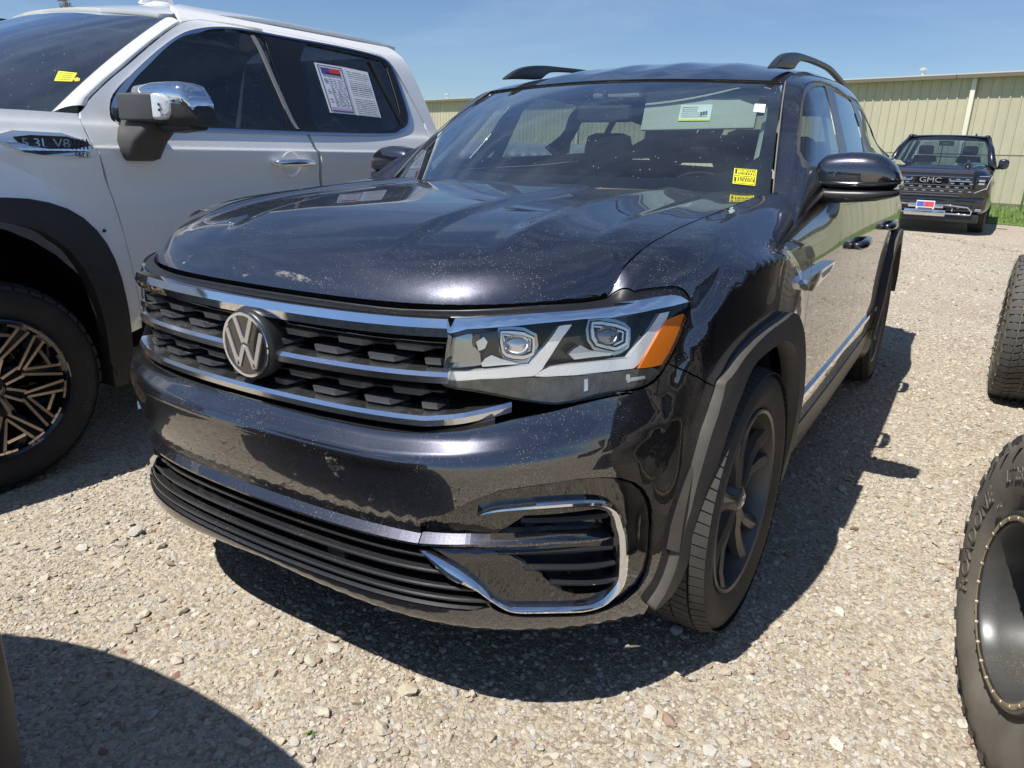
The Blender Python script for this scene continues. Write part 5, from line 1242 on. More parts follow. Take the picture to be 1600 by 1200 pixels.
dash = np.array([[(x, y, z+.02*(1-(x/.7)**2)) for y, z in ((1.30, 1.165), (1.50, 1.165), (1.72, 1.16), (1.90, 1.11), (1.96, .98), (1.9, .8))] for x in np.linspace(-.76, .76, 20)])
grid('dashboard', dash, dashm, suv)
hood_ = np.array([[(.385+.21*math.cos(a), 1.70+.20*t, 1.165+.055*math.sin(a)*(1-.2*t)) for a in np.linspace(0, math.pi, 14)] for t in (0, .5, 1)]); grid('gauge_hood', hood_, dashm, suv)
sw = lathe('steering_wheel', [(-.012, .180), (0, .168), (.012, .180), (0, .192)], dashm, suv, n=48, axis='Y', closed=True); sw.location = (.375, 2.02, 1.075); sw.rotation_euler = (R(-22), 0, 0)
box('wheel_hub', (0, .02, 0), (.15, .05, .12), dashm, sw, bev=.02); box('wheel_spoke', (0, .01, 0), (.34, .02, .035), dashm, sw, bev=.006)
vs_ = [(0.1185,2.1000,1.4130),(0.1374,2.1000,1.5052),(0.6042,2.1000,1.4866),(0.5802,2.1000,1.4128)]
# driver's sun visor, folded down
vis = box('sun_visor', (.362, 2.030, 1.490), (.47, .016, .165), lightt, suv, rot=(R(-20), R(-1), 0), bev=.007)
stick = mat('paper_white', (.80, .82, .80), rough=.7); yellow = mat('yellow_sticker', (.85, .80, .03), rough=.55); ink = mat('ink_black', (.02, .02, .025), rough=.7)
def on_visor(nm, x0, x1, z0, z1, m, y=2.094): return box(nm, ((x0+x1)/2, y-.074+((z0+z1)/2-1.490)*.364, (z0+z1)/2), (x1-x0, .0015, z1-z0), m, vis, rot=(R(-20), 0, 0))
on_visor('visor_label', .287, .418, 1.447, 1.511, stick)
on_visor('label_band', .287, .418, 1.447, 1.455, yellow, 2.0925)
for i in range(6): on_visor('label_line', .295, .36 if i > 2 else .405, 1.462+i*.0075, 1.4635+i*.0075, mat('ink_grey', (.25, .27, .27), rough=.8), 2.0925)
for i, (a, b) in enumerate(((.375, .382), (.385, .392), (.395, .401))): on_visor('label_figure', a, b, 1.466+.002*i, 1.481+.002*i, ink, 2.0925)
# pillar trims, header, pillars
for sg in (1, -1):
    a = np.linspace(0, 1, 10)
    P = np.array([[(sg*(.775-.105*t), 1.56+.50*t, 1.215+.36*t), (sg*(.70-.085*t), 1.60+.50*t, 1.205+.355*t), (sg*(.72-.06*t), 1.72+.46*t, 1.20+.36*t)] for t in a]); grid('pillar_trim', P, lightt, suv)
    P = np.array([[(sg*(.855-.135*t), 2.30+.13*t+dy, 1.22+.40*t) for dy in (0, .10)] for t in a]); grid('pillar_trim', P, lightt if sg < 0 else dashm, suv)
    P = np.array([[(sg*(.83-.135*t), 3.45+.13*t+dy, 1.24+.38*t) for dy in (0, .10)] for t in a]); grid('pillar_trim', P, lightt, suv)
    P = np.array([[(sg*x, y, z) for x, z in ((.90, 1.23), (.84, 1.20), (.82, .9), (.80, .5))] for y in np.linspace(1.55, 4.7, 8)]); grid('door_card', P, dashm, suv)
hl = np.array([[(x, y, float(np.interp(y, RY, RZ))-.045-.05*(x/.6)**2) for x in np.linspace(-.62, .62, 13)] for y in (2.06, 2.3, 2.8, 3.4, 4.0, 4.6)]); grid('headliner', hl, lightt, suv)
box('cabin_floor', (0, 2.9, .42), (1.6, 3.2, .04), dashm, suv)
box('overhead_console', (0, 2.12, 1.565), (.22, .22, .05), lightt, suv, bev=.015)
m_ = box('interior_mirror', (-.02, 1.955, 1.475), (.245, .035, .068), dashm, suv, bev=.016, seg=3); tube('mirror_stem', [(-.02, 1.96, 1.50), (-.02, 1.95, 1.57)], .012, dashm, m_, k=8)
# stickers on the glass
ys = [(0.6856,0.1469),(0.7521,0.1417),(0.7524,0.0470),(0.6890,0.0553)]
panel('yellow_sticker', Sh, ys, yellow, suv, off=-.0025, thick=.0004, step=.03)
def on_st(q, u0, u1, v0, v1):
    A, B_, C_, D_ = [np.array(x) for x in q]; f = lambda u, v: (A*(1-u)+B_*u)*(1-v)+(D_*(1-u)+C_*u)*v
    return [tuple(f(u0, v0)), tuple(f(u1, v0)), tuple(f(u1, v1)), tuple(f(u0, v1))]
for r in ((.04, .96, .035, .06), (.04, .96, .47, .50), (.04, .96, .93, .955), (.04, .06, .04, .95), (.94, .96, .04, .95), (.18, .94, .22, .235), (.18, .94, .36, .375), (.18, .94, .66, .675), (.18, .94, .80, .815)):
    panel('sticker_print', Sh, on_st(ys, *r), ink, suv, off=-.0018, thick=.0003, step=.05)
rr_ = random.Random(3)
for rowv in (.10, .27, .56, .70):
    u = .2
    while u < .9:
        w_ = rr_.uniform(.02, .07); panel('sticker_print', Sh, on_st(ys, u, u+w_, rowv, rowv+.075), ink, suv, off=-.0018, thick=.0003, step=.05); u += w_+rr_.uniform(.02, .06)
for v0 in (.08, .58): panel('sticker_print', Sh, on_st(ys, .07, .14, v0, v0+.28), ink, suv, off=-.0018, thick=.0003, step=.05)
pw = [(0.7032,0.6470),(0.7438,0.6471),(0.7445,0.5653),(0.7043,0.5717)]
panel('inspection_sticker', Sh, pw, mat('pale_green_paper', (.62, .80, .74), rough=.6), suv, off=-.0025, thick=.0004, step=.03)
suv.rotation_euler = (0, LEAN, 0)
_c, _s = math.cos(LEAN), math.sin(LEAN); suv.location = (.5-(.5*_c+.7*_s), 0, .7-(-.5*_s+.7*_c))

# =====================================================================
#  white pickup on the left
# =====================================================================
white = mat('white_paint', (.92, .92, .90), rough=.30, coat=1, coat_rough=.02, coat_ior=1.9, dust=(.10, (.45, .42, .36), .010))
flare_m = mat('black_flare', (.016, .016, .018), rough=.55, dust=(.15, (.4, .37, .3), .03))
tglass = glass('dark_tinted_glass', (.05, .055, .065), film=.012)
pick = thing('white_pickup', 'white crew cab pickup on black and bronze wheels, parked left of the dark SUV', 'pickup truck')
TX = -2.64
TR = np.array([(-1.700,.42),(-1.658,.60),(-1.640,.85),(-1.640,1.10),(-1.640,1.25),(-1.650,1.285),(-1.675,1.35),(-1.700,1.40),(-1.762,1.58),(-1.835,1.78),(-1.885,1.855),(-1.975,1.905),(-2.25,1.972),(TX,1.992)])
NT = len(TR); TT = .1
class SurfT:
    """pickup side: a = y, b = row*.1"""
    def P(self, y, v):
        y, v = np.broadcast_arrays(np.asarray(y, float), np.asarray(v, float)/TT)
        k = np.clip(np.floor(v).astype(int), 0, NT-2); f = (v-k)[..., None]
        g = lambda j: TR[np.clip(j, 0, NT-1)]
        p0, p1, p2, p3 = g(k-1), g(k), g(k+1), g(k+2)
        m1 = np.where((k == 0)[..., None], p2-p1, (p2-p0)/2); m2 = np.where((k == NT-2)[..., None], p2-p1, (p3-p1)/2)
        o = (2*f**3-3*f**2+1)*p1+(f**3-2*f**2+f)*m1+(-2*f**3+3*f**2)*p2+(f**3-f**2)*m2
        x = o[..., 0]; z = o[..., 1]
        low = 1-sstep(3.0, 7.0, v)
        # doors wrap in slightly towards front, wide shouldered wings over the wheel
        r = np.sqrt(((y-.10)/.80)**2+((z-.40)/.86)**2)
        x = x+.030*(1-sstep(.80, 1.02, r))*(z < 1.36)
        x = x-.10*sstep(.3, 1.1, -y)*(1-.0*v)
        # body side dish below shoulder
        x = x-.012*np.exp(-((z-1.13)/.055)**2)*sstep(.55, 1.0, y)
        return np.stack([x, y, z], -1)
Tk = SurfT()
def tz(z): return float(np.interp(z, TR[:, 1], np.arange(NT)*TT))
def TYZ(*p): return [(y, tz(z)) for y, z in p]
# windows traced in own coordinates
GAP = [(0.7001,0.7214),(0.7266,0.7404),(0.8178,0.7746),(0.9702,0.8254),(1.1413,0.8778),(1.2110,0.9035),(1.2740,0.9351),(1.3316,0.9653),(1.3962,0.9890)]
wf = [(0.7899,0.6889),(0.8058,0.7298),(0.8428,0.7543),(0.9415,0.7909),(1.0432,0.8259),(1.1643,0.8608),(1.2515,0.8844),(1.3360,0.9033),(1.4366,0.9231),(1.5585,0.9497),(1.6746,0.9479),(1.7398,0.9373),(1.7453,0.8624),(1.7527,0.8072),(1.7085,0.6578),(1.4529,0.6395),(1.2172,0.6249),(0.9019,0.6106),(0.8321,0.6358),(0.8011,0.6644)]
wr = [(1.9623,0.9385),(2.2442,0.9268),(2.5834,0.9109),(2.6406,0.9029),(2.6491,0.8405),(2.6584,0.7790),(2.6432,0.7285),(2.5627,0.7052),(2.4779,0.6877),(2.1654,0.6683),(1.8591,0.6520)]
band_ = [(0.7943,0.7085),(0.8249,0.7453),(0.9455,0.7968),(1.0474,0.8312),(1.1688,0.8667),(1.2566,0.8919),(1.3418,0.9140),(1.4773,0.9461),(1.5978,0.9657),(1.7516,0.9654),(1.8585,0.9614),(2.2609,0.9619),(2.5285,0.9451),(2.6437,0.9284),(2.6992,0.8957),(2.7229,0.8359),(2.7396,0.7651),(2.7165,0.7302),(2.6517,0.7011),(2.5141,0.6417),(2.2652,0.6114),(1.8372,0.5975),(1.2103,0.5931),(0.8715,0.5870),(0.8131,0.6295)]
pd1, pd2, pd3 = .66, 1.86, 2.86
dg = [(.66, 1.40), (.662, 1.33), (.70, 1.15), (.75, .92), (.77, .72), (.785, .52)]
fdo = TYZ(*dg)+TYZ((1.2, .50), (1.86, .50), (1.885, .80), (1.885, 1.10), (1.875, 1.24), (1.835, 1.35), (1.80, 1.50), (1.76, 1.70), (1.74, 1.84), (1.6, 1.850))+GAP[::-1]
door = panel('front_door', Tk, chaikin(np.array(fdo), 1), white, pick, holes=[chaikin(np.array(wf), 1)], thick=.02, gap=.003, step=.03, bstep=.014)
rdo = TYZ((1.875, .50), (2.5, .50), (2.84, .55), (2.90, .90), (2.90, 1.20), (2.885, 1.35), (2.86, 1.46), (2.78, 1.62), (2.70, 1.76), (2.62, 1.815), (2.50, 1.835), (2.2, 1.848), (1.76, 1.858), (1.765, 1.84), (1.785, 1.70), (1.82, 1.50), (1.85, 1.35), (1.89, 1.24), (1.90, 1.10), (1.90, .80))
panel('rear_door', Tk, rdo, white, pick, holes=[chaikin(np.array(wr), 1)], thick=.02, gap=.003, step=.03, bstep=.014)
fw = TYZ((-.95, .60), (-.95, 1.0), (-.95, 1.25), (-.7, 1.385), (0, 1.405), (.45, 1.405), (.60, 1.402))+TYZ(*dg)+TYZ((.70, .50), (.645, .50), (.64, .62), (.635, .80), (.60, .92), (.52, 1.0), (.38, 1.06), (.2, 1.075), (0, 1.075), (-.2, 1.05), (-.35, .98), (-.44, .85), (-.47, .62))
panel('front_wing', Tk, fw, white, pick, thick=.02, gap=.002, step=.03, bstep=.014)
pill = GAP[6:]+TYZ((1.6, 1.858), (2.2, 1.852), (2.50, 1.840), (2.63, 1.818), (2.71, 1.762), (2.79, 1.62), (2.87, 1.46), (2.895, 1.35), (2.91, 1.20), (2.91, .50), (3.03, .50), (3.03, 1.36), (2.93, 1.60), (2.85, 1.80), (2.80, 1.88), (2.70, 1.93), (1.9, 1.94), (1.40, 1.925), (1.30, 1.90))
panel('cab_frame', Tk, pill, white, pick, thick=.02, gap=.0015, step=.03, bstep=.014)
band_h = [np.array(wf), np.array(wr)]
panel('window_pillar_trim', Tk, chaikin(np.array(band_), 1), flare_m, pick, holes=[shrink(clean(chaikin(np.array(w), 1)), .006) for w in (wf, wr)], off=-.008, thick=.006, step=.04, bstep=.015) if False else None
def mshrink(a, g):
    P = Tk.P(a[:, 0], a[:, 1]); q = shrink(np.stack([a[:, 0], P[:, 2]*1.06], 1), g); return np.array([(y, tz(z/1.06)) for y, z in q])
def loopband(name, loop, g, m, off, parent, S=Tk, th=.012):
    a = clean(resamp(chaikin(np.array(loop), 2), .02)); b = mshrink(a, g)
    return panel(name, S, a, m, parent, holes=[b], off=off, thick=th, step=.05, bstep=.018)
blk = mat('window_black', (.012, .012, .014), rough=.3)
# black glass-side area between the windows, glass, chrome surround
inner_band = mshrink(clean(resamp(chaikin(np.array(band_), 2), .02)), .018)
panel('window_black_area', Tk, inner_band, blk, pick, holes=[chaikin(np.array(wf), 1), chaikin(np.array(wr), 1)], off=.004, thick=.006, step=.04, bstep=.018)
loopband('window_chrome', band_, .019, mat('satin_chrome', (.62, .66, .72), rough=.12, metal=1), .008, pick)
panel('side_window', Tk, wf, tglass, pick, off=-.004, thick=.003, step=.08, smooth=1)
rwin = panel('side_window', Tk, wr, tglass, pick, off=-.004, thick=.003, step=.08, smooth=1)
panel('window_channel', Tk, TYZ((1.655, 1.80), (1.675, 1.80), (1.79, 1.385), (1.768, 1.385)), mat('channel_grey', (.25, .25, .26), rough=.4), pick, off=.008, thick=.01, step=.05)
panel('window_channel', Tk, TYZ((2.49, 1.775), (2.515, 1.775), (2.665, 1.44), (2.64, 1.43)), flare_m, pick, off=.006, thick=.01, step=.05)
# roof, screen, bonnet, other side, bed
class SurfTR:
    def P(self, x, y):
        x, y = np.broadcast_arrays(np.asarray(x, float), np.asarray(y, float)); e = np.abs(x-TX)/.70
        return np.stack([x, y, 1.990-.075*e**2.4-.105*np.clip((1.95-y)/.88, 0, 1)**2-.02*np.clip((y-2.5)/.4, 0, 1)**2], -1)
TRf = SurfTR()
panel('roof', TRf, [(TX-.70, 1.33), (TX-.66, 1.25), (TX-.4, 1.13), (TX, 1.07), (TX+.4, 1.13), (TX+.66, 1.25), (TX+.70, 1.33), (TX+.70, 2.86), (TX-.70, 2.86)], white, pick, thick=.02, step=.06)
class SurfTS:
    def P(self, u, v):
        u, v = np.broadcast_arrays(np.asarray(u, float), np.asarray(v, float)); a = np.stack([TX+.885*u, .08+.50*u*u, 1.392+0*u], -1); b = np.stack([TX+.695*u, 1.06+.19*u*u, 1.870-.035*u*u], -1); w = v[..., None]
        return a*(1-w)+b*w+np.stack([0*u, -.02*4*v*(1-v)*(1-u*u*.6), .03*4*v*(1-v)*(1-u*u*.6)], -1)
TS_ = SurfTS()
wsc = panel('windscreen', TS_, [(-1, 0), (1, 0), (1, 1), (-1, 1)], glass('pickup_screen', (.20, .34, .38), film=.03, fm=3.0), pick, thick=.004, step=.08, bstep=.05)
panel('screen_border', TS_, [(-1, 0), (1, 0), (1, 1), (-1, 1)], blk, wsc, holes=[[(-.93, .09), (.93, .09), (.95, .5), (.94, .95), (-.94, .95), (-.95, .5)]], off=-.006, thick=.002, step=.08, bstep=.04)
ga = resamp(np.array(GAP[:7]), .02, closed=False); gd = np.concatenate([[0], np.cumsum(np.linalg.norm(np.diff(ga, axis=0), axis=1))]); gd /= gd[-1]
PP = []
for w_ in np.linspace(0, 1, 22):
    a_ = Tk.P(np.interp(w_, gd, ga[:, 0]), np.interp(w_, gd, ga[:, 1]))+np.array([-.002, 0, 0]); b_ = TS_.P(1.0, w_); out_ = np.array([.55, -.45, .7]); out_ /= np.linalg.norm(out_)
    PP.append([a_+np.array([-.02, .004, -.004])]+[a_*(1-t)+b_*t+out_*.016*math.sin(math.pi*t)**.8 for t in np.linspace(0, 1, 7)]+[b_+np.array([-.012, .012, -.012])])
PP = np.array(PP); grid('cab_pillar', PP, white, pick); P2 = PP.copy(); P2[..., 0] = 2*TX-P2[..., 0]; grid('cab_pillar', P2, white, pick)
YQ = [(0.8929,0.3467),(0.9560,0.3443),(0.9701,0.2693),(0.9169,0.2620)]
ysk = panel('windscreen_sticker', TS_, YQ, mat('yellow_sticker', (.85, .80, .03)), pick, off=.002, thick=.001, step=.05)
def quadm(q, u0, u1, v0, v1):
    A, B_, C_, D_ = [np.array(x) for x in q]; f = lambda u, v: (A*(1-u)+B_*u)*(1-v)+(D_*(1-u)+C_*u)*v
    return [tuple(f(u0, v0)), tuple(f(u1, v0)), tuple(f(u1, v1)), tuple(f(u0, v1))]
for i in range(4): panel('sticker_print', TS_, quadm(YQ, .12+.05*(i % 2), .85, .12+.22*i, .20+.22*i), mat('sticker_green', (.25, .33, .02), rough=.7), ysk, off=.003, thick=.0005, step=.05)
panel('permit_sticker', TS_, [(0.9650,0.2912),(0.9707,0.3083),(0.9834,0.2985),(0.9890,0.2791),(0.9781,0.2712)], mat('orange_sticker', (.8, .5, .04)), pick, off=.002, thick=.001, step=.05)
hx = np.linspace(-.86, .86, 24)
grid('bonnet', np.array([[(TX+x, y+.06*(x/.86)**2, 1.395+.055*(1-(x/.86)**4)*min(1, (y+1.1)/.5)-.03*max(0, -(y+.5))) for y in (-1.0, -.95, -.8, -.5, 0, .1)] for x in hx]), white, pick)
grid('wing_top', np.array([[(-1.78-.0*t, y, 1.402-.012*(y < -.6)) , (-1.70, y, 1.400)] for y, t in [(yy, 0) for yy in np.linspace(-.95, .62, 14)]]), white, pick)
gr_ = grid('cowl', np.array([[(TX+x, .06+.38*(x/.86)**2+dy, 1.40) for dy in (0, .10)] for x in hx]), flare_m, pick)
box('front_end', (TX, -.92, .92), (1.75, .12, .80), flare_m, pick, bev=.03); box('front_bumper', (TX, -1.02, .60), (1.95, .22, .30), chrome, pick, bev=.05)
for k in range(6): box('grille_bar', (TX, -.99, .85+k*.085), (1.2, .04, .03), chrome, pick, bev=.008)
for sx in (.80, -.80): box('headlight', (TX+sx, -.94, 1.08), (.26, .14, .34), mat('lamp_silver2', (.7, .72, .74), rough=.2, metal=.5), pick, bev=.03)
V = np.array([[(2*TX-p[0], p[1], p[2]) for p in Tk.P(y, np.linspace(0, .7, 8))] for y in np.linspace(-.9, 3.0, 12)]); grid('far_side', V, white, pick)
V = np.array([[(2*TX-p[0], p[1], p[2]) for p in Tk.P(y, np.linspace(.7, 1.1, 5))] for y in np.linspace(1.0, 2.9, 6)]); grid('far_windows', V, tglass, pick)
grid('cab_back', np.array([[(TX+x*(.93-.0*t if t < .6 else .70), 3.0-.16*t, .6+1.24*t) for t in (0, .55, 1)] for x in (-1, 0, 1)])*np.array([1, 1, 1]), white, pick, smooth=False)
panel('bed_side', Tk, TYZ((3.06, .52), (4.0, .52), (4.05, .85), (4.3, 1.02), (4.7, 1.02), (4.95, .85), (5.0, .52), (5.2, .52), (5.2, 1.36), (3.06, 1.36)), white, pick, thick=.03, step=.08)
box('bed_floor', (TX, 4.1, .75), (1.7, 2.1, .06), flare_m, pick); box('bed_far_side', (TX-.96, 4.1, .95), (.06, 2.1, .8), white, pick); box('tailgate', (TX, 5.17, 1.02), (1.8, .06, .62), white, pick, bev=.02)
box('chassis', (TX, 2.1, .42), (1.3, 5.6, .16), inner, pick)
panel('pickup_inner', Tk, TYZ((.62, .52), (3.0, .52), (3.0, 1.30), (.62, 1.30)), inner, pick, off=-.05, thick=.004, step=.2)
grid('pickup_liner', np.array([[(x, .10+.58*math.cos(t), .42+.60*math.sin(t)) for x in (-1.70, -2.0, -2.15)] for t in np.linspace(0, math.pi, 20)]), inner, pick)
mk('liner_wall', [(-2.15, .10+.58*math.cos(t), .42+.60*math.sin(t)) for t in np.linspace(0, math.pi, 20)], [tuple(range(20))], inner, pick, False)
# black arch extension
fa = [(.70, .34), (.705, .60), (.695, .80), (.65, .93), (.56, 1.03), (.42, 1.085), (.26, 1.10), (0, 1.10), (-.22, 1.07), (-.38, 1.0), (-.48, .87), (-.51, .60)]
fi = [(-.42, .60), (-.40, .80), (-.32, .92), (-.18, 1.0), (0, 1.02), (.22, 1.02), (.37, .99), (.48, .91), (.555, .78), (.59, .60), (.60, .34)]
class SurfTF:
    def P(self, y, v):
        y, v = np.broadcast_arrays(np.asarray(y, float), np.asarray(v, float)); r = np.sqrt(((y-.10)/.60)**2+((v-.42)/.68)**2)
        x = -1.585-.25*np.clip(r-.95, 0, 1)**1.3-.25*np.clip(.60-v, 0, 1)*.3
        return np.stack([x, y, v], -1)
TF = SurfTF()
panel('arch_extension', TF, chaikin(np.array(fa+fi), 1), flare_m, pick, off=0, thick=.07, step=.04, bstep=.02)
box('mud_guard', (-1.68, .64, .40), (.14, .07, .22), flare_m, pick, bev=.015)
for (y, z) in ((.655, .95), (.68, .75), (.50, 1.045)):
    lathe('flare_rivet', [(0, 0), (0, .006), (-.006, .008)], flare_m, pick, n=10, axis='X', c=(-1.612, y, z))
# wing badge with lettering
bg_ = panel('wing_badge', Tk, TYZ((.30, 1.325), (.645, 1.318), (.672, 1.232), (.42, 1.235), (.36, 1.262)), chrome, pick, off=.014, thick=.03, step=.015, smooth=1)
panel('badge_inset', Tk, TYZ((.375, 1.310), (.640, 1.306), (.655, 1.258), (.44, 1.256), (.395, 1.28)), mat('badge_black', (.01, .01, .012), rough=.3), bg_, off=.0162, thick=.006, step=.015, smooth=1)
lettering('badge_letters', '5.3L V8', .046, (-1.6275, .486, 1.284), (0, 1, 0), (0, 0, 1), chrome, bg_, ext=.001, sx=1.25)
for y in np.linspace(.58, .64, 5): box('badge_fin', (-1.628, y, 1.283), (.004, .004, .04), satin, bg_)
lettering('badge_letters', 'SLE', .028, (-1.614, .615, 1.243), (0, 1, 0), (0, 0, 1), satin, bg_, ext=.001, sx=1.2)
# door handle
P0 = Tk.P(1.68, tz(1.215)); tube('door_handle', [(P0[0]+.002, 1.555, 1.212), (P0[0]+.040, 1.59, 1.214), (P0[0]+.046, 1.69, 1.215), (P0[0]+.040, 1.79, 1.214), (P0[0]+.004, 1.815, 1.212)], [.012, .017, .018, .017, .013], chrome, pick, k=12)
lathe('handle_cup', [(-.010, 0), (-.006, .05), (.006, .062)], white, pick, n=30, c=(P0[0]-.002, 1.68, 1.205))
# towing mirror
mr_ = thing('tow_mirror', '', ''); del mr_['label']; del mr_['category']; mr_.parent = pick
def xz(pts, y): return [(x, y, z) for x, z in pts]
def mloft(name, rows_, m, par, r=.03, sa=45):
    secs = []
    for x, z0, z1, y0, y1 in rows_:
        L = rrect(y1-y0, z1-z0, min(r, (y1-y0)*.42, (z1-z0)*.45), 6); secs.append([(x, (y0+y1)/2+p[0], (z0+z1)/2+p[1]) for p in L])
    return loft(name, secs, m, par, sa=sa)
hs_ = mloft('mirror_housing', ((-1.640, 1.385, 1.490, .87, .94), (-1.60, 1.366, 1.514, .840, .95), (-1.50, 1.362, 1.523, .835, .965), (-1.36, 1.362, 1.524, .835, .975), (-1.305, 1.364, 1.514, .845, .98), (-1.278, 1.366, 1.450, .865, .98), (-1.262, 1.370, 1.400, .89, .975)), flare_m, mr_, r=.045)
mloft('mirror_chrome_cap', ((-1.644, 1.470, 1.496, .865, .93), (-1.605, 1.440, 1.518, .834, .945), (-1.50, 1.430, 1.5275, .829, .96), (-1.36, 1.424, 1.5285, .829, .97), (-1.303, 1.424, 1.5185, .838, .97), (-1.275, 1.424, 1.460, .860, .97)), chrome, mr_, r=.045, sa=60)
mloft('mirror_inner_block', ((-1.648, 1.386, 1.474, .800, .88), (-1.640, 1.380, 1.484, .793, .88), (-1.43, 1.376, 1.484, .793, .88), (-1.420, 1.382, 1.478, .80, .88)), mat('mirror_grey', (.055, .056, .06), rough=.55), mr_, r=.012)
tl = mloft('turn_lamp', ((-1.421, 1.384, 1.482, .797, .88), (-1.395, 1.384, 1.482, .802, .88), (-1.368, 1.396, 1.466, .815, .88), (-1.356, 1.410, 1.445, .83, .88)), mat('clear_plastic', (.75, .77, .78), rough=.12, metal=.3, coat=1, bump=(70, .6, .004)), mr_, r=.012)
for z in (1.420, 1.440): lathe('turn_bulb', [(-.004, 0), (-.004, .004), (0, .006)], flare_m, tl, n=10, axis='Y', c=(-1.384, .803, z))
mloft('mirror_keel', ((-1.50, 1.352, 1.372, .86, .95), (-1.44, 1.337, 1.372, .86, .96), (-1.31, 1.350, 1.374, .88, .96)), flare_m, mr_, r=.01)
secs = []
for t, (x0, x1, y0, y1) in zip((1.222, 1.232, 1.26, 1.30, 1.345, 1.385), ((-1.70, -1.585, .80, .90), (-1.74, -1.565, .79, .92), (-1.765, -1.555, .78, .93), (-1.76, -1.535, .78, .94), (-1.76, -1.50, .80, .96), (-1.74, -1.50, .83, .96))):
    L = rrect(x1-x0, y1-y0, .03, 5); secs.append([((x0+x1)/2+p[0]+.0, (y0+y1)/2+p[1], t) for p in L])
loft('mirror_foot', secs, mat('foot_grey', (.04, .04, .042), rough=.55, dust=(.1, (.5, .46, .4), .05)), mr_, sa=50)
# notices on the rear window
def on_win(q, u0, u1, v0, v1):
    A, B_, C_, D_ = [np.array(x) for x in q]; f = lambda u, v: (A*(1-u)+B_*u)*(1-v)+(D_*(1-u)+C_*u)*v
    return [tuple(f(u0, v0)), tuple(f(u1, v0)), tuple(f(u1, v1)), tuple(f(u0, v1))]
q1 = [(2.0384,0.8687),(2.2496,0.8674),(2.2530,0.7443),(2.0548,0.7458)]; q2 = [(2.2522,0.8675),(2.4532,0.8629),(2.4638,0.7412),(2.2587,0.7438)]
navy = mat('navy_ink', (.08, .06, .30), rough=.7); redi = mat('red_ink', (.70, .05, .07), rough=.7); greyi = mat('grey_ink', (.30, .31, .34), rough=.8); paper = mat('notice_paper', (.78, .80, .84), rough=.65)
def pr_(q, r, m, o=.003): return panel('notice_print', Tk, on_win(q, *r), m, pick, off=o, thick=.0004, step=.08, bstep=.05)
panel('window_notice', Tk, q1, paper, pick, off=.001, thick=.001, step=.08); panel('window_notice', Tk, q2, paper, pick, off=.0012, thick=.001, step=.08)
for r in ((.06, .94, .035, .055), (.06, .94, .945, .965), (.06, .085, .035, .965), (.915, .94, .035, .965)): pr_(q1, r, navy)
pr_(q1, (.15, .44, .08, .20), navy); pr_(q1, (.44, .84, .08, .17), redi); pr_(q1, (.30, .84, .17, .20), ink)
pr_(q1, (.12, .88, .87, .93), mat('lilac', (.55, .45, .62), rough=.7))
for r in ((.16, .28, .29, .34), (.17, .25, .69, .73), (.17, .27, .50, .515), (.17, .27, .53, .545)): pr_(q1, r, greyi)
rn = random.Random(9)
for i in range(17):
    v = .25+i*.036; u = .32
    while u < .86: w = rn.uniform(.05, .2); pr_(q1, (u, min(u+w, .88), v, v+.010), greyi); u += w+rn.uniform(.03, .09)
for i in range(21):
    v = .08+i*.043
    if i in (11, 12, 3): continue
    u = .08
    while u < .90: w = rn.uniform(.12, .4); pr_(q2, (u, min(u+w, .93), v, v+.011), ink if i in (0, 7, 8, 13) else greyi); u += w+rn.uniform(.02, .06)
lathe('shark_fin_base', [(0, .0), (.0, .09), (.02, .085), (.035, .05), (.038, 0)], white, pick, n=24, axis='Z', c=(TX, 1.72, 1.985))
plate('roof_aerial', [(TX, 1.60, 2.0), (TX, 1.82, 2.0), (TX, 1.80, 2.05), (TX, 1.755, 2.10), (TX, 1.70, 2.095)], (1, 0, 0), .03, white, pick, bev=.008)

# ---- off-road wheels, black with bronze faces ----
bronze = mat('bronze_face', (.62, .52, .43), rough=.30, metal=1); gblk = mat('wheel_black', (.008, .009, .012), rough=.10, coat=1)
def arc_text(name, body, size, rad, a0, x, m, par, out=1, sx=1.0, flip=1, ext=.0012, spacing=1.05):
    """raised lettering round a tyre wall; a0 = angle of its centre (0 = up, towards +y), wall facing +x*out"""
    def bend(px, py, pz):
        th = a0+flip*px/(rad); r = rad+py
        return Vector((x+out*(pz), r*math.sin(th)*1.0, r*math.cos(th)))
    o = lettering(name, body, size, (0, 0, 0), (1, 0, 0), (0, 1, 0), m, par, ext=ext, sx=sx, spacing=spacing, bend=bend); return o
offr = thing('wheel', '', ''); del offr['label']; del offr['category']; offr.parent = pick; offr.location = (-1.74, .160, .395)
ty2 = lathe('tyre', tyre_prof(.405, .285, .265, 4), rubber2 if 'rubber2' in globals() else mat('black_tyre', (.016, .016, .017), rough=.8, var=(10, .3), bump=(90, .3)), offr, n=90)
tread_blocks(.404, .292, 44, MATS['black_tyre'], ty2, depth=.012)
arc_text('tyre_lettering', 'CROSSWIND', .036, .345, R(98), .1385, mat('tyre_letters', (.035, .035, .036), rough=.6), ty2, out=1, sx=1.15, flip=1)
lathe('rim', [(.10, .268), (.135, .272), (.138, .266), (.130, .255), (.08, .246), (-.10, .236)], gblk, offr, n=80)
lathe('rim_well', [(.02, .05), (.0, .245)], gblk, offr, n=30); lathe('rim_well', [(.0, .0), (-.02, .245)], inner, offr, n=30)
def bar3(name, a, b, w, th, m, par, w2=None):
    a = np.array(a, float); b = np.array(b, float); t = (b-a)/np.linalg.norm(b-a); n_ = np.cross((1., 0, 0), t); n_ /= np.linalg.norm(n_); w2 = w2 or w
    P = [a+n_*w/2, a-n_*w/2, b-n_*w2/2, b+n_*w2/2]; return plate(name, [tuple(p) for p in P], (1, 0, 0), th, m, par)
def pol(r, a, x): return (x, r*math.sin(a), r*math.cos(a))
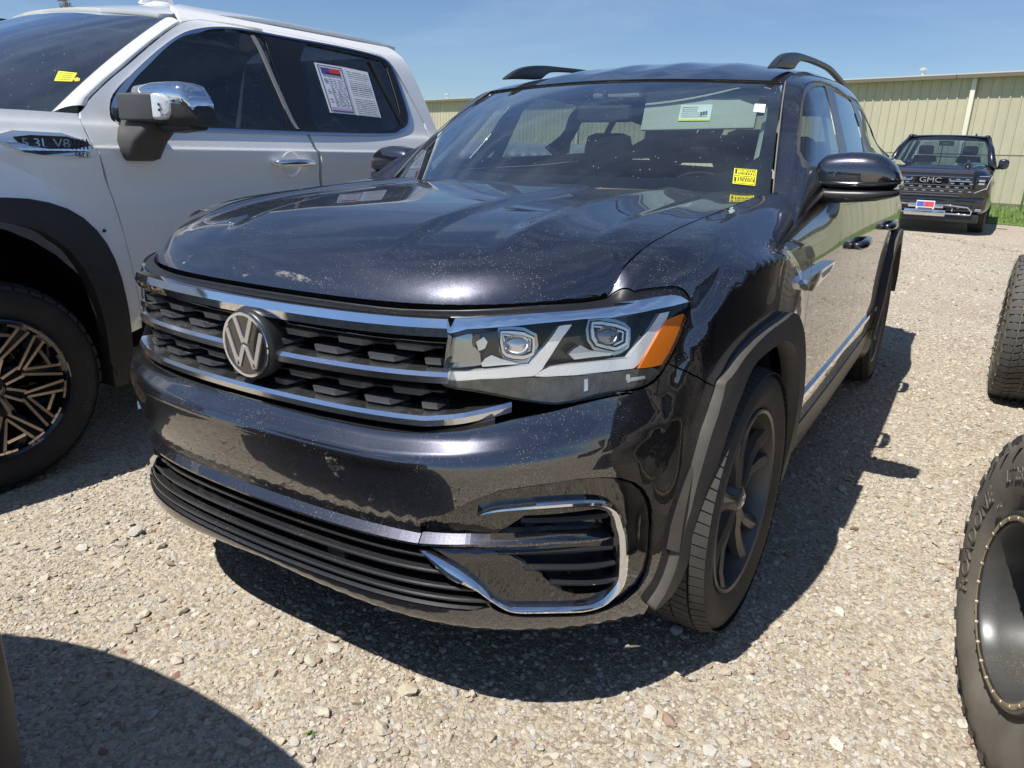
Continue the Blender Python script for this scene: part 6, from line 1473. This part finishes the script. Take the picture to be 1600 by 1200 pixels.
for k in range(7):
    a = 2*math.pi*k/7+.25; d = math.pi/7
    bar3('spoke', pol(.045, a, .090), pol(.125, a, .100), .050, .04, gblk, offr, .040)
    for s_ in (1, -1):
        bar3('spoke_face', pol(.050, a+s_*.28, .094), pol(.118, a+s_*.17, .1035), .010, .006, bronze, offr)
        bar3('spoke', pol(.118, a+s_*.05, .100), pol(.250, a+s_*d*.72, .118), .036, .04, gblk, offr, .044)
        bar3('spoke_face', pol(.112, a+s_*.10, .1035), pol(.248, a+s_*d*.88, .121), .009, .006, bronze, offr, .011)
        bar3('spoke_face', pol(.128, a, .1035), pol(.248, a+s_*d*.52, .121), .009, .006, bronze, offr, .011)
    bar3('spoke_face', pol(.214, a-d*.36, .1175), pol(.214, a+d*.36, .1175), .012, .006, bronze, offr)
for k in range(14):
    a = 2*math.pi*k/14; da = .155
    for j in range(3):
        bar3('rim_tooth', pol(.252, a+(j-1)*da*.62-da*.28, .128), pol(.252, a+(j-1)*da*.62+da*.28, .128), .016 if j == 1 else .011, .008, bronze, offr)
lathe('hub', [(.105, 0), (.105, .030), (.095, .046), (.06, .060)], gblk, offr, n=30)
lettering('rim_lettering', 'FUEL', .018, (.1395, .105, -.236), (0, .91, .40), (0, -.40, .91), mat('grey_print', (.4, .4, .4), rough=.5), offr, ext=.0005, sx=1.3)
offr.rotation_euler = (0, 0, 0)
c = copy_tree(offr, pick); c.location = (-1.74, 4.5, .405)
for y in (.16, 4.5):
    c = copy_tree(offr, pick); c.location = (2*TX+1.74, y, .40); c.rotation_euler = (0, 0, math.pi)

# =====================================================================
#  dark pickup by the building
# =====================================================================
bt = thing('black_pickup', 'dark pickup facing the camera before the tan building, with chrome-barred grille and red-blue plate', 'pickup truck', (.46, 15.35, 0), R(-1.0))
bp_ = mat('black_truck_paint', (.010, .011, .018), rough=.3, metal=.3, coat=1, coat_rough=.03, coat_ior=1.7)
def B(name, c, s_, m, rot=(0, 0, 0), bev=0, par=None): return box(name, c, s_, m, par or bt, rot=rot, bev=bev)
def sec(pts, y): return [(x, y, z) for x, z in pts]
def symsec(half): return half+[(-x, z) for x, z in half[::-1]]
body = []
for y, hw, z0, z1, zs in ((0.0, .93, .42, 1.12, .98), (.06, .97, .38, 1.16, 1.0), (.30, 1.0, .36, 1.20, 1.05), (.9, 1.01, .36, 1.24, 1.10), (1.55, 1.02, .38, 1.28, 1.16), (3.9, 1.02, .40, 1.28, 1.18), (5.6, 1.02, .45, 1.28, 1.2)):
    body.append(sec(symsec([(hw*.90, z0), (hw, z0+.10), (hw, zs-.10), (hw-.03, zs), (hw*.84, z1-.035), (hw*.5, z1), (hw*.2, z1+.012)]), y))
loft('body', body, bp_, bt, sa=50)
for (z, w_) in ((1.16, .62), (1.10, .0)):
    pass
cab = []
for y, hw, z0, z1 in ((1.52, .86, 1.24, 1.27), (2.30, .70, 1.24, 1.80), (2.45, .69, 1.24, 1.835), (3.9, .68, 1.24, 1.83), (4.15, .70, 1.24, 1.74)):
    cab.append((y, hw, z0, z1))
# cab as pillars, roof and panes so that one can look through
rt = np.array([[(x, y, 1.84-.035*(abs(x)/.69)**2.5-.03*max(0, 2.45-y)/.3-.02*max(0, y-3.9)) for x in np.linspace(-.70, .70, 11)] for y in (2.20, 2.45, 3.2, 3.9, 4.10)]); grid('roof', rt, bp_, bt)
for sx in (1, -1):
    tube('cab_pillar', [(sx*.91, 1.48, 1.22), (sx*.82, 1.93, 1.55), (sx*.70, 2.30, 1.765)], [.075, .062, .055], bp_, bt, k=10)
    grid('door_side', np.array([[(sx*.99, y, 1.14), (sx*.94, y, 1.22), (sx*.90, y, 1.27)] for y in (1.5, 3.0, 4.3)]), bp_, bt)
    tube('cab_pillar', [(sx*.90, 3.0, 1.24), (sx*.72, 3.0, 1.80)], .04, bp_, bt, k=8); tube('cab_pillar', [(sx*.90, 4.2, 1.24), (sx*.70, 4.1, 1.78)], .05, bp_, bt, k=8)
    tube('roof_side', [(sx*.70, 2.30, 1.785), (sx*.695, 3.2, 1.80), (sx*.685, 4.1, 1.77)], .055, bp_, bt, k=10)
    grid('side_window', np.array([[(sx*.90, 1.6, 1.25), (sx*.72, 2.4, 1.78)], [(sx*.90, 4.2, 1.25), (sx*.70, 4.1, 1.78)]]), glass('truck_privacy', (.05, .06, .07), fm=2), bt)
grid('windscreen', np.array([[(u*(.88-.18*v), 1.46+.74*v-.10*(1-u*u)*(1), 1.255+.475*v+.02*math.sin(3.14*v)) for v in np.linspace(0, 1, 6)] for u in np.linspace(-1, 1, 11)]), glass('truck_screen', (.26, .38, .42), film=.015, fm=2.2), bt)
grid('rear_window', np.array([[(u*.62, 4.13, 1.28), (u*.60, 4.10, 1.72)] for u in (-1, 1)]), glass('truck_rear_glass', (.75, .8, .8)), bt)
for sx in (-.20, .20): B('window_divider', (sx, 4.11, 1.50), (.02, .02, .46), satin)
B('rear_rack', (0, 4.3, 1.40), (1.2, .03, .02), satin)
for sx in (.42, -.42):
    loft('seat_back', [[(sx+p[0]*w, 2.95, z+0*p[1]) if False else (sx+p[0]*w, 2.95+p[1], z) for p in rrect(.50, .14, .05, 4)] for z, w in ((.9, 1), (1.30, .98), (1.42, .80))], fabric, bt); loft('headrest', [[(sx+p[0]*w, 2.98+p[1], z) for p in rrect(.30, .11, .04, 4)] for z, w in ((1.44, .85), (1.50, 1), (1.60, .95), (1.63, .7))], fabric, bt)
grid('roof_header', np.array([[(x, 2.08+.10*(x/.7)**2+dy, 1.725-.02*(x/.7)**2+dz) for dy, dz in ((0, 0), (.05, .05), (.16, .10), (.30, .112))] for x in np.linspace(-.72, .72, 9)]), bp_, bt)
B('dashboard', (0, 1.85, 1.20), (1.6, .5, .12), dashm); B('interior_mirror', (0, 2.15, 1.66), (.28, .05, .10), dashm, bev=.02); B('mirror_sticker', (0, 2.12, 1.665), (.12, .004, .03), stick)
B('dash_paper', (.62, 1.72, 1.275), (.34, .20, .004), mat('cyan_paper', (.45, .75, .68), rough=.7), rot=(R(12), 0, 0))
tube('hood_bulge', [(-.55, .25, 1.19), (-.52, .9, 1.255), (-.50, 1.4, 1.29)], [.05, .06, .05], bp_, bt, k=10); tube('hood_bulge', [(.55, .25, 1.19), (.52, .9, 1.255), (.50, 1.4, 1.29)], [.05, .06, .05], bp_, bt, k=10)
B('hood_lip', (0, .0, 1.125), (1.36, .10, .075), mat('lip_grey', (.09, .09, .12), rough=.3, metal=.6, coat=1), bev=.03)
ledm = mat('led_grey', (.40, .41, .44), rough=.3)
gchr = mat('dark_chrome', (.34, .35, .38), rough=.18, metal=1)
gfr = B('grille', (0, -.01, .885), (1.40, .06, .44), gloss, bev=.03)
for i, z in enumerate((1.035, .955, .885, .815, .745, .70)):
    w = 1.34-.06*i*(i > 2)
    if i == 1:
        for sx in (.49, -.49): B('grille_bar', (sx, -.055, z+.01), (.36, .03, .022), chrome, bev=.005, par=gfr)
        continue
    B('grille_bar', (0, -.055, z), (w, .03, .016), gchr, bev=.005, par=gfr)
for i in range(4):
    for k in range(9): B('grille_mesh', (-.60+k*.15+(i % 2)*.07, -.045, (.995, .92, .85, .78)[i]), (.06, .02, .02), chrome_d, bev=.004, par=gfr)
B('letter_bar', (0, -.055, .965), (.60, .02, .105), gloss, par=gfr)
for m_ in (mat('letter_silver', (.42, .42, .43), rough=.3, metal=.4),): lettering('grille_lettering', 'GMC', .125, (0, -.075, .965), (1, 0, 0), (0, 0, 1), m_, gfr, ext=.010, sx=1.35, spacing=1.0)
for sx in (1, -1):
    B('headlight', (sx*.855, .02, .955), (.24, .10, .24), gloss, bev=.02)
    B('led_strip', (sx*.945, -.035, .95), (.018, .02, .24), ledm, rot=(0, R(sx*14), 0), bev=.004); B('led_strip', (sx*.84, -.035, .815), (.22, .02, .014), ledm, rot=(0, R(-sx*28), 0), bev=.004); B('led_strip', (sx*.86, -.035, 1.062), (.16, .02, .010), ledm, bev=.004)
    for z in (.93, .985): B('headlight_lens', (sx*.83, -.035, z), (.10, .03, .035), silver, bev=.01)
    # bumper chrome hook surround
    pts = [(sx*.30, .375), (sx*.60, .375), (sx*.755, .372), (sx*.765, .44), (sx*.69, .505), (sx*.42, .525), (sx*.30, .53)]
    tube('bumper_trim', [(x, -.075, z) for x, z in pts], .018, chrome, bt, k=8)
    tube('tow_hook', [(sx*.45, -.04, .41), (sx*.45, -.10, .43), (sx*.45, -.10, .47), (sx*.45, -.04, .49)], .012, chrome, bt, k=8)
    B('fog_lamp', (sx*.86, -.02, .46), (.10, .05, .05), mat('fog', (.25, .26, .28), rough=.3), bev=.01)
    # mirrors
    tube('mirror_arm', [(sx*.92, 1.70, 1.22), (sx*1.03, 1.66, 1.20)], .03, gloss, bt, k=8)
    secs = [[(sx*(x), 1.66+p[0], (z0+z1)/2+p[1]) for p in rrect(.14, z1-z0, .04, 4)] for x, z0, z1 in ((1.0, 1.22, 1.34), (1.02, 1.19, 1.37), (1.10, 1.18, 1.38), (1.16, 1.20, 1.36), (1.18, 1.24, 1.33))]; loft('door_mirror', secs, bp_, bt)
    lathe('tyre', tyre_prof(.40, .285, .25, 3), rubber, bt, n=50, c=(sx*.86, .95, .40)); lathe('tyre', tyre_prof(.40, .285, .25, 3), rubber, bt, n=50, c=(sx*.86, 4.65, .40))
    B('wheel_arch', (sx*.985, .95, .93), (.05, 1.05, .10), satin, bev=.03)
B('bumper_chrome', (0, -.06, .375), (.70, .05, .12), chrome_d, bev=.02); B('bumper_chrome', (0, -.055, .50), (.60, .04, .08), chrome_d, bev=.02)
B('bumper_valance', (0, .02, .30), (1.78, .12, .16), satin, bev=.04); B('bumper_upper', (0, -.005, .60), (1.86, .08, .14), bp_, bev=.03)
pl = B('front_plate', (0, -.115, .515), (.31, .012, .155), mat('plate_white', (.78, .79, .82), rough=.5), bev=.004)
B('plate_print', (-.085, -.123, .53), (.12, .004, .09), mat('plate_blue', (.10, .14, .50), rough=.5), par=pl); B('plate_print', (.06, -.123, .53), (.16, .004, .09), mat('plate_red', (.65, .08, .10), rough=.5), par=pl); B('plate_print', (0, -.123, .453), (.24, .004, .016), ink, par=pl)
lathe('roof_fin', [(0, .03), (.05, .02), (.08, .004)], bp_, bt, n=10, axis='Z', c=(.45, 3.6, 1.83)); B('bed_floor', (0, 5.0, .9), (1.9, 1.4, .05), inner)

# =====================================================================
#  tan off-roader on the right edge (steel wheels with bolt ring)
# =====================================================================
oj = thing('off_roader', 'off-road vehicle at the right edge with dusty knobbly tyres and black bolt-ring steel wheel', 'off-roader')
dusty = mat('dusty_tyre', (.115, .105, .088), rough=.85, var=(8, .3), bump=(90, .35), dust=(.25, (.42, .37, .29), .14)); steel = mat('black_steel', (.045, .050, .056), rough=.33, metal=.3, dust=(.3, (.45, .40, .30), .08)); mud = mat('dried_mud', (.30, .24, .14), rough=.9, var=(12, .4))
jw = thing('wheel', '', ''); del jw['label']; del jw['category']; jw.parent = oj
JR = .415
jprof = [(-.09, .222), (-.12, .226), (-.139, .262), (-.146, .31), (-.143, .352), (-.132, .385), (-.118, JR-.012), (-.104, JR-.002), (0, JR+.002), (.104, JR-.002), (.118, JR-.012), (.132, .385), (.143, .352), (.146, .31), (.139, .262), (.12, .226), (.09, .222)]
jt = lathe('tyre', jprof, dusty, jw, n=110)
# tread: staggered lugs
V = []; F = []
def lug(pts, h0, h1):
    """pts [(x, ang)] corner list; raised block"""
    b = len(V); n = len(pts)
    for hh_ in (h0, h1):
        for x, a in pts: 
            r_ = JR+hh_-max(0, abs(x)-.10)*.45; V.append((x, r_*math.sin(a), r_*math.cos(a)))
    F.append(tuple(range(b+n, b+2*n))); 
    for i in range(n): F.append((b+i, b+(i+1) % n, b+n+(i+1) % n, b+n+i))
NL = 62
for k in range(NL):
    a = 2*math.pi*k/NL; w = 2*math.pi/NL
    for sx in (1, -1):
        e = .131 if k % 2 else .125
        lug([(sx*.082, a), (sx*e, a+.0), (sx*e, a+w*.84), (sx*.078, a+w*.80)], -.012, .006)
        lug([(sx*.046, a+w*.3), (sx*.074, a+w*.05), (sx*.072, a+w*.80), (sx*.040, a+w*1.12)], -.006, .009)
        lug([(sx*.006, a+w*.55), (sx*.036, a+w*.35), (sx*.034, a+w*1.15), (sx*.008, a+w*1.32)], -.006, .009)
mk('tread_lugs', V, F, mat('tread_rubber', (.060, .062, .062), rough=.75, dust=(.1, (.42, .37, .29), .05), bump=(120, .2)), jt, False, kind='stuff')
V = []; F = []
for k in range(31):
    a = 2*math.pi*k/31
    for sx in (1, -1):
        b = len(V)
        for x, r_, da in ((.1395, .385, 0), (.1395, .385, .06), (.1475, .352, .11), (.1485, .350, .085)): V.append((sx*(x+.002), r_*math.sin(a+da), r_*math.cos(a+da)))
        F.append((b, b+1, b+2, b+3))
mk('sidewall_ribs', V, F, dusty, jt, False, kind='stuff')
let = mat('raised_rubber', (.13, .12, .10), rough=.75, var=(20, .2))
# outer wall faces -x here; angles measured from the top towards +y
def jtext(body, size, rad, deg, sx=1.0, sp=1.1): 
    return arc_text('tyre_lettering', body, size, rad, R(deg), -.1455, let, jt, out=-1, sx=sx, flip=-1, ext=.0022, spacing=sp)
jtext('ROADONE', .066, .300, 84, .95, 1.05); jtext('LT285', .046, .308, 26, .95, 1.05)
jtext('M+S', .018, .250, 48, .9)
for i in range(26):
    jtext_ = None
lathe('rim', [(-.085, .224), (-.128, .228), (-.140, .222), (-.143, .212), (-.139, .196), (-.132, .192), (-.10, .185), (-.02, .180), (.0, .17)], steel, jw, n=90)
lathe('rim_edge', [(-.1435, .2135), (-.1455, .2075), (-.1435, .2015)], mud, jw, n=90)
for k in range(26):
    a = 2*math.pi*(k+.5)/26; lathe('ring_bolt', [(-.147, 0), (-.147, .0042), (-.1445, .0056), (-.136, .0056)], mat('bolt', (.36, .32, .24), rough=.45, metal=.5), jw, n=8, c=(0, .2075*math.sin(a), .2075*math.cos(a)))
# disc with round windows
ang = np.linspace(0, 2*math.pi, 97)[:-1]; outer_ = np.stack([.176*np.cos(ang), .176*np.sin(ang)], 1); hls = []
for k in range(8):
    a = 2*math.pi*k/8; t_ = np.linspace(0, 2*math.pi, 17)[:-1]; hls.append(np.stack([.125*math.cos(a)+.024*np.cos(t_), .125*math.sin(a)+.024*np.sin(t_)], 1))
class Disc:
    def P(self, a, b):
        a, b = np.broadcast_arrays(np.asarray(a, float), np.asarray(b, float)); r = np.sqrt(a*a+b*b)
        return np.stack([-.045-.030*np.exp(-((r-.095)/.03)**2)+.02*sstep(.14, .18, r), a, b], -1)
panel('wheel_disc', Disc(), outer_, steel, jw, holes=hls, thick=.006, step=.02, bstep=.01, flip=True)
lathe('hub', [(-.085, 0), (-.085, .035), (-.075, .045), (-.05, .05)], steel, jw, n=24)
for k in range(5):
    a = 2*math.pi*k/5; lathe('lug_nut', [(-.078, 0), (-.078, .009), (-.055, .011)], bezel, jw, n=6, c=(0, .068*math.sin(a), .068*math.cos(a)))
lathe('brake_drum', [(.0, 0), (.0, .15), (.06, .15)], mat('rusty_drum', (.10, .085, .07), rough=.8), jw, n=30)
grid('dried_mud', np.array([[(-.05, r_*math.sin(a), r_*math.cos(a)) for r_ in (.150, .178)] for a in np.linspace(R(150), R(210), 10)]), mud, jw)
c2 = copy_tree(jw, oj); 
jw.location = (1.742, .752, JR*.965-.012); jw.scale = (.965, .965, .965); jw.rotation_euler = (R(0), 0, R(16.0))
c2.location = (1.755, 4.10, JR-.006); c2.rotation_euler = (R(100), 0, R(0))
for (y, rz_) in ((.835, 196), (4.10, 180)):
    c = copy_tree(jw, oj); c.location = (3.30, y, JR-.006); c.rotation_euler = (.7, 0, R(rz_))
# body: seen only in reflections and from the side
jp = mat('offroad_black_paint', (.015, .016, .018), rough=.3, coat=1, coat_rough=.03); jtan = mat('sand_flare', (.40, .31, .18), rough=.5); jb = mat('jeep_black', (.02, .02, .022), rough=.5)
def J(name, c, s_, m, rot=(0, 0, 0), bev=.02): return box(name, c, s_, m, oj, rot=rot, bev=bev)
JX = 2.52
def jsec(y, hw, z0, z1, zt_=None): return [(JX+x, y, z) for x, z in ((-hw, z0), (-hw, z1-.05), (-hw+.05, z1), (hw-.05, z1), (hw, z1-.05), (hw, z0))]
loft('body', [jsec(.28, .50, .62, 1.05), jsec(.34, .56, .60, 1.10), jsec(1.55, .62, .60, 1.16)], jp, oj, sa=30)
loft('cabin', [jsec(1.55, .70, .55, 1.18), jsec(1.62, .74, .50, 1.22), jsec(4.55, .74, .50, 1.24), jsec(4.85, .72, .55, 1.20)], jp, oj, sa=30)
gj = J('grille', (JX, .27, .88), (1.10, .05, .42), jp)
for k in range(7): box('grille_slot', (JX-.30+k*.10, .243, .90), (.045, .02, .26), jb, gj, bev=.008)
for sx in (.44, -.44): lathe('headlight', [(.235, 0), (.232, .08), (.25, .09)], silver, oj, n=24, axis='Y', c=(JX+sx, 0, .93))
J('front_bumper', (JX, .02, .58), (1.45, .18, .16), jb); 
for sx in (-1, 1):
    for cy, l in ((.84, .60), (4.10, .60)):
        pts = [(cy-l, .62), (cy-l*.72, .90), (cy-.25, .965), (cy+.25, .965), (cy+l*.72, .90), (cy+l, .62)]
        prism_path('arch_flare', [(JX+sx*.75, y, z) for y, z in pts], np.array([float(sx), 0, 0]), np.array([0, 0, 1.]), [(0, .03), (-.0, -.03), (-.16, -.03), (-.16, .03)], jb if cy < 2 else jtan, oj)
    grid('side_window', np.array([[(JX+sx*.71, 2.0, 1.26), (JX+sx*.64, 2.12, 1.70)], [(JX+sx*.71, 4.5, 1.26), (JX+sx*.64, 4.5, 1.70)]]), glass('jeep_glass', (.15, .16, .17)), oj)
    for y in (1.75, 2.9, 3.7, 4.6): tube('cage_post', [(JX+sx*.72, y-.12 if y < 2 else y, 1.22), (JX+sx*.64, y+.30 if y < 2 else y, 1.72)], .035, jp, oj, k=8)
    J('rock_rail', (JX+sx*.74, 2.45, .48), (.06, 2.2, .09), jb)
grid('windscreen', np.array([[(JX-.66, 1.68, 1.22), (JX-.60, 2.02, 1.70)], [(JX+.66, 1.68, 1.22), (JX+.60, 2.02, 1.70)]]), glass('jeep_glass', (.15, .16, .17)), oj)
J('hard_top', (JX, 3.32, 1.745), (1.34, 2.72, .07), jb, bev=.03); J('chassis', (JX, 2.4, .50), (.9, 4.4, .12), jb); J('axle', (JX, .835, .41), (1.3, .10, .10), jb); J('axle', (JX, 4.10, .41), (1.3, .10, .10), jb)

# =====================================================================
#  dark vehicle nose beside the photographer (only its corner shows)
# =====================================================================
fcar = thing('dark_car', 'nose corner of a dark vehicle cut off by the lower left corner of the picture', 'car')
fp = mat('dark_car_paint', (.012, .014, .020), rough=.5, spec=.25)
def fplan(z):
    """half plan outline of the nose at height z (local, nose towards +y), x from centre"""
    return None
FX = -.46; secs = []
NOSE = nspline([(.50, -1.7), (.498, -1.15), (.48, -.90), (.45, -.785), (.40, -.715), (.30, -.675), (.15, -.650), (-.08, -.633), (-.32, -.640), (-.55, -.672), (-.77, -.745), (-.97, -.865), (-1.14, -1.03), (-1.26, -1.25), (-1.32, -1.7)], 70)[0]
N2 = np.gradient(NOSE, axis=0); N2 /= np.linalg.norm(N2, axis=1)[:, None]; nn = np.stack([-N2[:, 1], N2[:, 0]], 1)
for z, ins in ((.20, .12), (.28, .05), (.40, .01), (.55, .0), (.70, .0), (.82, .002), (.90, .010), (.94, .03), (.97, .08), (.99, .18), (1.0, .30)):
    P = NOSE+nn*ins; hw0, hw1 = P[0, 0], P[-1, 0]
    secs.append([(p[0], p[1], z) for p in P]+[(hw1, -4.6, z), (hw0, -4.6, z)])
loft('body', secs, fp, fcar, sa=60, caps=True)
cabs = []
for z, hw, y0, y1 in ((1.02, .80, -1.75, -4.5), (1.25, .74, -2.1, -4.4), (1.45, .66, -2.45, -4.1), (1.50, .50, -2.7, -3.9)):
    L = rrect(hw*2, y0-y1, .18, 5); cabs.append([(FX+p[0], (y0+y1)/2+p[1], z) for p in L])
loft('greenhouse', cabs, gloss, fcar)
for sx in (-1, 1):
    for y in (-1.45, -3.9): lathe('tyre', tyre_prof(.34, .22, .23, 3), rubber, fcar, n=40, c=(FX+sx*.85, y, .34)); lathe('rim', [(sx*.09, 0), (sx*.09, .20), (sx*.10, .23)], wheel_m, fcar, n=30, c=(FX+sx*.85, y, .34))
